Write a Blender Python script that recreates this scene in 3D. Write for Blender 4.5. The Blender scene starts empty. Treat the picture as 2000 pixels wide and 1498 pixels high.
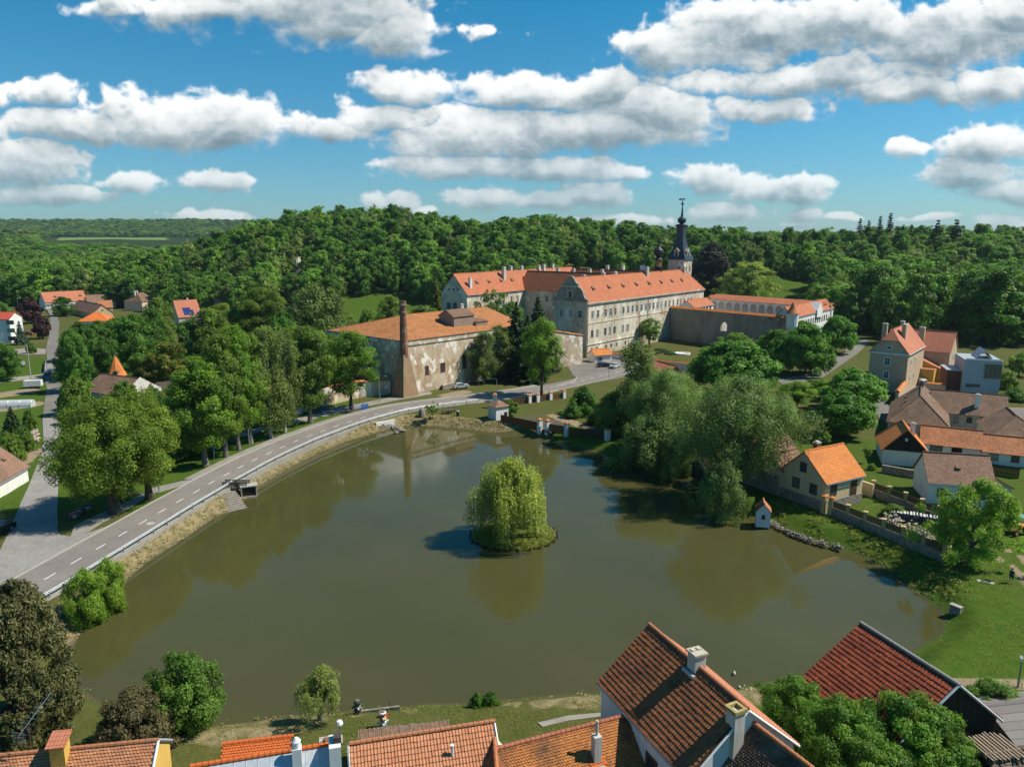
import bpy, math, random
import numpy as np
from mathutils import Vector, Matrix
S = bpy.context.scene
COL = S.collection
R = math.radians
rng = np.random.default_rng(7)
random.seed(7)

# ---------------------------------------------------------------- camera, sky, sun, exposure
CAM_H = 40.0; FPX = 1450.0; PITCH = math.atan(284 / FPX)
CP, SP = math.cos(PITCH), math.sin(PITCH)
cam_d = bpy.data.cameras.new('camera'); cam = bpy.data.objects.new('camera', cam_d); COL.objects.link(cam)
cam.location = (0, 0, CAM_H); cam.rotation_euler = (R(90) - PITCH, 0, 0)
cam_d.sensor_width = 36; cam_d.lens = FPX / 2000 * 36; cam_d.clip_start = 1; cam_d.clip_end = 30000
S.camera = cam
SUN_EL, SUN_AZ = R(50), R(84)          # azimuth from +Y towards +X
sun_dir = Vector((math.cos(SUN_EL) * math.sin(SUN_AZ), math.cos(SUN_EL) * math.cos(SUN_AZ), math.sin(SUN_EL)))
sl = bpy.data.lights.new('sun', 'SUN'); sl.energy = 4.8; sl.angle = R(0.55); sl.color = (1.0, 0.92, 0.78)
so = bpy.data.objects.new('sun', sl); COL.objects.link(so); so.rotation_euler = sun_dir.to_track_quat('Z', 'Y').to_euler()
S.view_settings.view_transform = 'Standard'; S.view_settings.look = 'None'
S.view_settings.exposure = 0.45; S.view_settings.gamma = 1.0; S.view_settings.use_curve_mapping = False
S.cycles.max_bounces = 5; S.cycles.diffuse_bounces = 3; S.cycles.glossy_bounces = 2
S.cycles.transmission_bounces = 2; S.cycles.transparent_max_bounces = 4; S.cycles.volume_bounces = 0
S.cycles.use_denoising = True; S.cycles.caustics_reflective = False; S.cycles.caustics_refractive = False

def up2(a, n, m):
    """smooth resize of a 2-D array"""
    h, w = a.shape
    y = np.linspace(0, h - 1.001, n); x = np.linspace(0, w - 1.001, m)
    y0 = y.astype(int); x0 = x.astype(int); fy = y - y0; fx = x - x0
    fy = (fy * fy * (3 - 2 * fy))[:, None]; fx = (fx * fx * (3 - 2 * fx))[None]
    g = lambda i, j: a[np.clip(y0 + i, 0, h - 1)][:, np.clip(x0 + j, 0, w - 1)]
    return (g(0, 0) * (1 - fx) + g(0, 1) * fx) * (1 - fy) + (g(1, 0) * (1 - fx) + g(1, 1) * fx) * fy

def fbm2(n, m, cy, cx, octs, seed, gain=0.5, billow=False):
    r = np.random.default_rng(seed); out = np.zeros((n, m), np.float32); amp = 1; tot = 0
    for k in range(octs):
        f = 2 ** k
        v = up2(r.random((int(cy * f) + 2, int(cx * f) + 2)), n, m)
        if billow: v = 1 - np.abs(2 * v - 1) ** 0.8
        out += amp * v; tot += amp; amp *= gain
    return out / tot

def cloud_field():
    """cumulus field on the tangent plane of the northern sky: density, then light marched towards the sun"""
    U0, U1, V0, V1 = -1.15, 1.15, -0.03, 0.95
    m, n = 2100, 895
    u = np.linspace(U0, U1, m, dtype=np.float32)[None]+np.zeros((n, 1), np.float32); v = np.linspace(V0, V1, n, dtype=np.float32)[:, None]+np.zeros((1, m), np.float32)
    def uv(px, py):
        a = (px - 1000) / FPX; b = -(py - 749) / FPX; y = CP + b * SP
        return a / y, (-SP + b * CP) / y
    blobs = [(600, 15, 280, 92), (400, 25, 170, 50), (760, 55, 150, 62), (200, 0, 70, 26), (975, 60, 36, 18),
        (800, 168, 100, 38), (100, 190, 58, 34), (22, 196, 45, 26), (340, 250, 190, 62), (140, 262, 150, 36), (430, 255, 120, 50),
        (70, 330, 140, 60), (260, 360, 90, 38), (120, 385, 180, 32), (425, 355, 85, 32), (400, 430, 85, 22), (640, 250, 120, 32), (770, 225, 120, 34),
        (930, 275, 200, 62), (1030, 180, 100, 46), (1150, 190, 80, 46), (1280, 225, 170, 56), (1130, 260, 270, 46), (900, 330, 200, 38), (1080, 335, 170, 34),
        (1230, 338, 60, 22), (1160, 385, 85, 38), (960, 390, 120, 32), (1060, 395, 130, 30), (760, 398, 80, 32), (830, 415, 60, 20), (880, 440, 60, 10), (1180, 440, 120, 18),
        (1480, 80, 200, 78), (1310, 110, 130, 55), (1650, 60, 230, 80), (1830, 90, 230, 90), (1600, 160, 330, 50), (1760, 190, 200, 38), (1500, 215, 130, 30), (1980, 30, 120, 60), (1950, 170, 120, 42),
        (1390, 360, 78, 40), (1480, 375, 75, 38), (1560, 385, 66, 40), (1430, 420, 95, 24), (1560, 425, 50, 18), (1650, 428, 45, 12),
        (1940, 290, 120, 52), (1890, 345, 110, 44), (1990, 380, 130, 30), (1780, 292, 45, 16), (1960, 438, 60, 20), (1800, 425, 60, 10), (1540, 445, 40, 9)]
    r = np.random.default_rng(3)
    for k in range(14):
        s = r.choice([-1, 1]); blobs.append((1000 + s * r.uniform(1150, 2000), r.uniform(100, 430), r.uniform(60, 200), r.uniform(20, 50)))
    f1 = fbm2(n, m, 16, 40, 6, 11, 0.52); f2 = fbm2(n, m, 16, 24, 6, 31, 0.50); f3 = fbm2(n, m, 42, 66, 5, 5, 0.55, True); f4 = fbm2(n, m, 60, 130, 4, 77, .55); f5 = fbm2(n, m, 9, 16, 6, 51, .58)
    sc = np.clip(v / 0.22, 0.35, 1.15)
    wu = u + (f1 - .5) * .13 * sc; wv = v + (f2 - .5) * .050 * sc
    M = np.full((n, m), -1.0, np.float32); T = np.zeros((n, m), np.float32)
    for bx, by, rx, ry in blobs:
        rx0 = rx; cu, cv = uv(bx, by); rx = abs(uv(bx + rx, by)[0] - cu); ry = abs(uv(bx, by - ry)[1] - cv)
        du = (wu - cu) / rx; dv = (wv - cv) / ry; e = np.where(dv < 0, dv * 1.2, dv)
        q = (1 - np.sqrt(du * du + e * e)) * min(1, .35 + rx0 / 85); k = q > M
        T = np.where(k, dv, T); M = np.maximum(M, q)
    D = M * .85 + .12 + (f3 - .60) * .50 + (f4 - .5) * .40 + (f5 - .5) * .85
    dens = np.clip(D, 0, 1.2)
    soft = .22 + .62 * f5 * np.clip(.6 - T, 0.15, 1.3)
    A = np.clip(D / soft, 0, 1); A = A * A * (3 - 2 * A)
    tau = np.zeros_like(D)
    for k in range(1, 13):
        du_, dv_ = int(round(k * 1.5)), int(round(k * 2.6)); sh = np.zeros_like(D); sh[:n - dv_, :m - du_] = dens[dv_:, du_:]; tau += sh
    relief = np.zeros_like(D)
    for s_, w_ in ((3, 1.0), (7, .8), (14, .6)):
        sh = np.zeros_like(D); sh[:n - s_, :m - s_ // 2] = D[s_:, s_ // 2:]; relief += w_ * (D - sh)
    L = .49 + .40 * np.exp(-tau * .25) + .15 * np.tanh(relief * 1.6) + np.clip(T, -1, 1) * .07 + (f1 - .5) * .34 + (f5 - .5) * .2
    L = np.clip(L, .30, .98)
    L = L * (0.84 + 0.16 * np.clip((v - .01) / .12, 0, 1))
    cold = np.clip((L - .34) / .45, 0, 1)[..., None]
    rgb = L[..., None] * ((1 - cold) * np.array([.58, .78, .88]) + cold * np.array([.97, .985, .975]))
    A = A * .95 * np.clip((v - V0) / .02, 0, 1) * np.clip(.72 + .28 * np.clip((v - .02) / .1, 0, 1), 0, 1)
    A = A * np.clip((u - U0) / .05, 0, 1) * np.clip((U1 - u) / .05, 0, 1) * np.clip((V1 - v) / .1, 0, 1)
    return rgb, A, (U0, U1, V0, V1)
def make_clouds():
    rgb, A, ext = cloud_field(); n, m = A.shape
    im = bpy.data.images.new('clouds', m, n, alpha=True, float_buffer=True)
    im.colorspace_settings.name = 'Non-Color'; im.alpha_mode = 'CHANNEL_PACKED'
    im.pixels.foreach_set(np.concatenate([rgb, A[..., None]], 2).astype(np.float32).ravel()); im.update(); im.pack()
    return im, ext

def nd(nt, typ, ins=None, **at):
    x = nt.nodes.new('ShaderNode' + typ)
    for k, v in at.items(): setattr(x, k, v)
    for k, v in (ins or {}).items():
        s = x.inputs[k]
        if isinstance(v, bpy.types.NodeSocket): nt.links.new(v, s)
        elif isinstance(v, bpy.types.Node): nt.links.new(v.outputs[0], s)
        else:
            if getattr(s, 'type', '') == 'RGBA' and len(v) == 3: v = (*v, 1)
            s.default_value = v
    return x

def make_world():
    w = bpy.data.worlds.new('World'); S.world = w; w.use_nodes = True; nt = w.node_tree; nt.nodes.clear()
    sky = nd(nt, 'TexSky', sky_type='NISHITA', sun_disc=False, sun_elevation=SUN_EL, sun_rotation=SUN_AZ, air_density=1.0, dust_density=0.4, ozone_density=1.6)
    tc = nd(nt, 'TexCoord'); sp = nd(nt, 'SeparateXYZ', {0: tc.outputs['Generated']})
    grade = nd(nt, 'Mix', {0: nd(nt, 'MapRange', {0: sp.outputs[2], 1: 0.0, 2: 0.30}).outputs[0], 6: (0.33, 0.53, 0.68, 1), 7: (0.07, 0.54, 0.68, 1)}, data_type='RGBA')
    tint = nd(nt, 'Mix', {0: 1.0, 6: sky.outputs[0], 7: grade.outputs[2]}, data_type='RGBA', blend_type='MULTIPLY')
    bg = nd(nt, 'Background', {0: tint.outputs[2], 1: 0.115})
    im, (U0, U1, V0, V1) = make_clouds()
    yy = nd(nt, 'Math', {0: sp.outputs[1], 1: 0.02}, operation='MAXIMUM')
    uu = nd(nt, 'Math', {0: sp.outputs[0], 1: yy}, operation='DIVIDE'); vv = nd(nt, 'Math', {0: sp.outputs[2], 1: yy}, operation='DIVIDE')
    um = nd(nt, 'MapRange', {0: uu, 1: U0, 2: U1, 3: 0.0, 4: 1.0}, clamp=False); vm = nd(nt, 'MapRange', {0: vv, 1: V0, 2: V1, 3: 0.0, 4: 1.0}, clamp=False)
    cx = nd(nt, 'CombineXYZ', {0: um, 1: vm})
    tx = nd(nt, 'TexImage', {0: cx}, extension='CLIP', interpolation='Cubic'); tx.image = im
    cb = nd(nt, 'Background', {0: tx.outputs[0], 1: 0.87})
    mx = nd(nt, 'MixShader', {0: tx.outputs[1], 1: bg, 2: cb})
    nd(nt, 'OutputWorld', {0: mx})
make_world()

# ---------------------------------------------------------------- picture <-> place
def ray(px, py):
    a = (px - 1000) / FPX; b = -(py - 749) / FPX
    return a, CP + b * SP, -SP + b * CP
def at(px, py, z=1.5):
    a, y, d = ray(px, py); t = (z - CAM_H) / d
    return Vector((a * t, y * t))
def zat(p, py):
    _, y, d = ray(1000, py); return CAM_H + p[1] / y * d
def depth(p, z=1.5): return p[1] * CP - (z - CAM_H) * SP
def smooth(a, b, x):
    t = np.clip((np.asarray(x) - a) / (b - a), 0, 1); return t * t * (3 - 2 * t)
def vnoise(x, y, s, seed=0):
    """value noise on arrays"""
    x = np.asarray(x) / s + 1000.5; y = np.asarray(y) / s + 1000.5
    xi = np.floor(x).astype(np.int64); yi = np.floor(y).astype(np.int64); fx = x - xi; fy = y - yi
    fx = fx * fx * (3 - 2 * fx); fy = fy * fy * (3 - 2 * fy)
    h = lambda i, j: (((i * 374761393 + j * 668265263 + seed * 982451653) ^ ((i * 374761393 + j * 668265263) >> 13)) * 1274126177 & 0xffff) / 65535.0
    return (h(xi, yi) * (1 - fx) + h(xi + 1, yi) * fx) * (1 - fy) + (h(xi, yi + 1) * (1 - fx) + h(xi + 1, yi + 1) * fx) * fy
def hills(x, y):
    x = np.asarray(x, float); y = np.asarray(y, float)
    rx = np.where(x < -130, 108, 215)
    h = 41 * np.exp(-((x + 130) / rx) ** 2 - ((y - 560) / 125) ** 2) * smooth(345+80*smooth(-120, -180, x), 430+80*smooth(-120, -180, x), y)
    h = h + 13 * smooth(-40, 70, x) * smooth(345, 560, y)
    h = h + 14 * np.exp(-((x - 335) / 165) ** 2 - ((y - 540) / 130) ** 2) * smooth(300, 460, y)
    h = h + 38 * smooth(700, 1900, y) * np.where(x / np.maximum(y, 1) < 0.05, 1, 0.55)
    az = x / np.maximum(y, 1)
    h = h + (46 * (1 - smooth(-.22, -.05, az)) + 8) * smooth(2300, 3200, y) * (0.85 + 0.3 * vnoise(x, y, 900, 3))
    h = h + 75 * np.exp(-((x - 1150) / 900) ** 2 - ((y - 6500) / 900) ** 2)
    h = h + (vnoise(x, y, 60, 1) - .5) * 5 * smooth(340, 480, y)
    return h
ZG = 1.5
POND_PX = [(150,1250),(142,1290),(155,1340),(200,1368),(280,1386),(345,1402),(400,1413),(440,1411),(500,1406),(560,1393),(620,1391),(690,1384),(780,1376),(850,1371),(930,1369),(1000,1361),(1090,1353),(1180,1347),(1290,1343),(1400,1346),(1480,1331),(1570,1326),(1640,1321),(1760,1290),(1775,1272),(1800,1256),(1832,1236),(1838,1212),(1826,1190),(1800,1170),(1760,1135),(1720,1105),(1680,1085),(1640,1073),(1600,1062),(1540,1037),(1500,1020),(1460,1008),(1430,1000),(1405,980),(1370,955),(1340,938),(1300,920),(1240,902),(1190,890),(1130,875),(1080,862),(1030,855),(960,845),(900,838),(850,833),(800,832),(765,838),(730,848),(680,862),(620,887),(570,912),(520,942),(490,967),(450,1000),(420,1012),(370,1047),(330,1072),(290,1097),(250,1132),(235,1162),(200,1192),(170,1217)]
POND = np.array([at(px, py, 0.0) for px, py in POND_PX])
def pond_sd(x, y, poly=POND):
    """signed distance, negative inside"""
    x = np.asarray(x, float); y = np.asarray(y, float)
    d2 = np.full(x.shape, 1e9); ins = np.zeros(x.shape, bool); n = len(poly)
    for i in range(n):
        ax, ay = poly[i]; bx, by = poly[(i + 1) % n]; ex, ey = bx - ax, by - ay
        t = np.clip(((x - ax) * ex + (y - ay) * ey) / (ex * ex + ey * ey + 1e-9), 0, 1)
        d2 = np.minimum(d2, (x - ax - t * ex) ** 2 + (y - ay - t * ey) ** 2)
        c = ((ay > y) != (by > y)) & (x < ex * (y - ay) / (ey if abs(ey) > 1e-9 else 1e-9) + ax)
        ins ^= c
    d = np.sqrt(d2); return np.where(ins, -d, d)
def ground(x, y, sd=None):
    if sd is None: sd = pond_sd(x, y)
    b = np.where(sd < 0, np.maximum(sd * 0.3, -1.3), ZG * smooth(0, 3.6, sd))
    return b + hills(x, y)
def gz(p): return float(ground(np.array([p[0]]), np.array([p[1]]))[0])
def G(px, py):
    """where the view ray meets the ground"""
    a, y, d = ray(px, py); t = 30.0
    while t < 9000:
        z = CAM_H + d * t
        if t < 320:
            if z < 1.5: break
        elif z < float(hills(a * t, y * t)) + 1.5: break
        t += 0.25 if t < 500 else 2
    return Vector((a * t, y * t))

# ---------------------------------------------------------------- mesh and object helpers
class MB:
    def __init__(s): s.v = []; s.f = []; s.uv = []; s.hasuv = False; s.smooth = False
    def face(s, pts, uv=None):
        i = len(s.v); s.v.extend([tuple(p) for p in pts]); s.f.append(tuple(range(i, i + len(pts))))
        if uv is None: s.uv.extend([(p[0], p[2]) for p in pts])
        else: s.uv.extend(uv)
    def box(s, x0, y0, z0, x1, y1, z1):
        p = [(x0,y0,z0),(x1,y0,z0),(x1,y1,z0),(x0,y1,z0),(x0,y0,z1),(x1,y0,z1),(x1,y1,z1),(x0,y1,z1)]
        for a in ((0,3,2,1),(4,5,6,7),(0,1,5,4),(1,2,6,5),(2,3,7,6),(3,0,4,7)): s.face([p[k] for k in a])
        return s
    def cbox(s, c, sx, sy, sz): return s.box(c[0]-sx/2, c[1]-sy/2, c[2], c[0]+sx/2, c[1]+sy/2, c[2]+sz)
    def prism(s, poly, z0, z1):
        """poly CCW list of (x,y)"""
        n = len(poly)
        s.face([(x, y, z1) for x, y in poly]); s.face([(x, y, z0) for x, y in poly[::-1]])
        for i in range(n):
            a, b = poly[i], poly[(i+1) % n]; s.face([(a[0],a[1],z0),(b[0],b[1],z0),(b[0],b[1],z1),(a[0],a[1],z1)])
        return s
    def slab(s, pts, t):
        """roof plate: planar polygon (CCW seen from outside) with thickness t, uv in metres (along the eave, up the slope)"""
        P = [Vector(p) for p in pts]; n = (P[1]-P[0]).cross(P[2]-P[0]).normalized(); hz = Vector((0,0,1)).cross(n)
        if hz.length < 1e-4: hz = Vector((1,0,0))
        hz.normalize(); up = n.cross(hz); Q = [p - n*t for p in P]
        uvf = lambda a: [(p.dot(hz), p.dot(up)) for p in a]
        s.face(P, uvf(P)); s.face(Q[::-1], uvf(Q[::-1]))
        for i in range(len(P)):
            j = (i+1) % len(P); a = [Q[i], Q[j], P[j], P[i]]; s.face(a, uvf(a))
        return s
    def tube(s, pts, r, n=6, cap=True):
        P = [Vector(p) for p in pts]; rs = r if hasattr(r, '__len__') else [r]*len(P); rings = []
        for i, p in enumerate(P):
            d = (P[min(i+1,len(P)-1)] - P[max(i-1,0)]).normalized()
            a = d.cross(Vector((0,0,1)) if abs(d.z) < .95 else Vector((1,0,0))).normalized(); b = d.cross(a)
            rings.append([p + (a*math.cos(2*math.pi*k/n) + b*math.sin(2*math.pi*k/n))*rs[i] for k in range(n)])
        for i in range(len(P)-1):
            for k in range(n): s.face([rings[i][k], rings[i][(k+1)%n], rings[i+1][(k+1)%n], rings[i+1][k]][::-1])
        if cap: s.face(rings[0]); s.face(rings[-1][::-1])
        return s
    def lathe(s, prof, n=12, c=(0,0), ph=0.0):
        """prof: (radius, z) from bottom to top"""
        ring = lambda r, z: [(c[0]+r*math.cos(ph+2*math.pi*k/n), c[1]+r*math.sin(ph+2*math.pi*k/n), z) for k in range(n)]
        rr = [ring(max(r, 1e-3), z) for r, z in prof]
        for a, b in zip(rr, rr[1:]):
            for k in range(n): s.face([a[k], a[(k+1)%n], b[(k+1)%n], b[k]])
        s.face(rr[-1]); s.face(rr[0][::-1]); return s
    def mesh(s, name, mat):
        m = bpy.data.meshes.new(name); m.from_pydata(s.v, [], s.f)
        u = m.uv_layers.new(name='UVMap'); u.data.foreach_set('uv', np.array(s.uv, np.float32).ravel())
        if s.smooth: m.polygons.foreach_set('use_smooth', [True]*len(m.polygons))
        m.materials.append(mat); return m
def np_mesh(name, verts, quads, mat, tint=None, smooth_=False, attrs=None):
    verts = np.asarray(verts, np.float32); quads = np.asarray(quads, np.int32); k = quads.shape[1]; nf = len(quads)
    m = bpy.data.meshes.new(name); m.vertices.add(len(verts)); m.vertices.foreach_set('co', verts.ravel())
    m.loops.add(nf*k); m.loops.foreach_set('vertex_index', quads.ravel()); m.polygons.add(nf)
    m.polygons.foreach_set('loop_start', np.arange(0, nf*k, k, dtype=np.int32)); m.polygons.foreach_set('loop_total', np.full(nf, k, np.int32))
    m.polygons.foreach_set('use_smooth', np.full(nf, smooth_, bool))
    if tint is not None: m.attributes.new('tint', 'FLOAT', 'FACE').data.foreach_set('value', np.asarray(tint, np.float32))
    for an, av in (attrs or {}).items(): m.attributes.new(an, 'FLOAT', 'POINT').data.foreach_set('value', np.asarray(av, np.float32))
    m.update(); m.validate(); m.materials.append(mat); return m

WM = {}                                               # world matrices of things
def setw(o, M, parent=None):
    WM[o.name] = M
    if parent: o.parent = parent; o.matrix_local = WM[parent.name].inverted() @ M
    else: o.matrix_world = M
def frame(p, z, ang): return Matrix.Translation((p[0], p[1], z)) @ Matrix.Rotation(ang, 4, 'Z')
def tag(o, label=None, cat=None, group=None, kind=None):
    if label: o['label'] = label
    if cat: o['category'] = cat
    if group: o['group'] = group
    if kind: o['kind'] = kind
    return o
def thing(name, label, cat, p, z=None, ang=0.0, group=None):
    o = bpy.data.objects.new(name, None); o.empty_display_size = 0.2; COL.objects.link(o)
    setw(o, frame(p, gz(p) if z is None else z, ang)); return tag(o, label, cat, group)
def part(name, mb, mat, parent=None, M=None, label=None):
    """M: local matrix in the parent"""
    me = mb.mesh(name, mat) if isinstance(mb, MB) else mb
    o = bpy.data.objects.new(name, me); COL.objects.link(o)
    if parent:
        o.parent = parent; M = M or Matrix.Identity(4); o.matrix_local = M; WM[o.name] = WM[parent.name] @ M
    elif M is not None: o.matrix_world = M; WM[o.name] = M
    else: WM[o.name] = Matrix.Identity(4)
    if label: o['label'] = label
    return o
def structure(name, mb, mat): return tag(part(name, mb, mat), kind='structure')
def dup(o, M=None, parent=None):
    c = o.copy(); COL.objects.link(c)
    if parent: c.parent = parent; c.matrix_local = o.matrix_local.copy(); WM[c.name] = WM[parent.name] @ c.matrix_local
    else: setw(c, M)
    for ch in list(o.children): dup(ch, None, c)
    return c
def relabel(o, label): o['label'] = label; return o

# ---------------------------------------------------------------- materials
def newmat(name):
    m = bpy.data.materials.new(name); m.use_nodes = True; nt = m.node_tree; nt.nodes.clear(); return m, nt
def finish(m, nt, col, rough=0.8, bump=None, bstr=0.3, bdist=0.05, spec=0.3, metal=0.0):
    ins = {'Base Color': col, 'Roughness': rough, 'Specular IOR Level': spec, 'Metallic': metal}
    if bump is not None: ins['Normal'] = nd(nt, 'Bump', {'Height': bump, 'Strength': bstr, 'Distance': bdist})
    b = nd(nt, 'BsdfPrincipled', ins); nd(nt, 'OutputMaterial', {0: b.outputs[0]}); return m
def noise(nt, vec, scale, detail=4, rough=0.55, dim='3D'):
    ins = {'Scale': scale, 'Detail': detail, 'Roughness': rough}
    if vec is not None: ins['Vector'] = vec
    return nd(nt, 'TexNoise', ins, noise_dimensions=dim).outputs[0]
def mapr(nt, v, a, b, c=0.0, d=1.0): return nd(nt, 'MapRange', {0: v, 1: a, 2: b, 3: c, 4: d}).outputs[0]
def mix(nt, f, a, b, mode='MIX'): return nd(nt, 'Mix', {0: f, 6: a, 7: b}, data_type='RGBA', blend_type=mode).outputs[2]
def math_(nt, op, a, b=0.0): return nd(nt, 'Math', {0: a, 1: b}, operation=op).outputs[0]
def objc(nt): return nd(nt, 'TexCoord').outputs['Object']
def geo(nt): return nd(nt, 'NewGeometry').outputs['Position']
def vscale(nt, v, s): return nd(nt, 'VectorMath', {0: v, 1: s}, operation='MULTIPLY').outputs[0]

def M_plain(name, col, rough=0.6, metal=0.0, spec=0.4, var=0.12, scale=3.0):
    m, nt = newmat(name); n = noise(nt, objc(nt), scale, 5)
    c = mix(nt, mapr(nt, n, .3, .7), tuple(x*(1-var) for x in col), tuple(min(1, x*(1+var)) for x in col))
    return finish(m, nt, c, rough, metal=metal, spec=spec)
def M_plaster(name, col, dirt=(.25, .22, .18), amt=0.35, streak=0.3, scale=0.35):
    m, nt = newmat(name); g = geo(nt)
    n = noise(nt, g, scale, 6, .62); st = noise(nt, vscale(nt, g, (1.2, 1.2, .12)), 1.4, 4, .6)
    c = mix(nt, mapr(nt, n, .38, .78, 0, amt), col, dirt)
    c = mix(nt, mapr(nt, st, .48, .8, 0, streak), c, tuple(x*.55 for x in dirt))
    return finish(m, nt, c, .88, noise(nt, g, 6, 4), .25, .03, spec=.15)
def M_ruin(name, base, stain, brick, white, sc=0.16, peel=(.52, .60), wh=(.56, .62), streak=.6):
    """old rendered masonry: weathered render, stains, bare brick where it fell, patches of newer white render"""
    m, nt = newmat(name); g = geo(nt)
    n1 = noise(nt, g, sc, 7, .68); n2 = noise(nt, vscale(nt, g, (1, 1, .45)), sc*2.3, 6, .65); n3 = noise(nt, vscale(nt, g, (1, 1, .10)), .9, 5, .6)
    n4 = noise(nt, nd(nt, 'VectorMath', {0: g, 1: (31, 17, 9)}, operation='ADD').outputs[0], sc*1.5, 7, .7)
    hz = nd(nt, 'SeparateXYZ', {0: g}).outputs[2]
    br = nd(nt, 'TexBrick', {0: vscale(nt, nd(nt, 'CombineXYZ', {0: math_(nt, 'ADD', nd(nt, 'SeparateXYZ', {0: g}).outputs[0], nd(nt, 'SeparateXYZ', {0: g}).outputs[1]), 1: hz}).outputs[0], (1, 1, 1)),
        1: (*brick, 1), 2: (*[x*.62 for x in brick], 1), 3: (*[min(1, x*1.35+.05) for x in brick], 1), 'Scale': 1.6, 'Mortar Size': .02})
    c = mix(nt, mapr(nt, n1, .36, .68), base, stain)
    c = mix(nt, mapr(nt, n3, .5, .74, 0, streak), c, tuple(x*.45 for x in stain))
    c = mix(nt, mapr(nt, n2, *peel), c, br.outputs[0])
    c = mix(nt, mapr(nt, n4, *wh), c, white)
    c = mix(nt, mapr(nt, math_(nt, 'ADD', math_(nt, 'MULTIPLY', hz, -.25), math_(nt, 'MULTIPLY', n2, 3.2)), .55, 1.5, 0, .55), c, tuple(x*.7 for x in brick))
    return finish(m, nt, c, .9, math_(nt, 'ADD', noise(nt, g, 3, 5), math_(nt, 'MULTIPLY', n2, 1.5)), .5, .06, spec=.1)
def M_tile(name, cols, tw=.22, th=.34, moss=None, mossamt=.4, fade=.25, bump=1.0, seed=0):
    """clay tiles from uv in metres: every tile its own shade, courses as steps"""
    m, nt = newmat(name); uv = nd(nt, 'UVMap').outputs[0]; g = geo(nt)
    br = nd(nt, 'TexBrick', {0: uv, 1: (0, 0, 0, 1), 2: (1, 1, 1, 1), 3: (.5, .5, .5, 1), 'Scale': 1.0, 'Mortar Size': .004, 'Brick Width': tw, 'Row Height': th, 'Bias': 0.0}, offset=.5)
    n = noise(nt, g, .33+seed*.03, 6, .65); n2 = noise(nt, vscale(nt, g, (1, 1, .35)), 1.7, 5, .6)
    c = mix(nt, mapr(nt, br.outputs[0], .15, .85), cols[0], cols[1])
    c = mix(nt, mapr(nt, n, .42, .72, 0, .75), c, cols[2])
    c = mix(nt, mapr(nt, n2, .5, .75, 0, fade), c, tuple(min(1, x*1.5+.03) for x in cols[0]))
    if moss: c = mix(nt, mapr(nt, noise(nt, g, 1.1, 7, .7), .5, .66, 0, mossamt), c, moss)
    v = nd(nt, 'SeparateXYZ', {0: uv}).outputs
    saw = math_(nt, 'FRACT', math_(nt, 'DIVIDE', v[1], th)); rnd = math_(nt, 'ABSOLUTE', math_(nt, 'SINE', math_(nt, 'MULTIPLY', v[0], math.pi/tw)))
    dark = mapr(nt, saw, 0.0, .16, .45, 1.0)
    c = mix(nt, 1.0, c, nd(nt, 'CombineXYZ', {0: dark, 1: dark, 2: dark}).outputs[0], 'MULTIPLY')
    h = math_(nt, 'ADD', math_(nt, 'MULTIPLY', saw, -1.0), math_(nt, 'MULTIPLY', rnd, .4))
    return finish(m, nt, c, .82, h, .7*bump, .05, spec=.2)
def M_leaf(name, col, col2=None, trans=.42, var=.5):
    m, nt = newmat(name); F_ = (1.36, 1.52, 1.15); col = tuple(x*f for x, f in zip(col, F_)); col2 = tuple(x*f for x, f in zip(col2, F_)) if col2 else None; col2 = col2 or tuple(x*f for x, f in zip(col, (1.7, 1.45, 1.1)))
    t = nd(nt, 'Attribute', attribute_name='tint').outputs[2]; oi = nd(nt, 'ObjectInfo').outputs['Random']
    c = mix(nt, t, tuple(x*.62 for x in col), col2)
    k = mapr(nt, oi, 0, 1, 1-var*.5, 1+var*.5); hv = nd(nt, 'TexWhiteNoise', {'W': math_(nt, 'MULTIPLY', oi, 91.7)}, noise_dimensions='1D').outputs[0]
    c = mix(nt, math_(nt, 'MULTIPLY', hv, min(.75, var)), c, nd(nt, 'HueSaturation', {'Hue': .485, 'Saturation': .95, 'Value': 1.12, 'Color': c}).outputs[0])
    c = mix(nt, 1.0, c, nd(nt, 'CombineXYZ', {0: k, 1: math_(nt, 'ADD', math_(nt, 'MULTIPLY', k, .8), .2), 2: k}).outputs[0], 'MULTIPLY')
    d = nd(nt, 'BsdfPrincipled', {'Base Color': c, 'Roughness': .55, 'Specular IOR Level': .25})
    tr = nd(nt, 'BsdfTranslucent', {0: mix(nt, 1.0, c, (1.25, 1.3, .55), 'MULTIPLY')})
    nd(nt, 'OutputMaterial', {0: nd(nt, 'MixShader', {0: trans, 1: d.outputs[0], 2: tr.outputs[0]})}); return m
def M_vtint(name, c0, c1, c2=None, rough=.8, spec=.2):
    """per-face shade from the tint attribute (real tiles)"""
    m, nt = newmat(name); t = nd(nt, 'Attribute', attribute_name='tint').outputs[2]; g = geo(nt)
    c = mix(nt, t, c0, c1)
    if c2: c = mix(nt, mapr(nt, noise(nt, g, .55, 6, .65), .46, .68, 0, .85), c, c2)
    c = mix(nt, mapr(nt, noise(nt, g, 9, 4), .4, .8, 0, .35), c, tuple(x*.45 for x in c0))
    return finish(m, nt, c, rough, spec=spec)
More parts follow.
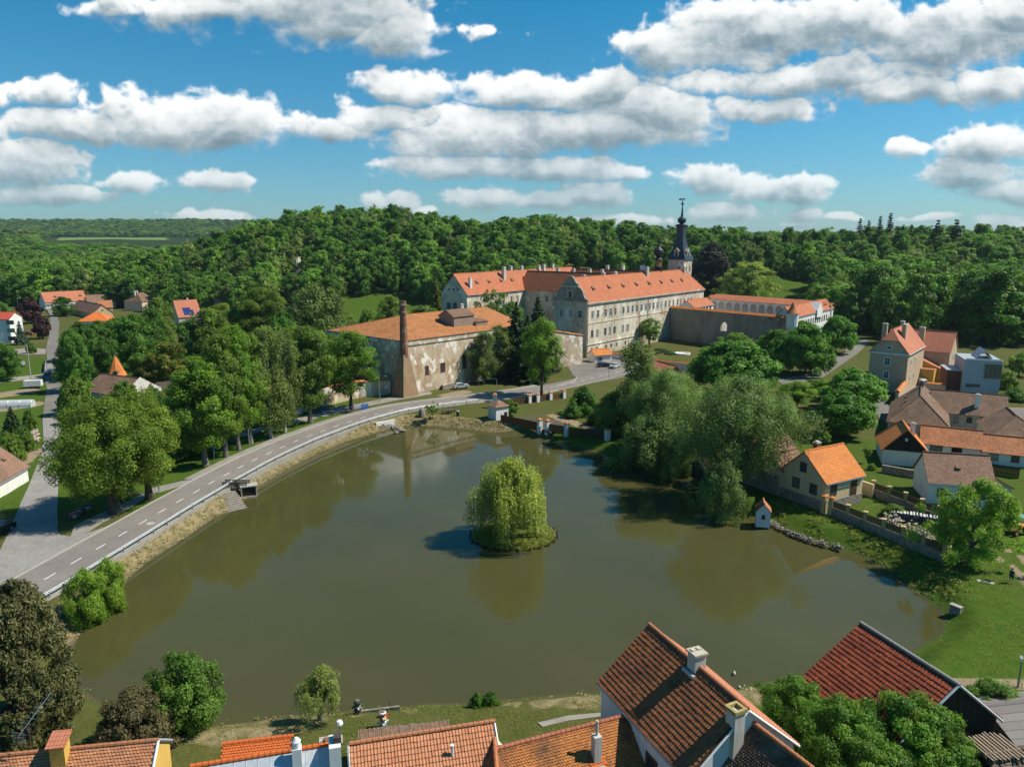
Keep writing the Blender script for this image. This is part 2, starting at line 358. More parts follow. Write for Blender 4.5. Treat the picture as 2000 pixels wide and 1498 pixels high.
def M_planks(name, col, w=.18, axis='x'):
    m, nt = newmat(name); o = objc(nt); sp = nd(nt, 'SeparateXYZ', {0: o}).outputs
    a = math_(nt, 'ADD', sp[0], sp[1]) if axis == 'x' else sp[2]
    cell = math_(nt, 'FLOOR', math_(nt, 'DIVIDE', a, w)); fr = math_(nt, 'FRACT', math_(nt, 'DIVIDE', a, w))
    rn = nd(nt, 'TexWhiteNoise', {'W': cell}, noise_dimensions='1D').outputs[0]
    c = mix(nt, rn, tuple(x*.65 for x in col), tuple(x*1.25 for x in col))
    c = mix(nt, mapr(nt, noise(nt, vscale(nt, o, (6, 6, .6)), 2, 5), .4, .75, 0, .5), c, tuple(x*.4 for x in col))
    c = mix(nt, mapr(nt, fr, .0, .1, .8, 0), c, (.01, .01, .01))
    return finish(m, nt, c, .85, mapr(nt, fr, 0, .12), .5, .02, spec=.15)
def M_stone(name, c0, c1, scale=2.2, mortar=(.3, .27, .22)):
    m, nt = newmat(name); g = geo(nt)
    vo = nd(nt, 'TexVoronoi', {'Vector': g, 'Scale': scale}); ve = nd(nt, 'TexVoronoi', {'Vector': g, 'Scale': scale}, feature='DISTANCE_TO_EDGE').outputs[0]
    rn = nd(nt, 'SeparateColor', {0: vo.outputs[1]}).outputs[0]
    c = mix(nt, rn, c0, c1); c = mix(nt, mapr(nt, noise(nt, g, 4, 5), .4, .75, 0, .5), c, tuple(x*.5 for x in c0))
    c = mix(nt, mapr(nt, ve, .0, .06, 1, 0), c, mortar)
    return finish(m, nt, c, .9, mapr(nt, ve, 0, .12), .7, .06, spec=.15)
def M_asphalt(name, c, c2, pave=None, jo=.004):
    m, nt = newmat(name); g = geo(nt)
    n = noise(nt, g, .18, 5, .6); n2 = noise(nt, g, 9, 4, .6); n3 = noise(nt, vscale(nt, g, (.3, .3, .3)), 2.2, 6, .7)
    k = mix(nt, mapr(nt, n, .3, .7), c, c2); k = mix(nt, mapr(nt, n2, .3, .75, 0, .3), k, tuple(x*.6 for x in c)); k = mix(nt, mapr(nt, n3, .55, .75, 0, .3), k, tuple(x*1.35 for x in c2))
    k = mix(nt, mapr(nt, noise(nt, nd(nt, 'VectorMath', {0: g, 1: (7, 3, 0)}, operation='ADD').outputs[0], .5, 6, .75), .54, .60, 0, .28), k, tuple(x*.62 for x in c))
    ck = nd(nt, 'TexVoronoi', {'Vector': g, 'Scale': .33}, feature='DISTANCE_TO_EDGE').outputs[0]; k = mix(nt, math_(nt, 'MULTIPLY', mapr(nt, ck, .0, .012, .55, 0), mapr(nt, n, .45, .55)), k, (.05, .045, .04))
    h = n2
    if pave:
        br = nd(nt, 'TexBrick', {0: g, 1: (1, 1, 1, 1), 2: (.72, .72, .74, 1), 3: (.45, .45, .45, 1), 'Scale': 1.0, 'Mortar Size': jo, 'Brick Width': pave[0], 'Row Height': pave[1]})
        k = mix(nt, .75, k, br.outputs[0], 'MULTIPLY')
    return finish(m, nt, k, .88, h, .2, .02, spec=.2)
def M_glass(name='window_glass', col=(.03, .045, .06)):
    m, nt = newmat(name); n = noise(nt, geo(nt), .8, 2)
    return finish(m, nt, mix(nt, n, tuple(x*.5 for x in col), tuple(x*1.8 for x in col)), .08, spec=.6)

# ================================================================ THE SETTING
def M_ground():
    m, nt = newmat('ground'); g = geo(nt)
    at_ = lambda n: nd(nt, 'Attribute', attribute_name=n).outputs[2]
    n1 = noise(nt, g, .07, 6, .6); n2 = noise(nt, g, .8, 6, .65); n3 = noise(nt, g, 5, 4, .7); n4 = noise(nt, g, .25, 5, .6)
    c = mix(nt, mapr(nt, n1, .3, .7), (.060, .080, .016), (.105, .105, .032))
    c = mix(nt, mapr(nt, n2, .4, .72, 0, .7), c, (.125, .115, .045))
    c = mix(nt, mapr(nt, n3, .42, .7, 0, .6), c, (.030, .048, .009))
    lush = mix(nt, mapr(nt, n2, .3, .7), (.045, .098, .010), (.085, .125, .018)); lush = mix(nt, mapr(nt, n3, .42, .7, 0, .7), lush, (.022, .055, .006))
    wob = lambda a, s=.55: mapr(nt, math_(nt, 'ADD', a, math_(nt, 'MULTIPLY', math_(nt, 'SUBTRACT', n2, .5), 1.1)), s-.18, s+.18)
    c = mix(nt, wob(at_('lush'), .45), c, lush)
    dry = mix(nt, mapr(nt, n3, .3, .7), (.17, .13, .07), (.33, .265, .155)); dry = mix(nt, mapr(nt, n2, .42, .62, 0, .8), dry, (.10, .10, .035))
    c = mix(nt, wob(at_('dry')), c, dry)
    soil = mix(nt, mapr(nt, n3, .3, .7), (.20, .155, .10), (.30, .24, .16))
    c = mix(nt, wob(at_('bare')), c, soil)
    mud = mix(nt, n2, (.05, .045, .03), (.09, .075, .05)); c = mix(nt, at_('mud'), c, mud)
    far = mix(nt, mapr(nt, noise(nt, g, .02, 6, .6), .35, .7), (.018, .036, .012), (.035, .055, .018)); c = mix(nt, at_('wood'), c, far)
    fl = nd(nt, 'TexVoronoi', {'Vector': g, 'Scale': 1.6}).outputs[0]; fl = math_(nt, 'MULTIPLY', mapr(nt, fl, .05, .08, 1, 0), mapr(nt, n4, .52, .62))
    c = mix(nt, math_(nt, 'MULTIPLY', fl, .75), c, (.55, .55, .45))
    c = mix(nt, at_('field'), c, mix(nt, n1, (.10, .19, .045), (.17, .21, .06)))
    return finish(m, nt, c, .95, math_(nt, 'ADD', n3, n2), .6, .12, spec=.05)
def px_path(pts, z=ZG): return [at(x, y, z) for x, y in pts]
def dist_path(x, y, P):
    d2 = np.full(x.shape, 1e9)
    for (ax, ay), (bx, by) in zip(P, P[1:]):
        ex, ey = bx-ax, by-ay; t = np.clip(((x-ax)*ex+(y-ay)*ey)/(ex*ex+ey*ey+1e-9), 0, 1)
        d2 = np.minimum(d2, (x-ax-t*ex)**2+(y-ay-t*ey)**2)
    return np.sqrt(d2)
MEADOW = G(722, 618); PARK = Vector((150, 425))
FIELDS = [(-.60, -.455, 1650, 2300), (-.40, -.115, 1750, 2350), (-.50, -.44, 1150, 1350)]
def in_field(x, y):
    az = x/np.maximum(y, 1); f = np.zeros(np.shape(x), bool)
    for a0, a1, y0, y1 in FIELDS: f |= (az > a0) & (az < a1) & (y > y0) & (y < y1)
    return f
def build_ground():
    us = np.linspace(-1.25, 1.25, 480)
    ys = list(np.arange(-30, 175, .55))
    while ys[-1] < 9000: ys.append(ys[-1] + max(.55, .55*(ys[-1]/175)**1.35))
    ys = np.array(ys); X = us[None]*(ys[:, None]+95); Y = np.repeat(ys[:, None], len(us), 1)
    x, y = X.ravel(), Y.ravel(); sd = np.full(x.shape, 99.); k = (y > 35) & (y < 185) & (np.abs(x) < 75); sd[k] = pond_sd(x[k], y[k])
    z = ground(x, y, sd) + (vnoise(x, y, 2.3, 5)-.5)*.10*smooth(1.2, 4, sd)
    nr, nc = len(ys), len(us); i = (np.arange(nr-1)[:, None]*nc+np.arange(nc-1)[None]).ravel()
    q = np.stack([i, i+1, i+nc+1, i+nc], 1)
    wob = (vnoise(x, y, 3, 9)-.5)*1.6
    west = ((x < -9) & (y > 66)) | ((x < 2) & (y > 150))
    dry = np.where(west, smooth(5.4, 3.0, sd+wob), 0)*.95
    for (px, py, r) in ((500, 1412, 3.0), (560, 1403, 2.6), (440, 1420, 2.6), (400, 1424, 2.0), (610, 1402, 1.2), (1000, 1368, 1.0), (1060, 1364, 1.2), (1120, 1360, 1.6), (1160, 1362, 1.8), (1400, 1358, 1.8), (1460, 1348, 2.2), (1530, 1342, 2.4), (1590, 1338, 2.4), (940, 835, 3.0), (130, 1215, 2.4), (255, 1110, 2.4), (290, 1085, 2.2), (700, 1388, .8), (800, 1382, .6)):
        p = at(px, py); dry = np.maximum(dry, smooth(r*1.25, r*.6, np.hypot(x-p[0], y-p[1])+wob*.5))
    bare = np.zeros_like(x)
    for pts, r in (([(2005, 1150), (1975, 1105), (1930, 1080)], .35), ([(2010, 1120), (1990, 1085), (1960, 1070)], .35), ([(1560, 1352), (1760, 1345), (1880, 1335), (2010, 1336)], .8), ([(0, 772), (45, 765)], 3.5), ([(0, 800), (60, 790)], 3.0), ([(0, 852), (30, 846)], 2.0), ([(40, 905), (70, 880)], 1.4), ([(1130, 830), (1080, 812)], 1.5), ([(990, 880), (1000, 878)], .1), ([(875, 772), (905, 766)], 2.2), ([(1960, 798), (2010, 800)], 1.5)):
        bare = np.maximum(bare, smooth(r*1.4, r*.7, dist_path(x, y, px_path(pts))+wob*.25))
    lush = np.where(x > 8, smooth(11, 6, sd+wob), 0)*np.where(y < 150, 1, .8)
    lush = np.maximum(lush, np.where((x > 30) & (y < 72), .9, 0)); lush = np.maximum(lush, np.where((x > 42) & (y < 140), .55, 0))
    lush = np.maximum(lush, np.where((x < -38) & (y > 100) & (y < 240), .65, 0))
    lush = np.maximum(lush, smooth(60, 40, np.hypot(x-MEADOW[0], y-MEADOW[1]))); lush = np.maximum(lush, np.where((x > 60) & (y > 300) & (y < 520), 1, 0))
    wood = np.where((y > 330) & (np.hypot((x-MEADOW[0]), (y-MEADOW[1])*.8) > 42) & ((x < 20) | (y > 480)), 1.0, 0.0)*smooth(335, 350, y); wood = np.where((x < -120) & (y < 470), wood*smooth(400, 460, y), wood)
    field = np.where(in_field(x, y), 1.0, 0.0)
    mud = smooth(.7, .1, sd)
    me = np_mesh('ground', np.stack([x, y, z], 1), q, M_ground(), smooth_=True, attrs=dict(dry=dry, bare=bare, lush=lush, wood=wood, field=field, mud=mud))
    tag(part('ground', me, None), kind='structure')
build_ground()

def M_water():
    m, nt = newmat('pond_water'); g = geo(nt)
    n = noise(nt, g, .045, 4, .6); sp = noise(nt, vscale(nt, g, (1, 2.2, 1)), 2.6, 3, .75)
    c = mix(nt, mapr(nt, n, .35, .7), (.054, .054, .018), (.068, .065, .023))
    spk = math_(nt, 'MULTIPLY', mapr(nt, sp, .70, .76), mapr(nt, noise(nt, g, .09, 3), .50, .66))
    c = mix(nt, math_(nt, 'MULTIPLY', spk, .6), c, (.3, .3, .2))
    h = math_(nt, 'ADD', math_(nt, 'MULTIPLY', noise(nt, vscale(nt, g, (1, 1.6, 1)), 1.4, 4, .6), .6), noise(nt, g, .2, 2))
    bm = nd(nt, 'Bump', {'Height': h, 'Strength': .035, 'Distance': .1})
    b = nd(nt, 'BsdfPrincipled', {'Base Color': c, 'Roughness': mapr(nt, noise(nt, vscale(nt, g, (1, .45, 1)), .07, 5, .65), .46, .64, .015, .11), 'IOR': 1.33, 'Specular IOR Level': .5, 'Normal': bm}); nd(nt, 'OutputMaterial', {0: b.outputs[0]}); return m
w = MB(); w.face([(-60, 48, 0), (62, 48, 0), (62, 166, 0), (-60, 166, 0)]); structure('water', w, M_water())

ISL = at(1003, 1046, 0)
def build_island():
    n, k = 40, 9; V = [(ISL[0], ISL[1], .62)]; Q = []
    for j in range(1, k+1):
        f = j/k; r = 5.9*f
        for i in range(n):
            a = 2*math.pi*i/n; rr = r*(1+.05*math.sin(3*a+1)+.03*math.sin(7*a)); V.append((ISL[0]+rr*math.cos(a), ISL[1]+rr*.92*math.sin(a), .62*(1-f**5)+(-.45 if j == k else 0)+random.uniform(-.03, .03)))
    V = V[1:]
    for j in range(k-1):
        for i in range(n): Q.append((j*n+i, j*n+(i+1) % n, (j+1)*n+(i+1) % n, (j+1)*n+i))
    c = len(V); V.append((ISL[0], ISL[1], .63)); Q += [(c, i, (i+1) % n, (i+1) % n) for i in range(0)]
    m = bpy.data.meshes.new('island'); m.from_pydata(V, [], [q[::-1] for q in Q]+[(c, (i+1) % n, i)[::-1] for i in range(n)]); m.validate()
    m, x = m, m
    mt, nt = newmat('island_ground'); g = geo(nt); n2 = noise(nt, g, 1.1, 6, .7)
    cc = mix(nt, mapr(nt, n2, .35, .7), (.07, .10, .02), (.13, .125, .045)); h = nd(nt, 'SeparateXYZ', {0: g}).outputs[2]
    cc = mix(nt, mapr(nt, h, .05, .3, 1, 0), cc, (.07, .055, .035)); finish(mt, nt, cc, .95, n2, .6, .1, spec=.05); m.materials.append(mt)
    tag(part('island', m, None), kind='structure')
build_island()

ASPH = M_asphalt('asphalt', (.185, .166, .152), (.235, .213, .195)); ASPH2 = M_asphalt('old_asphalt', (.15, .14, .125), (.21, .195, .175))
COBB = M_asphalt('cobbles', (.28, .265, .245), (.36, .345, .32), (.24, .16), .012); PAVE = M_asphalt('pale_paving', (.27, .25, .22), (.34, .31, .275), (.4, .2), .008)
GRAV = M_asphalt('gravel', (.25, .235, .205), (.33, .305, .265)); KERB = M_plain('kerb_stone', (.36, .34, .31), .85); WHITE_LINE = M_plain('road_paint', (.72, .72, .70), .7, var=.06)
def sheet(name, pts, mat, dz=.02, z0=.35):
    P = [tuple(p) for p in pts]
    a = sum(P[i][0]*P[(i+1) % len(P)][1]-P[(i+1) % len(P)][0]*P[i][1] for i in range(len(P)))
    if a < 0: P = P[::-1]
    b = MB(); b.prism(P, z0, ZG+.075+dz); return structure(name, b, mat)
def offs(P, d):
    out = []
    for i in range(len(P)):
        t = (Vector(P[min(i+1, len(P)-1)])-Vector(P[max(i-1, 0)])).normalized(); out.append(Vector(P[i])+Vector((-t.y, t.x))*d)
    return out
def resample(P, step):
    P = [Vector(p) for p in P]; out = [P[0]]; acc = 0
    L = [0]
    for a, b in zip(P, P[1:]): L.append(L[-1]+(b-a).length)
    n = max(2, int(L[-1]/step))
    res = []
    for k in range(n+1):
        s = L[-1]*k/n; i = 0
        while i < len(L)-2 and L[i+1] < s: i += 1
        f = (s-L[i])/max(1e-9, L[i+1]-L[i]); res.append(P[i].lerp(P[i+1], f))
    return res
def smoothline(P, it=3):
    P = [Vector(p) for p in P]
    for _ in range(it):
        Q = [P[0]]
        for a, b in zip(P, P[1:]): Q += [a.lerp(b, .25), a.lerp(b, .75)]
        P = Q+[P[-1]]
    return P
ZR = ZG+.095
DASH = [(-60, 1212), (53, 1151), (108, 1119), (159, 1089), (206, 1062), (249, 1037), (288, 1014), (324, 993), (357, 974), (390, 956), (420, 938), (449, 923), (477, 908), (505, 894), (533, 881), (561, 869), (588, 857), (616, 847), (643, 837), (671, 827), (700, 818), (730, 810), (761, 802), (791, 796), (850, 788), (900, 782), (960, 775), (1030, 765), (1090, 754), (1150, 741), (1205, 726), (1290, 712)]
CL = smoothline(px_path(DASH, ZR), 2); CL = resample(CL, 1.4)
ROADP = offs(CL, 3.45)+offs(CL, -3.45)[::-1]
sheet('road', ROADP, ASPH, .020)
walk = [p for p in offs(CL, 4.55)]; i0 = min(range(len(CL)), key=lambda i: (CL[i]-at(395, 938)).length); i1 = min(range(len(CL)), key=lambda i: (CL[i]-at(1075, 757)).length)
wl = CL[i0:i1]; sheet('pavement', offs(wl, 3.62)+offs(wl, 5.3)[::-1], PAVE, .10)
kb = MB(); a_, b_ = offs(CL[6:i1], 3.45), offs(CL[6:i1], 3.62)
for i in range(len(a_)-1): kb.prism([tuple(a_[i]), tuple(a_[i+1]), tuple(b_[i+1]), tuple(b_[i])], .9, ZG+.20)
a_, b_ = offs(CL, -3.45), offs(CL, -3.62)
for i in range(len(a_)-1): kb.prism([tuple(b_[i]), tuple(b_[i+1]), tuple(a_[i+1]), tuple(a_[i])], .9, ZG+.115)
structure('kerb', kb, KERB)
sh = offs(CL[:i1], -3.62); sh2 = offs(CL[:i1], -4.35); sheet('verge', sh+sh2[::-1], GRAV, .0)
rm = MB(); s = 0.0
dense = resample(CL, .25); zz = ZG+.099
for k in range(4, len(dense)-12, 17):
    a, b = offs(dense[k:k+8], .07), offs(dense[k:k+8], -.07)
    for i in range(7): rm.face([(*a[i], zz), (*b[i], zz), (*b[i+1], zz), (*a[i+1], zz)])
structure('road_marking', rm, WHITE_LINE)
for (px, py, w_) in ((294, 1022, .55), (56, 1162, .6)):
    c = at(px, py, ZR); p = MB(); p.lathe([(w_, ZG+.05), (w_, ZG+.1015)], 14, c); structure('road_marking', p, KERB)
# cobbled side street, the lane beyond and the small paths
SIDE_L = [(-70, 1235), (-40, 1150), (0, 1075), (18, 1040), (41, 982), (56, 950), (71, 912), (81, 888), (85, 866), (84, 840), (83, 817)]
SIDE_R = [(124, 817), (121, 835), (113, 860), (113, 900), (115, 935), (113, 965), (112, 1000), (112, 1036), (118, 1046), (135, 1048), (170, 1042), (205, 1030), (235, 1015)]
sheet('side_street', px_path(SIDE_L+SIDE_R)+[at(150, 1088), at(30, 1160)], COBB, .008)
sheet('lane', px_path([(83, 817.5), (88, 780), (92, 760), (84, 732), (88, 715), (92, 700), (90, 680), (96, 656), (98, 633), (98, 618), (92, 606), (80, 603), (100, 598), (108, 606), (112, 618), (116, 633), (114, 664), (114, 699), (119, 727), (121, 760), (124, 780), (124, 817.5)]), ASPH2, .004)
sheet('bridge_deck', px_path([(91, 720), (92, 711), (115, 711), (118, 720)]), PAVE, .03)
sheet('track', px_path([(-40, 745), (84, 731), (85, 738), (-40, 753)]), GRAV, .0)
sheet('parking_place', px_path([(22, 683), (60, 680), (90, 682), (89, 692), (50, 693), (25, 690)]), PAVE, .0)
sheet('footpath', px_path([(137, 1050), (145, 1028), (190, 1006), (235, 987), (300, 953), (365, 938), (392, 930), (420, 916), (424, 921), (395, 938), (300, 965), (240, 1000), (205, 1018), (172, 1040)]), PAVE, .012)
sheet('footpath', px_path([(455, 852), (471, 845), (510, 834), (572, 819), (614, 809), (705, 788), (770, 775), (840, 765), (844, 770), (775, 782), (706, 796), (614, 818), (573, 829), (512, 843), (458, 858)]), PAVE, .002)
sheet('forecourt', px_path([(1100, 752), (1128, 741), (1117, 733), (1112, 722), (1105, 712), (1112, 703), (1150, 700), (1200, 690), (1235, 700), (1260, 720), (1230, 735), (1160, 748)]), ASPH2, .014)
kb = MB(); P = resample(smoothline(px_path([(1085, 755), (1112, 749), (1127, 741), (1122, 732), (1112, 722)]), 2), 1.0)
for a, b in zip(P, P[1:]): kb.tube([(*a, ZG+.13), (*b, ZG+.13)], .12, 5)
structure('kerb', kb, KERB)
sheet('footpath', px_path([(1050, 1412), (1110, 1398), (1190, 1391), (1190, 1398), (1110, 1408), (1060, 1420)], 1.5), GRAV, .0)
sheet('park_road', px_path([(1515, 742), (1560, 735), (1610, 712), (1650, 688), (1662, 664), (1690, 660), (1698, 668), (1676, 690), (1640, 715), (1600, 742), (1530, 752)]), ASPH2, .0)
sheet('village_street', px_path([(1690, 730), (1740, 800), (1735, 830), (1715, 815), (1680, 740)]), ASPH2, .006)
sheet('village_street', px_path([(1946, 797), (2020, 800), (2020, 818), (1946, 812)]), ASPH2, .0)
sheet('yard', px_path([(1745, 762), (1800, 738), (1870, 735), (1880, 768), (1830, 778), (1760, 785)]), GRAV, .002)

# ================================================================ BUILDINGS
GLASS = M_glass(); W_FRAME = M_plain('white_window_paint', (.62, .62, .60), .5); BROWN_FRAME = M_plain('brown_window_paint', (.09, .05, .03), .5)
GREY_FRAME = M_plain('grey_window_frame', (.18, .17, .15), .6); TEAL = M_plain('teal_shutter', (.02, .10, .12), .6); WOODD = M_planks('dark_boards', (.035, .025, .018)); WOODB = M_planks('brown_boards', (.11, .06, .03), .15)
METAL = M_plain('grey_metal', (.30, .32, .34), .4, .6); ZINC = M_plain('zinc_sheet', (.42, .46, .50), .45, .3); BLACK = M_plain('black_paint', (.012, .012, .014), .5)
WHITE = M_plaster('white_wall', (.72, .72, .70), (.42, .40, .36), .35, .25); CREAM = M_plaster('cream_wall', (.56, .45, .28), (.34, .27, .18), .3, .25); YELLOW = M_plaster('ochre_wall', (.58, .36, .08), (.36, .24, .10), .3, .2)
BEIGE = M_plaster('beige_wall', (.47, .36, .25), (.33, .25, .18), .3, .2); GREYW = M_plaster('grey_render', (.40, .44, .48), (.30, .32, .34), .2, .15); OLDW = M_plaster('old_cream_wall', (.50, .46, .38), (.25, .20, .15), .5, .5)
RUIN = M_ruin('chateau_render', (.66, .59, .47), (.40, .35, .27), (.36, .25, .16), (.76, .72, .62), .13, (.56, .63), (.54, .64), .55)
BREW = M_ruin('brewery_masonry', (.58, .48, .36), (.46, .36, .25), (.42, .28, .17), (.80, .75, .66), .20, (.50, .62), (.52, .57), .15)
TANB = M_ruin('tan_brick', (.34, .24, .15), (.24, .17, .11), (.36, .21, .12), (.44, .36, .27), .35, (.50, .60), (.60, .70), .2)
DARKW = M_ruin('garden_wall_masonry', (.33, .295, .24), (.19, .17, .14), (.22, .13, .09), (.46, .42, .36), .10, (.58, .66), (.62, .72))
STONE = M_stone('rubble_stone', (.30, .27, .22), (.17, .15, .13)); BRICK = M_ruin('old_brick', (.25, .13, .085), (.15, .08, .055), (.28, .13, .075), (.34, .26, .2), .3)
CHB = M_plaster('chimney_render', (.55, .52, .47), (.28, .24, .2), .6, .5); TERRA = M_plain('terracotta', (.42, .15, .06), .8, var=.25)
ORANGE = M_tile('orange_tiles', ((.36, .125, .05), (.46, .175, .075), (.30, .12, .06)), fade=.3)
CASTLE_R = M_tile('chateau_tiles', ((.40, .125, .055), (.48, .165, .08), (.28, .11, .06)), .2, .3, (.44, .19, .11), .45, fade=.5); CASTLE_D = M_tile('shaded_chateau_tiles', ((.22, .08, .04), (.30, .11, .05), (.15, .07, .04)), .2, .3)  # second set: chateau tiles darkened in colour for the ranges turned to the shade
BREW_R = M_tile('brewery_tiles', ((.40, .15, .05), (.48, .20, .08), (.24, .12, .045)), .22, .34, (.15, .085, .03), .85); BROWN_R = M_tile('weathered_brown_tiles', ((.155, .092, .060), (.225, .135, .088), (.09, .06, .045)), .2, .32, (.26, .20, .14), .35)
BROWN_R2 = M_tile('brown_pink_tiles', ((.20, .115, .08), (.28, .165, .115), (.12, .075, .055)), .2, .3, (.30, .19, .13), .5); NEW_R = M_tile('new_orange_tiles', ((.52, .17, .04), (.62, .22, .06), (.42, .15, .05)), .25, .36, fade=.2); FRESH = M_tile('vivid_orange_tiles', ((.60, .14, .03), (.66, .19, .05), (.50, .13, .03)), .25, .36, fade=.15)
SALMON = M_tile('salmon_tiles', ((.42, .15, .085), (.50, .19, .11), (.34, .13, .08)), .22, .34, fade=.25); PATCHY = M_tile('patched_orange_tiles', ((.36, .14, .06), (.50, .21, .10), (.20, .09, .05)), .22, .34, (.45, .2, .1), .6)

PANES = [GLASS, GLASS, M_glass('pale_window_glass', (.09, .11, .13)), M_glass('curtain_reflection_glass', (.24, .25, .25))]  # palest panes carry whitish curtain reflections in their base colour
WINC = {}
def window(parent, Mw, w, h, style='cross', surround=None, arch=False, glass=None):
    """frame (proud of the wall) with its pane as a sub-part; Mw local in parent: x along wall, -y outward"""
    key = (round(w, 2), round(h, 2), style, surround.name if surround else '', glass.name if glass else '')
    if key not in WINC:
        f = MB(); b = .07 if w > .6 else .05; dp = -.07
        if surround:
            s = .16
            for q in ((-w/2-s, 0, -s, -w/2, 0, h+s), (w/2, 0, -s, w/2+s, 0, h+s), (-w/2, 0, h, w/2, 0, h+s), (-w/2, 0, -s, w/2, 0, 0)): f.box(q[0], -.05, q[2], q[3], .02, q[5])
        for q in ((-w/2, 0, w/-2+b, h), (w/2-b, 0, w/2, h), (-w/2+b, 0, w/2-b, b), (-w/2+b, h-b, w/2-b, h)): f.box(q[0], dp, q[1], q[2], .02, q[3])
        if style in ('cross', 'grid'): f.box(-.035, dp+.01, b, .035, 0, h-b); f.box(-w/2+b, dp+.012, h*.64-.03, w/2-b, 0, h*.64+.03)
        if style == 'grid': f.box(-w/2+b, dp+.012, h*.32-.02, w/2-b, 0, h*.32+.02)
        if style == 'two': f.box(-.035, dp+.01, b, .035, 0, h-b)
        if style == 'slat':
            for k in range(int(h/.16)): f.box(-w/2+b, dp, b+k*.16, w/2-b, -.01, b+k*.16+.06)
        f.box(-w/2-.1, -.13, -.07, w/2+.1, .02, -.003)
        p = MB(); p.box(-w/2+.03, -.025, .03, w/2-.03, .015, h-.03)
        fm = {'brown': BROWN_FRAME}.get(style, None)
        WINC[key] = (f, p)
        WINC[key] = [f, p, {}]
    return key
def add_window(parent, Mw, w, h, style='cross', frame_mat=None, surround=False, glass=None, name='window'):
    fm = frame_mat or W_FRAME; gl = glass or random.choice(PANES)
    key = window(parent, Mw, w, h, style, WHITE if surround else None, False, gl); ent = WINC[key]
    mk = (fm.name, gl.name)
    if mk not in ent[2]: ent[2][mk] = (ent[0].mesh(name, fm), ent[1].mesh('pane', gl))
    fmesh, pmesh = ent[2][mk]
    o = part(name, fmesh, None, parent, Mw); part('pane', pmesh, None, o); return o
def wallM(origin, X, z=0.0):
    """matrix of a wall: origin on the wall, X unit along it (outside is to the right of X)"""
    X = Vector((X[0], X[1], 0)).normalized(); N = Vector((X.y, -X.x, 0)); Y = -N
    return Matrix(((X.x, Y.x, 0, origin[0]), (X.y, Y.y, 0, origin[1]), (0, 0, 1, z), (0, 0, 0, 1)))

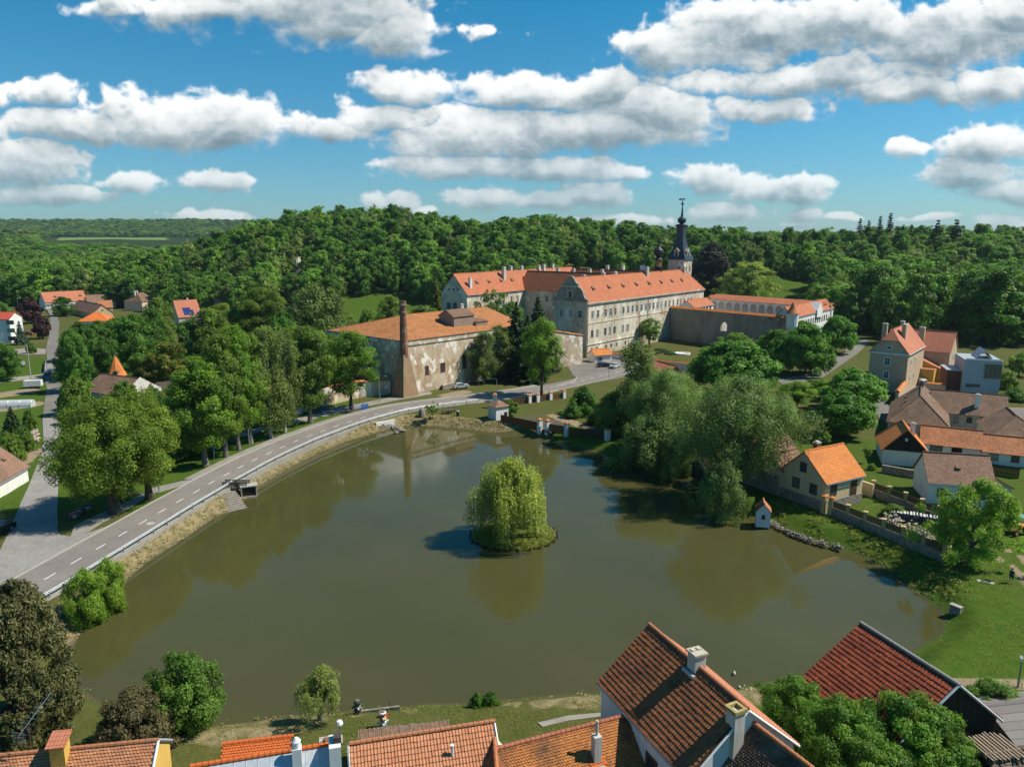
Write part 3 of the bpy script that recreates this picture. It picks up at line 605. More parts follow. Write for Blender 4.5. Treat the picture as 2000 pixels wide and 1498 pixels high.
def wing(par, R0, R1, zr, hl, hr, zel, zer=None, zb=0.0, hip0=0, hip1=0, jerk0=None, ov=.35, wall=None, roof=None, wins=(), doors=(), chims=(), ridge=True, vents=(), vk=1.0, gutters=True, roof_t=.16, gov=.25, roof_fn=None, open_l=False, lower=None):
    """one gabled or hipped range; heights are above the thing's base; ridge from R0 to R1 (world), +y side is to the left of R0->R1"""
    zer = zel if zer is None else zer; R0 = Vector(R0[:2]); R1 = Vector(R1[:2]); d = R1-R0; L = d.length; ang = math.atan2(d.y, d.x)
    PW = WM[par.name]; Ml = PW.inverted() @ frame(R0, PW.translation.z, ang)
    w = MB(); a = (0, -hr); b = (L, -hr); c = (L, hl); e = (0, hl)
    w.face([(*a, zb), (*b, zb), (*b, zer), (*a, zer)]); w.face([(*c, zb), (*e, zb), (*e, zel), (*c, zel)])
    w.face([(*b, zb), (*c, zb), (*c, zel), (*b, zer)]); w.face([(*e, zb), (*a, zb), (*a, zer), (*e, zel)])
    if not hip1: w.face([(*b, zer), (*c, zel), (L, 0, zr)])
    if not hip0:
        if jerk0:
            k = (zr-jerk0)/(zr-zer); k2 = (zr-jerk0)/(zr-zel); w.face([(*e, zel), (*a, zer), (0, -hr*k, jerk0), (0, hl*k2, jerk0)])
        else: w.face([(*e, zel), (*a, zer), (0, 0, zr)])
    ob = part('wall', w, wall, par, Ml)
    r = MB(); sl, sr = (zr-zel)/hl, (zr-zer)/hr; t = roof_t
    el, er = hl+ov, hr+ov; zl, zrr = zel-sl*ov, zer-sr*ov; x0, x1 = (-ov if hip0 else -gov), (L+ov if hip1 else L+gov)
    up = t+.02; r0 = (hip0 if hip0 else (x0 if not jerk0 else (zr-jerk0)*.75)); r1 = L-hip1 if hip1 else x1
    A, B, Cc, D = (x0, -er, zrr+up), (x1, -er, zrr+up), (x1, el, zl+up), (x0, el, zl+up); P, Q = (r0, 0, zr+up), (r1, 0, zr+up)
    if jerk0:
        k = (zr-jerk0)/(zr-zer); k2 = (zr-jerk0)/(zr-zel); J1 = (x0, -hr*k-.02, jerk0+up); J2 = (x0, hl*k2+.02, jerk0+up)
        r.slab([A, B, Q, P, J1], t); r.slab([Cc, D, J2, P, Q], t); r.slab([J2, J1, P], t)
    else:
        r.slab([A, B, Q, P], t); r.slab([Cc, D, P, Q], t)
        if hip0: r.slab([D, A, P], t)
    if hip1: r.slab([B, Cc, Q], t)
    if ridge:
        r.tube([(P[0], 0, P[2]+.02), (Q[0], 0, Q[2]+.02)], .13, 6)
        if hip0: r.tube([P, A], .1, 5); r.tube([P, D], .1, 5)
        if hip1: r.tube([Q, B], .1, 5); r.tube([Q, Cc], .1, 5)
    ro = part('roof', r, roof, par, Ml)
    if gutters:
        g = MB(); g.tube([(x0, -er-.06, zrr+.08), (x1, -er-.06, zrr+.08)], .075, 6); part('gutter', g, METAL, par, Ml)
    def wm(face, u, z):
        if face == 'R': return Ml @ wallM((u, -hr), (1, 0), z)
        if face == 'L': return Ml @ wallM((u, hl), (-1, 0), z)
        if face == '0': return Ml @ wallM((0, u), (0, -1), z)
        return Ml @ wallM((L, u), (0, 1), z)
    for q in wins:
        face, u, z, ww, hh = q[:5]; kw = q[5] if len(q) > 5 else {}
        add_window(par, wm(face, u, z), ww, hh, **kw)
    for q in doors:
        face, u, z, ww, hh, mat = q[:6]; dm = MB(); dm.box(-ww/2, -.06, 0, ww/2, .02, hh); dm.box(-ww/2-.1, -.09, 0, -ww/2, .02, hh+.1); dm.box(ww/2, -.09, 0, ww/2+.1, .02, hh+.1); dm.box(-ww/2, -.09, hh, ww/2, .02, hh+.1)
        do = part('door', dm, mat, par, wm(face, u, z)); h = MB(); h.box(ww*.32, -.11, hh*.48, ww*.40, -.06, hh*.52); part('handle', h, METAL, do)
    for q in chims:
        x, y, sx, sy, hgt, mat = q[:6]; zt = zr-(abs(y)*(sl if y > 0 else sr)); c = MB(); top = zr+hgt
        c.box(x-sx/2, y-sy/2, zt-.6-max(sx, sy)*.5, x+sx/2, y+sy/2, top); co = part('chimney', c, mat, ro)
        k = MB(); k.box(x-sx/2-.07, y-sy/2-.07, top, x+sx/2+.07, y+sy/2+.07, top+.12)
        if len(q) > 6 and q[6] == 'pots':
            for s_ in (-1, 1): k.lathe([(.11, top+.12), (.10, top+.6)], 8, (x+s_*sx*.22, y))
        else: k.box(x-sx/2+.1, y-sy/2+.1, top+.12, x+sx/2-.1, y+sy/2-.1, top+.30)
        # sub-part of the roof: cap joined below its stack
        co.name = 'chimney'; kk = part('chimney_cap', k, BLACK if (len(q) > 6 and q[6] == 'dark') else CHB, ro)
    for (x, side) in vents:
        y = (.45*hl if side == 'L' else -.45*hr); s_ = sl if side == 'L' else sr; zt = zr-abs(y)*s_+up; sg = 1 if side == 'L' else -1
        v = MB(); yb = y+sg*.9*vk; zt2 = zr-abs(yb)*s_+up
        v.face([(x-.7*vk, yb, zt2), (x+.7*vk, yb, zt2), (x+.45*vk, yb, zt2+.62*vk), (x-.45*vk, yb, zt2+.62*vk)][::sg])
        v.slab([(x-.75*vk, yb+sg*.15*vk, zt2+.60*vk), (x+.75*vk, yb+sg*.15*vk, zt2+.60*vk), (x+.5*vk, y-sg*.25, zt+.42*vk), (x-.5*vk, y-sg*.25, zt+.42*vk)][::(-sg if sg > 0 else 1)], .08)
        v.box(x-.62*vk, min(y, yb)+.03, min(zt, zt2)-.1, x-.55*vk, max(y, yb)-.03, zt2+.55*vk); v.box(x+.55*vk, min(y, yb)+.03, min(zt, zt2)-.1, x+.62*vk, max(y, yb)-.03, zt2+.55*vk)
        part('dormer', v, BROWN_R, ro)
    return Ml, L
def house(name, label, cat, R0, R1, zr, hl, hr, ze, zb=ZG, group=None, **kw):
    d = Vector(R1[:2])-Vector(R0[:2]); t = thing(name, label, cat, R0, zb, math.atan2(d.y, d.x), group)
    kw.setdefault('wall', WHITE); kw.setdefault('roof', ORANGE)
    if 'zer' in kw and kw['zer']: kw['zer'] -= zb
    if 'jerk0' in kw and kw['jerk0']: kw['jerk0'] -= zb
    wing(t, R0, R1, zr-zb, hl, hr, ze-zb, zb=-.4, **kw); return t
def pol(p, ang, r): return Vector((p[0]+r*math.cos(R(ang)), p[1]+r*math.sin(R(ang))))

# ---- the chateau
CA = 51.2; C0 = Vector((24.4, 240.9)); UA = Vector((math.cos(R(CA)), math.sin(R(CA)))); UB = Vector((-UA.y, UA.x))
P_ = lambda a, b: C0+UA*a+UB*b
def build_chateau():
    t = thing('chateau', 'huge grey-walled chateau with long orange tiled roofs, white chimneys and curved gable', 'castle', C0, ZG, R(CA))
    W = lambda x, z, w=1.35, h=2.3, st='cross': ('R', x, z, w, h, dict(style=st, frame_mat=GREY_FRAME if z < 12 else W_FRAME))
    xs = [3.2, 6.6, 11.4, 14.6, 17.6, 23, 26.3, 29.4, 32.6, 35.8, 39, 42, 44.8, 48, 51, 54.4, 57.6, 60.8, 64.4, 67, 70.4, 73.6, 76.6]
    wins = [W(x, 12.6, 1.45, 2.5) for x in xs]+[W(x, 6.4) for x in (3.2, 6.4, 11.4, 14.4, 17.4, 23, 26.2)]+[W(x, 1.8, 1.0, 1.1, 'two') for x in (3, 6.3, 12, 15.5, 19, 25)]
    wins += [('0', y, 12.8, 1.5, 2.4, dict(frame_mat=W_FRAME)) for y in (-3.6, 0, 3.9)]+[('0', y, 6.2, 1.3, 2.0, dict(frame_mat=GREY_FRAME)) for y in (-.6, 3.0)]+[('0', -1.4, .6, 1.0, 1.6, dict(frame_mat=W_FRAME))]
    wing(t, P_(0, 6.35), P_(88, 6.35), 25.6, 6.35, 6.35, 18.0, hip1=6.5, zb=-.5, ov=.5, wall=RUIN, roof=CASTLE_R, wins=wins, vents=[(x, 'R') for x in (8, 18, 27.5, 37, 46.5, 56, 65, 73.5)],
         chims=[(49, -.9, 1.3, 1.0, 2.0, CHB), (62, 1.2, 1.3, 1.2, 1.8, CHB), (26, 4, 1.2, 1.2, .5, CHB), (34, 4, 1.6, 1.2, .6, CHB), (14, 4.5, 1.2, 1.2, .2, CHB), (80, -1, .8, .8, 1.2, CHB)])
    Mf = WM[t.name].inverted() @ frame(P_(0, 6.35), ZG, R(CA))
    # curved front gable, proud of the roof end
    half = [(-6.75, 18.0), (-6.7, 18.9), (-5.9, 19.1), (-5.3, 19.9), (-4.9, 21.2), (-4.2, 22.3), (-3.1, 23.0), (-2.9, 23.9), (-2.2, 24.2), (-1.5, 25.2), (-.6, 26.3)]
    pr = half+[(-y, z) for y, z in half[::-1]]; g = MB(); n = len(pr)
    for x, rev in ((-.55, False), (.35, True)):
        f = [(x, y, z) for y, z in pr]; g.face(f[::-1] if not rev else f)
    for i in range(n):
        a, b = pr[i], pr[(i+1) % n]; g.face([(-.55, *a), (-.55, *b), (.35, *b), (.35, *a)])
    go = part('gable', g, DARKW, t, Mf)
    tr = MB()
    for z in (17.75, 22.75): k = 6.9 if z < 20 else 3.4; tr.box(-.85, -k, z, -.55, k, z+.35)
    tr.box(-.70, -1.0, 19.2, -.55, -.75, 21.6); tr.box(-.70, .75, 19.2, -.55, 1.0, 21.6); tr.box(-.70, -1.0, 21.6, -.55, 1.0, 21.85); part('gable_moulding', tr, RUIN, go)
    add_window(t, Mf @ wallM((-.55, 0), (0, -1), 19.4), 1.2, 1.9, frame_mat=GREY_FRAME)
    cb = MB(); cb.box(-.2, -6.85, 17.2, 88, -6.35, 17.75); cb.box(-.35, -6.5, 10.9, 88, -6.34, 11.15); cb.box(-.2, -6.62, 3.9, 40, -6.34, 4.15); part('cornice', cb, RUIN, t, Mf)
    
    for dx, dz in ((.25, .2), (40.5, 10)): dp = MB(); dp.tube([(dx, -6.55, 17), (dx, -6.55, dz)], .12, 6); part('downpipe', dp, TERRA, t, Mf)
    # left range, connecting range, rear ranges
    q0, q1 = at(891, 575, 18.6)+Vector((0, 0)), None
    E0 = at(912, 575, 18.6); E1 = at(1030, 564, 18.6); u = (E1-E0).normalized(); nrm = Vector((-u.y, u.x)); hw = 6.6
    L0, L1 = E0+nrm*hw, E1+u*46+nrm*hw
    wl = [('R', x, 10.0, 1.4, 3.3, dict(frame_mat=TEAL, glass=TEAL, style='cross')) for x in (15, 19.5, 23.5)]+[('R', x, 12.2, 1.2, 2.4, dict(frame_mat=GREY_FRAME)) for x in (29, 33.5)]+[('0', y, 9.5, 1.9, 4.0, dict(frame_mat=TEAL, glass=TEAL, style='two')) for y in (-3.6, -.4, 2.8)]+[('0', y, 18.3, .8, .9, dict(frame_mat=GREY_FRAME, style='two')) for y in (-2.2, .2, 2.4)]
    wing(t, L0, L1, 24.6, hw, hw, 17.1, zb=-.5, ov=.5, wall=RUIN, roof=CASTLE_R, wins=wl, vents=[(x, 'R') for x in (10, 18, 26, 33.5)], chims=[(4.5, -4.6, 1.2, 1.0, -1.6, WHITE), (29, -2.6, 1.5, 1.2, 1.8, CHB), (38, .5, 1.3, 1.2, 1.8, CHB), (46, .5, 1.3, 1.2, 1.8, CHB), (58, -.5, 1.3, 1.2, 1.6, CHB), (62, -.5, 1.3, 1.2, 1.9, CHB), (70, 0, 1.3, 1.2, 1.7, CHB)])
    wins = [('R', x, 12.4, 1.2, 2.2, dict(frame_mat=GREY_FRAME)) for x in (10, 15, 20.5, 26)]+[('R', x, 6.2, 1.2, 2.0, dict(frame_mat=GREY_FRAME)) for x in (10, 15, 20.5, 26)]
    wing(t, P_(55.2, 67), P_(55.2, 9), 24.4, 6.2, 6.2, 17.0, zb=-.5, wall=RUIN, roof=CASTLE_D, wins=wins, gutters=False, chims=[(14, 3, 1.3, 1.1, 1.2, CHB), (22, 3, 1.2, 1.1, 1.4, CHB), (30, 3, 1.3, 1.1, 1.3, CHB), (36, 3, 1.2, 1.1, 1.3, CHB)])
    wing(t, P_(88, 66), P_(88, 8), 24.2, 6.2, 6.2, 16.8, zb=0, wall=RUIN, roof=CASTLE_D, gutters=False, chims=[(18, 2, 1.3, 1.1, 1.9, CHB), (26, 2, 1.3, 1.1, 2.1, WHITE), (36, 2, 2.0, 1.4, 2.2, WHITE), (44, 2, 1.3, 1.1, 1.8, CHB)])
    wing(t, P_(74, 54), P_(74, 63), 23.4, 3.4, 3.4, 18.5, zb=10, wall=RUIN, roof=CASTLE_R, gutters=False)
    # black lantern turret riding on the front roof
    a = 61.5; pz = 24.5; tl = MB(); tl.lathe([(1.55, pz-2.6), (1.55, pz+2.6), (1.9, pz+2.7), (1.9, pz+3.0), (1.35, pz+3.1)], 8)
    tu = part('lantern_turret', tl, BLACK, t, WM[t.name].inverted() @ frame(P_(a, 7.5), ZG, R(CA)))
    l2 = MB()
    for k in range(8): l2.tube([(1.15*math.cos(k*math.pi/4), 1.15*math.sin(k*math.pi/4), pz+3.1), (1.15*math.cos(k*math.pi/4), 1.15*math.sin(k*math.pi/4), pz+5.4)], .2, 5)
    part('lantern', l2, TERRA, tu)
    l3 = MB(); l3.lathe([(1.75, pz+5.4), (1.8, pz+5.7), (1.0, pz+6.3), (.8, pz+6.8), (1.5, pz+7.5), (1.95, pz+8.4), (1.8, pz+9.3), (1.1, pz+10.0), (.45, pz+10.7), (.3, pz+11.6), (.12, pz+12.6), (.02, pz+14.6)], 12); l3.smooth = True; part('onion_dome', l3, BLACK, tu)
    return t
build_chateau()

SLATE = M_plain('dark_slate', (.035, .045, .055), .45, .2, var=.3)
def build_tower():
    Yt = 330.0; p = Vector(((1328-1000)/FPX*(Yt*CP+12*SP), Yt)); t = thing('clock_tower', 'tall chateau tower with flared black spire, onion bulb and weathervane', 'tower', p, ZG, R(CA))
    k = depth(p, 27)/FPX; z = lambda py: zat(p, py)-ZG; ze = z(507)
    s = 21*k*.80; w = MB(); w.box(-s, -s, -.3, s, s, ze); part('wall', w, RUIN, t)
    c = MB(); c.box(-s-.3, -s-.3, ze-.5, s+.3, s+.3, ze-.05); part('cornice', c, RUIN, t)
    for f, o, X in (('a', (-s, 0), (0, -1)), ('b', (0, -s), (1, 0))):
        for du in (-s*.45, s*.45):
            oo = (o[0], du) if f == 'a' else (du, o[1]); add_window(t, wallM(oo, X, ze-5.0), 1.0, 2.0, frame_mat=GREY_FRAME)
    def sq(prof):
        m = MB(); m.lathe([(r*1.414, q) for r, q in prof], 4, ph=math.pi/4); return m
    r0 = s+.6
    sp = sq([(r0, ze), (r0*.88, z(500)), (r0*.70, z(493)), (r0*.56, z(485)), (r0*.47, z(477)), (r0*.40, z(468)), (r0*.37, z(464))]); so_ = part('spire', sp, SLATE, t)
    ln = sq([(r0*.36, z(464)), (r0*.36, z(443)), (r0*.46, z(442)), (r0*.48, z(440.5)), (r0*.30, z(438))]); part('lantern', ln, SLATE, t)
    on = MB(); q = 8.5*k
    on.lathe([(q*.5, z(438.5)), (q*.45, z(437)), (q*.9, z(434)), (q, z(431)), (q*.92, z(427.5)), (q*.6, z(425)), (q*.3, z(423)), (q*.22, z(415)), (q*.12, z(404)), (q*.10, z(401))], 14); on.smooth = True; part('onion_dome', on, SLATE, t)
    fi = MB(); fi.lathe([(q*.12, z(401)), (q*.34, z(399.5)), (q*.36, z(398)), (q*.12, z(396)), (.09, z(388))], 10); part('finial', fi, SLATE, t)
    v = MB(); v.box(-.05, -1.2, z(390.5), .05, 1.0, z(388.3)); v.face([(0, 1.0, z(392)), (0, 2.1, z(389.5)), (0, 1.0, z(387))]); part('weathervane', v, SLATE, t)
    for ang in range(4):
        M = Matrix.Rotation(ang*math.pi/2, 4, 'Z'); d = MB(); y = -r0*.80; zz = z(504)
        d.box(-1.0, y-.35, zz, 1.0, y+2.2, zz+3.0); d.slab([(-1.3, y-.6, zz+2.9), (0, y-.6, zz+4.2), (0, y+2.4, zz+4.2), (-1.3, y+2.4, zz+2.9)][::-1], .15); d.slab([(1.3, y-.6, zz+2.9), (0, y-.6, zz+4.2), (0, y+2.4, zz+4.2), (1.3, y+2.4, zz+2.9)], .15)
        d.face([(-1.0, y-.35, zz+3), (1.0, y-.35, zz+3), (0, y-.35, zz+4)]); do = part('dormer', d, RUIN, t, M); g = MB(); g.box(-.55, y-.42, zz+.5, .55, y-.36, zz+2.7); part('shutter', g, BLACK, do)
build_tower()

def wall_run(name, label, cat, P, h, th, mat, cap=None, capmat=None, z=ZG, group=None):
    """a wall along a polyline, with tiled coping as a part"""
    P = [Vector(p) for p in P]; t = thing(name, label, cat, P[0], z, 0, group); Q = [p-P[0] for p in P]
    a, b = offs(Q, th/2), offs(Q, -th/2); w = MB(); hs = h if hasattr(h, '__len__') else [h]*len(P)
    for i in range(len(Q)-1):
        A, B, C, D = a[i], a[i+1], b[i+1], b[i]
        for q in ([(*B, -.5), (*A, -.5), (*A, hs[i]), (*B, hs[i+1])], [(*D, -.5), (*C, -.5), (*C, hs[i+1]), (*D, hs[i])], [(*D, hs[i]), (*C, hs[i+1]), (*B, hs[i+1]), (*A, hs[i])]): w.face(q)
    for i, A, B in ((0, a[0], b[0]), (-1, b[-1], a[-1])): w.face([(*A, -.5), (*B, -.5), (*B, hs[i]), (*A, hs[i])])
    part('wall', w, mat, t)
    if cap:
        c = MB(); a, b = offs(Q, th/2+.22), offs(Q, -th/2-.22)
        for i in range(len(Q)-1):
            c.slab([(*b[i], hs[i]+.02), (*b[i+1], hs[i+1]+.02), (*Q[i+1], hs[i+1]+cap), (*Q[i], hs[i]+cap)], .1); c.slab([(*a[i+1], hs[i+1]+.02), (*a[i], hs[i]+.02), (*Q[i], hs[i]+cap), (*Q[i+1], hs[i+1]+cap)], .1)
        part('coping', c, capmat or ORANGE, t)
    return t
def build_court():
    W0 = P_(58, -.2); Wd = Vector((math.cos(R(-51)), math.sin(R(-51)))); Lw = 51
    W1 = W0+Wd*Lw; ha, hb = zat(W0, 601)-ZG, zat(W1, 622)-ZG
    t = thing('garden_wall', 'long dark mouldering retaining wall of the terrace with an arched opening', 'wall', W0, ZG, R(-51))
    w = MB(); x0, x1, zo, zt = 23.2, 26.0, 5.6, 8.8; f = lambda x: ha+(hb-ha)*x/Lw
    arch = [(x0, zt-1.2)]+[((x0+x1)/2+(x0-x1)/2*math.cos(k*math.pi/8), zt-1.2+1.2*math.sin(k*math.pi/8)) for k in range(9)]+[(x1, zt-1.2)]
    for y, s in ((0, 1), (1.1, -1)):
        def F(p): w.face([(x, y, z) for x, z in p][::s])
        F([(0, -.5), (x0, -.5), (x0, f(x0)), (0, f(0))]); F([(x1, -.5), (Lw, -.5), (Lw, f(Lw)), (x1, f(x1))]); F([(x0, -.5), (x1, -.5), (x1, zo), (x0, zo)])
        F(arch[:6][::1]+[((x0+x1)/2, f((x0+x1)/2)), (x0, f(x0))]); F(arch[5:]+[(x1, f(x1)), ((x0+x1)/2, f((x0+x1)/2))])
    w.face([(0, 0, ha), (Lw, 0, hb), (Lw, 1.1, hb), (0, 1.1, ha)]); w.face([(x0, 0, zo), (x1, 0, zo), (x1, 1.1, zo), (x0, 1.1, zo)])
    for a, b in zip(arch, arch[1:]): w.face([(a[0], 0, a[1]), (a[0], 1.1, a[1]), (b[0], 1.1, b[1]), (b[0], 0, b[1])])
    w.face([(Lw, 0, -.5), (Lw, 1.1, -.5), (Lw, 1.1, hb), (Lw, 0, hb)]); w.face([(x1, 0, zo), (x1, 0, zt-1.2), (x1, 1.1, zt-1.2), (x1, 1.1, zo)]); w.face([(x0, 0, zo), (x0, 1.1, zo), (x0, 1.1, zt-1.2), (x0, 0, zt-1.2)])
    part('wall', w, DARKW, t)
    c = MB(); c.slab([(0, -.4, ha+.02), (Lw, -.4, hb+.02), (Lw, .55, hb+.75), (0, .55, ha+.75)], .12); c.slab([(Lw, 1.5, hb+.02), (0, 1.5, ha+.02), (0, .55, ha+.75), (Lw, .55, hb+.75)], .12); part('coping', c, NEW_R, t)
    s = MB(); s.box(.5, -.16, min(ha, hb)-1.6, Lw, .0-.003, min(ha, hb)-1.35)
    part('string_course', s, DARKW, t)
    lb = MB(); lb.box(x0-.3, -.12, zo-.25, x1+.3, -.004, zo); part('sill', lb, RUIN, t)
    k = MB()
    for i in range(8): k.box(4+i*6, -.1, ha-.9, 4.35+i*6, -.002, ha-.62)
    part('drain_spout', k, WHITE, t)
    # raised inner court: a floor behind the wall, arcade, far wall
    D = 44.0; inn = lambda x, y: W0+Wd*x+UA*y
    cf = MB(); zc = 5.4; P4 = [inn(.4, 1.2), inn(Lw-.5, 1.2), inn(Lw-.5, D+2), inn(.4, D+2)]; cf.prism([tuple(p) for p in P4], ZG-1, ZG+zc); structure('terrace', cf, GRAV)
    a = thing('arcade', 'white arcade of round arches under a tiled lean-to roof in the upper courtyard', 'arcade', inn(0, D-8), ZG+zc, R(-51))
    n = 13; bw = (Lw-2)/n; m = MB(); H = 7.9; ar = 1.45; sp = 5.7
    for i in range(n):
        x = .3+i*bw; cxm = x+bw/2
        pts = [(cxm-ar*math.cos(j*math.pi/10), sp+ar*math.sin(j*math.pi/10)) for j in range(11)]
        m.face([(x, 0, 0), (cxm-ar, 0, 0), (cxm-ar, 0, sp), (cxm-ar, 0, H), (x, 0, H)]); m.face([(cxm+ar, 0, 0), (x+bw, 0, 0), (x+bw, 0, H), (cxm+ar, 0, H), (cxm+ar, 0, sp)])
        for p, q in zip(pts, pts[1:]): m.face([(p[0], 0, p[1]), (q[0], 0, q[1]), (q[0], 0, H), (p[0], 0, H)]); m.face([(p[0], 0, p[1]), (p[0], .6, p[1]), (q[0], .6, q[1]), (q[0], 0, q[1])])
        for xx in (cxm-ar, cxm+ar): m.face([(xx, 0, 0), (xx, .6, 0), (xx, .6, sp), (xx, 0, sp)])
    m.box(.3, 4.4, 0, Lw-1.7, 4.7, H+1.5); part('arch_wall', m, WHITE, a)
    r = MB(); r.slab([(-.2, -.5, H+.1), (Lw-1.2, -.5, H+.1), (Lw-1.2, 4.4, H+1.9), (-.2, 4.4, H+1.9)], .14); part('roof', r, CASTLE_R, a)
    b = thing('court_wall', 'pale courtyard wall with small vents and grey coping behind the arcade roof', 'wall', inn(0, D), ZG, R(-51)); m = MB(); zw = zat(inn(28, D), 590)-ZG; m.box(-4, -1.0, 0, Lw+.5, 0, zw); part('wall', m, GREYW, b)
    r = MB(); r.slab([(-4, -1.4, zw+.1), (Lw+.6, -1.4, zw+.1), (Lw+.6, .5, zw+1.1), (-4, .5, zw+1.1)], .12); r.slab([(Lw+.6, 2.2, zw+.2), (-4, 2.2, zw+.2), (-4, .5, zw+1.1), (Lw+.6, .5, zw+1.1)], .12); part('coping', r, CASTLE_R, b)
    v = MB()
    for i in range(8): v.box(4+i*6, -1.06, zw-1.2, 4.4+i*6, -1.003, zw-.9)
    part('vent', v, BLACK, b)
    # corner turret and the painted east range
    tp = W1+UA*.6; tt = thing('corner_turret', 'round white corner turret with a pointed orange cone roof', 'turret', tp, ZG); z = lambda py: zat(tp, py)-ZG; k = depth(tp, 12)/FPX
    q = MB(); q.lathe([(1.2, -.3), (1.2, z(650)), (11*k, z(637)), (11.5*k, z(613)), (12.5*k, z(612)), (12.5*k, z(611))], 12); part('wall', q, WHITE, tt)
    q = MB(); q.lathe([(13.5*k, z(612)), (9*k, z(606)), (6.5*k, z(602)), (2.2*k, z(592)), (.08, z(590.5))], 14); q.smooth = True; part('cone_roof', q, TERRA, tt)
    zr_ = 17.0
    e = house('east_range', 'low white terrace range with painted panels and orange roof beside the corner turret', 'building', W1+UA*1.5-Wd*3.2, W1+UA*46-Wd*3.2, zr_, 3.2, 3.2, zr_-3.0, wall=WHITE, roof=CASTLE_R, wins=[('R', 2.5+i*2.6, 8.6, 1.1, 1.9, dict(frame_mat=GREY_FRAME, surround=True)) for i in range(14)])
    g = MB(); g.prism([(0, 0), (5.5, 0), (5.5, .5), (0, .5)], 0, .1)
    zz = zr_-1.5; f = MB(); f.face([(23, -3.8, zz-5), (29, -3.8, zz-5), (29, -3.8, zz-2.6), (26, -3.8, zz+.2), (23, -3.8, zz-2.6)]); f.box(23, -3.79, zz-5, 29, -3.3, zz-2.7); f.slab([(23, -3.8, zz-2.6), (26, -3.8, zz+.2), (26, -.4, zz+.2), (23, -.4, zz-2.6)][::-1], .1); f.slab([(29, -3.8, zz-2.6), (26, -3.8, zz+.2), (26, -.4, zz+.2), (29, -.4, zz-2.6)], .1); part('gable', f, WHITE, e)
    house('court_annex', 'small orange lean-to range between chateau front and courtyard', 'building', P_(66, -3.2), P_(84, -3.2), zat(P_(75, -3), 585), 3.1, 3.1, zat(P_(75, -3), 585)-2.4, wall=WHITE, roof=CASTLE_R, wins=[('R', 3+i*3, 9.3, 1.6, 2.2, dict(style='two', frame_mat=GREY_FRAME)) for i in range(5)])
build_court()

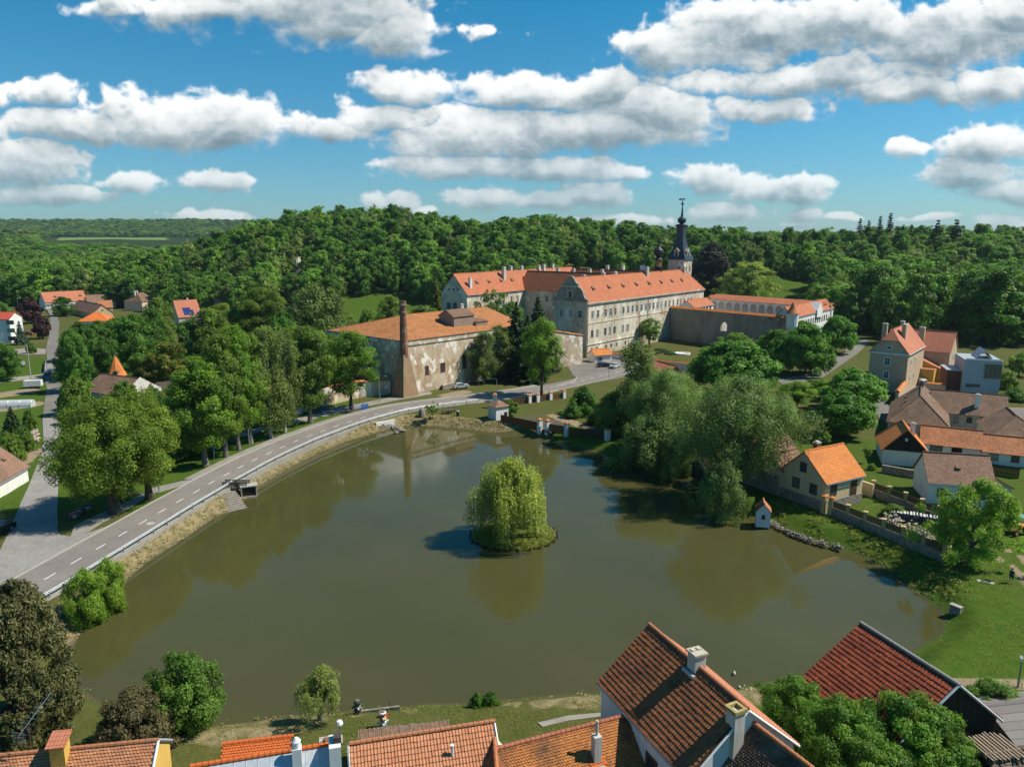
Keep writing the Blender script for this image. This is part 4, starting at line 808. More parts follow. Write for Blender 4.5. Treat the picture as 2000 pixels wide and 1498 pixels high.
# ---- the brewery with its stack
def build_brewery():
    K = Vector((-26.5, 181.0)); A = R(47.6); u = Vector((math.cos(A), math.sin(A))); v = Vector((-u.y, u.x)); t = thing('brewery', 'derelict brewery block with rusty orange hipped roof and peeling brick walls', 'building', K, ZG, A)
    H = 13.3; L, D = 46.0, 33.5
    slat = dict(style='slat', frame_mat=BROWN_FRAME)
    wins = [('R', 7.2, 4.4, 1.2, 2.2, slat), ('R', 12.6, 4.4, 1.6, 2.3, slat), ('R', 20.4, 4.2, 1.5, 3.8, slat), ('R', 26.4, 6.2, 1.2, 1.8, dict(frame_mat=BROWN_FRAME)), ('0', D/2-20+1, 4.8, 1.4, 2.6, slat), ('R', 33, 4.0, 1.6, 3.0, slat), ('R', 38, 4.0, 1.6, 3.0, slat)]
    M, _ = wing(t, K+v*D/2, K+v*D/2+u*L, H+4.4, D/2, D/2, H, hip0=14, zb=-.5, ov=.15, wall=BREW, roof=BREW_R, wins=wins, doors=[('R', 26.6, 2.2, 2.6, 2.8, WOODB)], gutters=False, chims=[(37, 1.5, 1.0, 1.0, 1.4, CHB)])
    pb = MB(); pb.box(-.1, -.25, H-.9, L, 0-.002, H+.25); pb.box(-.25, -.1, H-.9, -.002, D, H+.2); part('parapet', pb, BREW, t); pc = MB(); pc.box(-.4, -.42, H+.25, L, .25, H+.40); pc.box(-.42, .25, H+.22, .22, D, H+.38); part('coping', pc, BROWN_R, t)
    # battered buttress and the stack on the corner
    b = MB(); z1 = 10.3; e0, e1 = 2.6, .5
    lo = [(-e0, -e0*.9), (e0*.95, -e0*.9), (e0*.95, e0), (-e0, e0)]; hi = [(-1.0, -.85), (.8, -.85), (.8, .9), (-1.0, .9)]
    for i in range(4):
        j = (i+1) % 4; b.face([(*lo[i], -.4), (*lo[j], -.4), (*hi[j], z1), (*hi[i], z1)])
    b.face([(*p, z1) for p in hi]); part('buttress', b, TANB, t)
    c = MB(); c.lathe([(1.0, z1-1), (.98, H+.5), (.80, 20.2), (.96, 20.3), (.96, 20.8), (.78, 20.9), (.76, 22.2), (.98, 22.3), (.98, 22.7), (.8, 22.75), (.8, 23.5), (.6, 23.5), (.6, 22.9)], 10, (-.1, 0)); part('smokestack', c, BRICK, t)
    hx, hy = 21.5, 5.0; h = MB(); h.box(hx, hy, H-.5, hx+7.5, hy+6, H+4.2)
    h.face([(hx, hy+6, H+4.2), (hx, hy, H+4.2), (hx, hy+3, H+5.8)]); h.face([(hx+7.5, hy, H+4.2), (hx+7.5, hy+6, H+4.2), (hx+7.5, hy+3, H+5.8)]); h.box(hx+7.5, hy-1, H-.5, hx+12, hy+5, H+2.4); ho = part('roof_hut', h, M_plaster('brown_render', (.30, .22, .17), (.18, .13, .10)), t)
    r = MB(); r.slab([(hx-.3, hy-.3, H+4.2), (hx+7.8, hy-.3, H+4.2), (hx+7.8, hy+3, H+6.0), (hx-.3, hy+3, H+6.0)], .12); r.slab([(hx+7.8, hy+6.3, H+4.2), (hx-.3, hy+6.3, H+4.2), (hx-.3, hy+3, H+6.0), (hx+7.8, hy+3, H+6.0)], .12); part('hut_roof', r, BROWN_R, ho)
    w = MB(); w.box(hx+7.505, hy+.05, H+2.4, hx+7.56, hy+5.9, H+4.2); w.face([(hx+7.56, hy+.05, H+4.2), (hx+7.56, hy+5.9, H+4.2), (hx+7.56, hy+3, H+5.7)]); part('white_end', w, WHITE, ho)
    r = MB(); r.slab([(hx+7.6, hy-1.2, H+2.4), (hx+12.3, hy-1.2, H+2.4), (hx+12.3, hy+5, H+3.0), (hx+7.6, hy+5, H+3.0)], .12); part('hut_roof', r, BROWN_R, ho)
build_brewery()
def P3(px, py): return at(px, py, ZG)
BW0, BW1 = P3(552, 806), P3(640, 782)
wl = wall_run('boundary_wall', 'low crumbling garden wall with orange tile coping below the brewery', 'wall', [P3(645, 790), P3(700, 777), P3(762, 770)], [4.2, 4.0, 3.6], .6, BREW, .45, NEW_R)
d = MB(); d.box(0, -.06, 0, 1.3, .05, 1.9); mm = at(706, 776)-at(645, 790); part('door', d, WOODB, wl, wallM(tuple(mm+Vector((.10, -.38))), at(762, 770)-at(700, 777), .25))
wall_run('stone_wall', 'ruined dark rubble wall among the birches, no coping', 'wall', [P3(575, 812), P3(612, 797), P3(645, 790)], [3.0, 3.6, 4.2], .6, BREW)
wall_run('planter_wall', 'low grey stone wall around a raised bed beside the silver car', 'wall', [P3(862, 750), P3(866, 762), P3(885, 757)], 1.1, .4, STONE)
wall_run('retaining_wall', 'ruined wall linking the brewery to the chateau yard, rusty coping', 'wall', [Vector((4.5, 215)), P_(-12, -6), P_(-6, 2)], [13.0, 9, 6], .7, BREW, .4, BREW_R)
# gate, gatehouse, court garden walls
bg = thing('yard_gate', 'bright blue metal double gate at the foot of the chateau', 'gate', P3(1098, 702), ZG, R(10)); b = MB()
for i in range(2): b = MB(); b.box(i*2.3+.03, -.05, .1, i*2.3+2.27, .05, 2.9); [b.box(i*2.3+.1+j*.36, -.09, .15, i*2.3+.16+j*.36, -.05, 2.85) for j in range(6)]; part('gate_leaf', b, M_plain('blue_paint', (.01, .12, .42), .5), bg)
b = MB(); b.box(-.35, -.2, 0, 0, .2, 3.1); b.box(4.6, -.2, 0, 4.95, .2, 3.1); part('gate_post', b, WHITE, bg)
house('gatehouse', 'tiny white gatehouse with orange roof beside parked dark car', 'hut', pol(P3(1153, 709), 22, 0)+Vector((.6, 2.0)), pol(P3(1153, 709), 22, 6)+Vector((.6, 2.0)), 5.3, 2.2, 2.2, 3.9, wall=WHITE, roof=NEW_R, wins=[('R', 1.8, .8, 1.6, .9, dict(style='two', frame_mat=BROWN_FRAME))], doors=[('1', 0, .4, 1.0, 2.0, BROWN_FRAME)], gutters=False)
wall_run('garden_wall', 'white garden wall with orange coping at the foot of the lit chateau front', 'wall', [P3(1150, 690), P3(1218, 703)], 1.6, .4, WHITE, .35, NEW_R)
wall_run('garden_wall', 'white garden wall with orange coping beside the parterre lawn', 'wall', [P3(1262, 700), P3(1288, 721), P3(1352, 727)], 2.4, .4, WHITE, .35, NEW_R)
house('red_shed', 'small pink shed with red tile roof half hidden behind willows', 'shed', P3(1278, 735)+Vector((0, 0)), P3(1318, 747), 6.0, 2.6, 2.6, 4.2, wall=M_plaster('pink_wall', (.50, .24, .18)), roof=SALMON, gutters=False)
PB = MB()
for (x, y, r_) in ((1290, 684, 2.2), (1300, 688, 2.0), (1310, 692, 2.2), (1283, 690, 1.6)): p = P3(x, y); PB.lathe([(r_, ZG), (r_*.96, ZG+.35), (r_*.5, ZG+.5)], 12, p)
tag(part('parterre_bed', PB, M_leaf('box_hedge', (.03, .06, .012))), 'clipped green box beds of the parterre garden', 'flower bed')
FN = MB(); p = P3(1333, 692); FN.lathe([(2.6, ZG), (2.6, ZG+.5), (2.2, ZG+.5), (2.2, ZG+.2)], 16, p); tag(part('fountain_basin', FN, WHITE), 'pale round stone basin on the parterre lawn', 'fountain')

# ---- houses on the right
yh = house('house', 'ochre cottage with new orange roof on a tall stone base by the pond', 'house', pol((44.6, 100.8), 119, 3.9), pol(pol((44.6, 100.8), 119, 3.9), 29, 8.2), 9.4, 3.9, 3.9, 5.9, wall=CREAM, roof=NEW_R, wins=[('0', 1.2, 2.3, 1.0, 1.3, dict(surround=True, frame_mat=BROWN_FRAME)), ('0', -1.9, 2.2, 1.0, 1.3, dict(surround=True, frame_mat=BROWN_FRAME)), ('0', .1, 5.0, .9, 1.2, dict(surround=True, frame_mat=BROWN_FRAME)), ('R', 1.8, 2.3, 1.1, 1.4, dict(surround=True, frame_mat=BROWN_FRAME)), ('R', 3.6, .35, .6, .6, dict(style='two', frame_mat=BROWN_FRAME))], doors=[('R', 6.2, 1.42, 1.1, 2.2, WOODB)], chims=[(3.6, .9, .9, .7, .7, BRICK)])
b = MB(); b.box(-.12, -4.0, -1.2, 8.3, 4.0, 1.5); part('stone_base', b, STONE, yh, WM[yh.name].inverted() @ frame(pol((44.6, 100.8), 119, 3.9), ZG, R(29)))
house('house_annex', 'low dark tiled annex between the ochre cottage and the old barn', 'building', pol((44.6, 100.8), 119, 9.6), pol(pol((44.6, 100.8), 119, 9.6), 29, 5), 7.6, 1.9, 2.0, 5.6, wall=CREAM, roof=BROWN_R, gutters=False)
house('old_barn', 'old barn with pinkish brown tiles half hidden behind giant willow', 'barn', pol((44.6, 100.8), 119, 15.2), pol(pol((44.6, 100.8), 119, 15.2), 29, 9), 8.6, 3.8, 3.7, 4.6, wall=OLDW, roof=BROWN_R2, gutters=False)
house('boat_shed', 'low dark shed under the willows on the shore', 'shed', at(1365, 905, 4), at(1395, 902, 4), 4.6, 2, 2, 3.4, wall=WOODD, roof=BROWN_R, gutters=False)
wall_run('shore_wall', 'long stone wall running from ochre cottage along shaded bank', 'wall', [pol((44.5, 100.9), 119, 8.1), pol((44.5, 100.9), 119, 15), pol((44.5, 100.9), 122, 22)], [3.0, 2.4, 1.8], .6, STONE)
og = house('house', 'white cottage with striped orange roof and black boarded gable', 'house', (67.5, 122.8), pol((67.5, 122.8), 70, 9.3), 7.9, 3.45, 3.45, 4.2, wall=WHITE, roof=NEW_R, chims=[(2.0, -1.1, .8, .7, .6, WHITE)], hip1=2.5)
g = MB(); g.face([(-.06, 3.5, 2.72), (-.06, -3.5, 2.72), (-.06, 0, 6.32)]); g.box(-.12, -3.5, 2.62, -.01, 3.5, 2.72); go = part('gable_boarding', g, WOODD, og); g = MB(); g.box(-.13, -.2, 4.4, -.062, .2, 4.9); part('vent', g, WHITE, go)
og2 = house('house_range', 'long white cottage range with patchy orange roof, bays and dark openings', 'house', (74.8, 131.4), pol((74.8, 131.4), -27, 9.2), 6.4, 2.8, 2.9, 4.0, wall=WHITE, roof=PATCHY, wins=[('R', 2.4, .9, 2.0, 1.3, dict(style='two', frame_mat=BROWN_FRAME))], doors=[('R', 5.6, .4, 1.4, 2.1, WOODD)], gutters=False)
house('house_range', 'shorter white cottage range with orange roof and overgrown porch', 'house', pol((74.8, 131.4), -27, 9.3), pol((74.8, 131.4), -27, 16.6), 5.9, 2.8, 2.9, 3.7, wall=WHITE, roof=PATCHY, wins=[('R', 1.8, .8, 1.4, 1.2, dict(style='two', frame_mat=BROWN_FRAME)), ('R', 5.0, .8, 1.2, 1.2, dict(style='two', frame_mat=BROWN_FRAME))], gutters=False)
house('house', 'white house with broad weathered brown roof behind the walnut tree', 'house', pol((61.5, 104.6), 76.4, 3.8), pol(pol((61.5, 104.6), 76.4, 3.8), -13.6, 8.6), 8.1, 3.8, 3.8, 4.8, wall=WHITE, roof=BROWN_R2, wins=[('R', 1.8, 1.2, 1.2, 1.2, dict(style='two', frame_mat=BROWN_FRAME)), ('R', 4.6, 1.2, 1.2, 1.2, dict(style='two', frame_mat=BROWN_FRAME)), ('R', 7.0, 1.2, 1.2, 1.2, dict(style='two', frame_mat=BROWN_FRAME))], vents=[(4.2, 'R')], vk=.5)
house('farmhouse', 'large farmhouse with steep dark brown hipped roof', 'house', (79.7, 141.6), pol((79.7, 141.6), 61, 20), 8.6, 5.2, 5.2, 4.2, hip0=5.4, wall=OLDW, roof=BROWN_R, vents=[(9, 'L'), (14, 'L')], vk=.6, chims=[(17, 0, .8, .8, 1.2, BRICK)], gutters=False)
house('farmhouse_wing', 'wide brown roofed farm wing with dark windows and white round chimney', 'house', (90.2, 156.2), pol((90.2, 156.2), -27, 13.5), 7.9, 5.2, 5.2, 4.4, wall=OLDW, roof=BROWN_R, wins=[('R', 4.6, .9, 1.0, 1.7, dict(frame_mat=BROWN_FRAME)), ('R', 7.0, 1.2, 1.0, 1.2, dict(frame_mat=BROWN_FRAME)), ('R', 9.2, .9, 1.0, 1.7, dict(frame_mat=BROWN_FRAME))], doors=[('R', 2.2, .4, 1.3, 2.3, W_FRAME)], chims=[(8.2, -3.2, .9, .9, .3, WHITE)], gutters=False)
house('farm_shed', 'brown hipped outbuilding with dark doors on the right edge', 'house', pol((88.0, 132.1), -22, 4.6), pol(pol((88.0, 132.1), -22, 4.6), 68, 12), 7.4, 4.6, 4.6, 4.3, hip0=4.4, wall=WHITE, roof=BROWN_R, doors=[('0', -1.5, .4, 1.8, 2.2, WOODD)], gutters=False)
house('edge_shed', 'broken roofed shed with dark doorway on the right edge', 'shed', (70.5, 104.5), (70.5, 112), 5.6, 2.2, 3.2, 3.8, wall=OLDW, roof=PATCHY, doors=[('0', .2, .4, 1.8, 2.2, BLACK)], gutters=False)
m1 = house('manor', 'tall beige manor house with half-hipped salmon roof and big chimneys', 'house', (95.0, 185.0), pol((95.0, 185.0), 51, 19.5), 17.2, 4.4, 4.4, 11.8, jerk0=14.6, wall=BEIGE, roof=SALMON, chims=[(6.3, -1.8, 2.3, 1.0, 1.0, BEIGE), (3.2, 2.2, 1.0, 1.2, 1.2, BEIGE), (15, .6, 1.2, 1.0, .9, BEIGE)],
      wins=[('0', .2, 3.6, 1.1, 1.7, dict(surround=True)), ('0', .2, 7.0, 1.2, 1.8, dict(surround=True)), ('0', .1, 11.0, 1.1, .8, dict(surround=True, style='two')), ('R', 4, 6.8, .9, 1.6, dict(surround=True)), ('R', 9, 6.8, .9, 1.6, dict(surround=True)), ('R', 4, 2.8, .9, 1.6, dict(surround=True)), ('R', 9, 2.8, .9, 1.6, dict(surround=True))])
c = MB(); Mq = WM[m1.name].inverted() @ frame((95.0, 185.0), ZG, R(51)); c.box(-.3, -4.75, 9.75, -.02, 4.75, 10.15); c.box(-.02, -4.75, 9.75, 19.5, -4.42, 10.1); part('cornice', c, WHITE, m1, Mq)
c = MB(); c.box(-2.2, 2.6, -.3, -.01, 6.8, 4.3); part('porch', c, BEIGE, m1, Mq); c = MB(); c.box(-2.3, 3.8, 0, -2.21, 5.4, 2.6); part('door', c, WOODD, m1, Mq)
m2 = house('manor_wing', 'beige manor wing with salmon roof, skylight and stepped ochre stair block', 'house', (109.0, 212.0), pol((109.0, 212.0), -40, 16), 14.6, 5.2, 5.0, 9.8, wall=BEIGE, roof=SALMON, chims=[(3.4, 1.2, 1.1, .9, .9, BEIGE), (8.3, -2.6, 1.4, 1.1, 1.0, BEIGE)], wins=[('1', 0, 5.4, 1.0, 1.8, dict(surround=True)), ('1', 2.6, 5.4, 1.0, 1.8, dict(surround=True))])
Mq = WM[m2.name].inverted() @ frame((109.0, 212.0), ZG, R(-40)); b = MB(); b.face([(5, -9, 0), (17, -9, 0), (17, -9, 3.2), (5, -9, 8.2)]); b.face([(17, -9, 0), (17, -5, 0), (17, -5, 3.2), (17, -9, 3.2)]); b.face([(5, -5, 0), (5, -9, 0), (5, -9, 8.2), (5, -5, 8.2)]); so_ = part('stair_block', b, YELLOW, m2, Mq)
r = MB(); r.slab([(4.8, -9.2, 8.4), (17.2, -9.2, 3.3), (17.2, -5, 3.3), (4.8, -5, 8.4)], .15); part('stair_roof', r, SALMON, so_)
b = MB(); b.box(5.2, -12.5, -.2, 14, -9.01, 4.2); part('terrace_block', b, YELLOW, m2, Mq); b = MB(); b.box(7.0, -12.6, 0, 8.3, -12.51, 2.5); part('door', b, BLACK, m2, Mq); b = MB(); b.slab([(5.0, -12.7, 4.25), (14.2, -12.7, 4.25), (14.2, -11.6, 4.5), (5.0, -11.6, 4.5)], .12); part('parapet_tiles', b, SALMON, m2, Mq)
r = MB(); r.box(5.2, -2.4, 11.6, 6.2, -1.5, 11.75); part('skylight', r, GLASS, m2, Mq)
def build_modern():
    t = thing('modern_house', 'flat-roofed grey cube house with large corner window and rust-red side block', 'house', (112.1, 181.3), ZG, R(-19.4)); b = MB(); b.box(0, 0, -.5, 8, 11, 8.9); part('wall', b, GREYW, t)
    r = MB(); r.box(-.1, -.1, 8.9, 8.1, 11.1, 9.05); r.box(.2, .2, 9.05, 7.8, .4, 9.3); part('roof', r, ZINC, t); r = MB(); r.slab([(3, 2.5, 9.1), (4.6, 2.5, 11.2), (4.6, 8.5, 11.2), (3, 8.5, 9.1)][::-1], .1); r.slab([(4.6, 2.5, 11.2), (6.4, 2.5, 9.1), (6.4, 8.5, 9.1), (4.6, 8.5, 11.2)][::-1], .1); part('roof_light', r, ZINC, t)
    w = MB(); w.box(4.3, -.06, 4.6, 8.06, .02, 8.1); w.box(7.98, .02, 4.6, 8.06, 1.8, 8.1); wo = part('window', w, M_glass('corner_glass', (.10, .10, .09)), t); f = MB(); [f.box(x, -.12, 4.6, x+.07, -.06, 8.1) for x in (4.3, 5.2, 6.1, 7.0, 7.95)]; f.box(4.2, -.12, 8.1, 8.1, -.05, 8.2); f.box(4.2, -.12, 4.5, 8.1, -.05, 4.6); part('window_frame', f, METAL, wo)
    w = MB(); w.box(.7, -.05, 2.2, 3.8, .02, 3.0); part('window', w, GLASS, t)
    b = MB(); b.box(-3.2, 2.0, -.4, -.02, 10, 5.8); so_ = part('side_block', b, M_plain('rust_cladding', (.14, .05, .035), .8), t); b = MB(); b.box(-3.4, 1.7, 5.8, -.02, 10.2, 6.0); part('side_roof', b, ZINC, so_)
build_modern()
wall_run('yard_wall', 'beige yard wall with wide orange coping left of white van', 'wall', [P3(1750, 790), P3(1768, 765), P3(1776, 755)], 3.0, .7, BEIGE, .5, NEW_R)
wall_run('yard_wall', 'low beige yard wall with orange coping right of white van', 'wall', [P3(1808, 768), P3(1845, 772)], 2.6, .7, BEIGE, .4, NEW_R)
wall_run('terrace_wall', 'dark stone terrace wall below the white black-gabled cottage', 'wall', [P3(1722, 922), P3(1765, 930), P3(1812, 938)], 1.3, .5, STONE)
def build_duckhouse():
    p = P3(1493, 1014); house('duck_house', 'little white hut with orange tile roof on the pond edge', 'hut', p+Vector((-.1, .2)), p+Vector((-.1, .2))+Vector((.55, 2.0)), 3.6, .95, .95, 2.55, zb=.6, wall=WHITE, roof=PATCHY, wins=[('0', 0, .9, .42, .55, dict(style='two', frame_mat=BLACK))], gutters=False, ov=.12, gov=.1, roof_t=.1)
build_duckhouse()

# ---- houses on the left and in the far hamlet
house('barn_house', 'long white walled cottage with sagging brown roof beside the cobbled street', 'house', (-80.6, 100), pol((-80.6, 100), 96, 14.5), 7.2, 4.2, 4.0, 4.0, wall=WHITE, roof=BROWN_R2, wins=[('R', 5.5, 1.2, 1.0, 1.7, dict(frame_mat=BROWN_FRAME, style='two')), ('R', 1.5, 1.2, 1.0, 1.7, dict(frame_mat=BROWN_FRAME, style='two'))], vents=[(12, 'R')], vk=.5)
sh_ = house('spire_house', 'brown roofed cottage with crumbling white gable end among shrubs', 'house', (-100, 178), (-87.8, 171.9), 7.4, 5.3, 5.3, 4.4, wall=GREYW, roof=BROWN_R, gutters=False); g = MB(); g.face([(13.9, -5.4, 2.9), (13.9, 5.4, 2.9), (13.9, 0, 6.4)]); g.box(13.65, -5.4, -.3, 13.9, 5.4, 2.9); part('gable', g, M_ruin('white_ruin', (.68, .67, .64), (.45, .42, .38), (.3, .2, .15), (.75, .74, .72), .4), sh_)
def cone_tower(name, label, px, pyb, pyt, rpx, Y, mat=None, body=8):
    k = Y/FPX; x = (px-1000)/FPX*(Y*CP+30*SP); p = Vector((x, Y)); t = thing(name, label, 'tower', p, ZG); zb, zt = zat(p, pyb)-ZG, zat(p, pyt)-ZG; r = rpx*k
    b = MB(); b.lathe([(r*.86, -.3), (r*.86, zb)], body, ph=.4); part('wall', b, WHITE, t); c = MB(); c.lathe([(r*1.05, zb), (r*.8, zb+(zt-zb)*.22), (r*.45, zb+(zt-zb)*.6), (.05, zt)], body, ph=.4); part('spire', c, mat or NEW_R, t)
    f = MB(); f.tube([(0, 0, zt-.1), (0, 0, zt+1.0)], .05, 5); part('finial', f, METAL, t); d = MB(); d.box(r*.2, -r*.95, zb+.3, r*.55, -r*.5, zb+1.5); part('dormer', d, BROWN_R, t)
cone_tower('spire_tower', 'bright orange eight-sided pointed spire above the brown cottage', 224, 733, 694, 18, 192)
cone_tower('spire_tower', 'slim orange spire tip poking out of the birches', 466, 690, 664, 8, 170)
cone_tower('spire_tower', 'small orange chapel roof glimpsed between birch trunks', 526, 775, 750, 6, 158)
F = lambda a, b, z: (at(*a, z), at(*b, z))
far = [('barn', 'long salmon barn roof with two small dormers in the hamlet', (80, 572), (163, 568), 10, 5.0, 4.9, SALMON, WHITE, dict(vents=[(6, 'R'), (19, 'R')])),
 ('barn', 'brown tiled barn roof right of the long salmon barn', (168, 577), (222, 575), 8.5, 5, 4.6, BROWN_R2, OLDW, {}),
 ('house', 'patchy salmon roofed house in front of brown tiled barn', (190, 588), (218, 587), 7.5, 4.5, 4.3, PATCHY, CREAM, {}),
 ('house', 'dark brown roofed house with cream gable in the hamlet', (154, 587), (199, 596), 8, 4.5, 4.2, BROWN_R, M_plaster('peach_wall', (.60, .42, .25)), dict(wins=[('1', 0, 3.8, .8, .7, dict(style='two', frame_mat=BROWN_FRAME))])),
 ('house', 'square hamlet house with brown pyramid roof and twin white chimneys', (258, 574), (288, 571), 10.3, 5.6, 6.0, BROWN_R, M_plaster('pale_peach_wall', (.62, .50, .38)), dict(hip0=3.6, hip1=3.6, chims=[(2.5, .5, .9, .9, 1.2, CHB), (4.2, .5, .9, .9, 1.2, CHB)], wins=[('R', 3, 1.4, 1, 1.5, dict(frame_mat=BROWN_FRAME)), ('R', 7, 1.4, 1, 1.5, dict(frame_mat=BROWN_FRAME))])),
 ('bungalow', 'bungalow with vivid orange hipped roof above the treetops', (162, 612), (216, 611), 7.2, 6.0, 4.2, FRESH, WHITE, dict(hip0=4.5, hip1=4.5)),
 ('house', 'white house end with salmon roof at the wood edge', (419, 584), (449, 583), 9, 4.2, 5.6, SALMON, WHITE, {})]
for n_, lab, a, b, zr, hw, ze, rm_, wm_, kw in far:
    r0, r1 = F(a, b, zr); house(n_, lab, n_ if n_ != 'bungalow' else 'house', r0, r1, zr, hw, hw, ze, wall=wm_, roof=rm_, gutters=False, **kw)
r0, r1 = F((339, 588), (383, 586), 12); slr = house('house', 'tall salmon roofed house carrying blue solar panels', 'house', r0, r1, 12, 5, 7.6, 7, zer=5.2, wall=M_plaster('pale_pink_wall', (.60, .48, .40)), roof=SALMON, wins=[('R', 7, .9, 2.4, 1.6, dict(style='two', frame_mat=BROWN_FRAME)), ('R', 3.5, .4, 1.0, 2.2, dict(style='two', frame_mat=BROWN_FRAME)), ('0', -1, 4, 1, 1.4, dict(frame_mat=BROWN_FRAME))], gutters=False, chims=[(6, .4, .7, .7, .9, WHITE)])
Ms = WM[slr.name].inverted() @ frame(r0, ZG, math.atan2((r1-r0).y, (r1-r0).x)); sl_ = (12-5.2)/7.6
SOLAR = M_glass('solar_cell', (.012, .035, .14))
for (i, j) in [(0, 0), (1, 0), (2, 0), (0, 1), (1, 1), (2, 1), (3, 1), (0, 2), (1, 2), (2, 2), (3, 2), (5, 2), (6, 2)]:
    x = 2.6+i*1.1; y = -3.6-j*1.15; b = MB(); b.slab([(x, y-1.05, 10.5+(y-1.05)*sl_+.30), (x+1.0, y-1.05, 10.5+(y-1.05)*sl_+.30), (x+1.0, y, 10.5+y*sl_+.30), (x, y, 10.5+y*sl_+.30)], .05); part('solar_panel', b, SOLAR, slr, Ms)
house('apartment_block', 'red roofed block with stacked white balconies cut by left edge', 'building', at(-60, 617, 12)+Vector((0, 6)), at(8, 616, 12)+Vector((0, 6)), 12.5, 5, 5, 10.4, wall=WHITE, roof=M_tile('red_tiles', ((.40, .06, .04), (.48, .09, .05), (.3, .06, .04))), gutters=False, wins=[('R', 12, z, 2.6, 1.5, dict(style='two', frame_mat=BROWN_FRAME)) for z in (1.0, 4.0, 7.0)])
# the ruined folly on the wooded hill
rp = G(580, 530); rt = thing('ruin_tower', 'round grey ruined tower with broken top rising from the wooded hill', 'tower', rp, gz(rp)); k = rp.length/FPX; b = MB(); n = 14
for lo_, hi_ in ((-3, 0),): pass
zt = zat(rp, 503)-gz(rp); rr = 8*k; tp_ = [zt+random.uniform(-1.2, .8) for _ in range(n)]
for i in range(n):
    j = (i+1) % n; a, c = 2*math.pi*i/n, 2*math.pi*j/n; b.face([(rr*math.cos(a), rr*math.sin(a), -4), (rr*math.cos(c), rr*math.sin(c), -4), (rr*math.cos(c), rr*math.sin(c), tp_[j]), (rr*math.cos(a), rr*math.sin(a), tp_[i])]); b.face([(rr*.8*math.cos(a), rr*.8*math.sin(a), tp_[i]), (rr*math.cos(a), rr*math.sin(a), tp_[i]), (rr*math.cos(c), rr*math.sin(c), tp_[j]), (rr*.8*math.cos(c), rr*.8*math.sin(c), tp_[j])][::-1])
part('wall', b, RUIN, rt); b = MB(); b.box(rr, -1, -4, rr+4, 1, zt*.35); b.box(rr+4, -1, -4, rr+9, 1, zt*.22); b.box(rr+9, -1, -4, rr+12, 1, zt*.34); b.box(-rr-8, -1, -4, -rr, 1, zt*.2); part('broken_wall', b, RUIN, rt)

# ---- the near roofs along the bottom of the picture, tiled one by one
def tile_mesh(name, L, Sl, mat, style='pan', tw=.24, th=.34, seed=1):
    r = np.random.default_rng(seed); V = []; Q = []; T = []; nr = int(Sl/th); nc = int(L/tw); base = 0
    iy, ix = np.mgrid[0:nr, 0:nc]; ix = ix.ravel(); iy = iy.ravel(); n = len(ix); off = np.where(iy % 2 == 1, tw*.5, 0) if style == 'beaver' else np.zeros(n)
    x0 = ix*tw+off; y0 = iy*th; t = np.clip(r.normal(.5, .22, n), 0, 1); lift = r.normal(0, .006, n); skew = r.normal(0, .008, n)
    if style == 'pan':
        k = 5; s = np.linspace(0, 1, k); prof = .045*np.sin(np.pi*np.clip(s/.62, 0, 1))-.0*s
        P = np.zeros((n, 3, k, 3))
        for row, (yy, zz) in enumerate(((0, -.02), (0, .055), (th*1.02, .0))):
            P[:, row, :, 0] = x0[:, None]+s[None]*tw; P[:, row, :, 1] = (y0+yy+skew)[:, None]; P[:, row, :, 2] = (zz+lift)[:, None]+prof[None]*(1 if row else 1)
        q = [[a*k+b, a*k+b+1, (a+1)*k+b+1, (a+1)*k+b] for a in range(2) for b in range(k-1)]; per = 3*k
    else:
        g = .006; pts = [(g, th*1.05), (tw-g, th*1.05), (tw-g, th*.30), (tw*.78, .02), (tw*.5, -.03), (tw*.22, .02), (g, th*.30)]
        P = np.zeros((n, 14, 3))
        for j, (a, b) in enumerate(pts):
            z = .045*(1-b/th/1.05)+.004; P[:, j, 0] = x0+a; P[:, j, 1] = y0+b+skew; P[:, j, 2] = z+lift; P[:, j+7] = P[:, j]; P[:, j+7, 2] -= .03
        q = [[0, 6, 2, 1], [6, 5, 3, 2], [5, 4, 4, 3], [2, 3, 10, 9], [3, 4, 11, 10], [4, 5, 12, 11], [5, 6, 13, 12]]; q[2] = [5, 4, 3, 3]; per = 14
        q = [a for a in q if len(set(a)) == 4]+[[5, 4, 3, 12]][:0]
        q.append([3, 5, 12, 10]) if False else None
    P = P.reshape(n, per, 3); keep = (x0+tw < L+.01)
    P = P[keep]; t = t[keep]; n = len(P); q = np.array(q)
    quads = (np.arange(n)[:, None, None]*per+q[None]).reshape(-1, 4)
    return np_mesh(name, P.reshape(-1, 3), quads, mat, tint=np.repeat(t, len(q)))
def slope_M(a, b, up):
    """plane matrix: origin a, x towards b, y towards the ridge"""
    a, b, up = Vector(a), Vector(b), Vector(up); X = (b-a).normalized(); Y = (up-a); Y = (Y-X*Y.dot(X)).normalized(); Z = X.cross(Y)
    return Matrix(((X.x, Y.x, Z.x, a.x), (X.y, Y.y, Z.y, a.y), (X.z, Y.z, Z.z, a.z), (0, 0, 0, 1)))
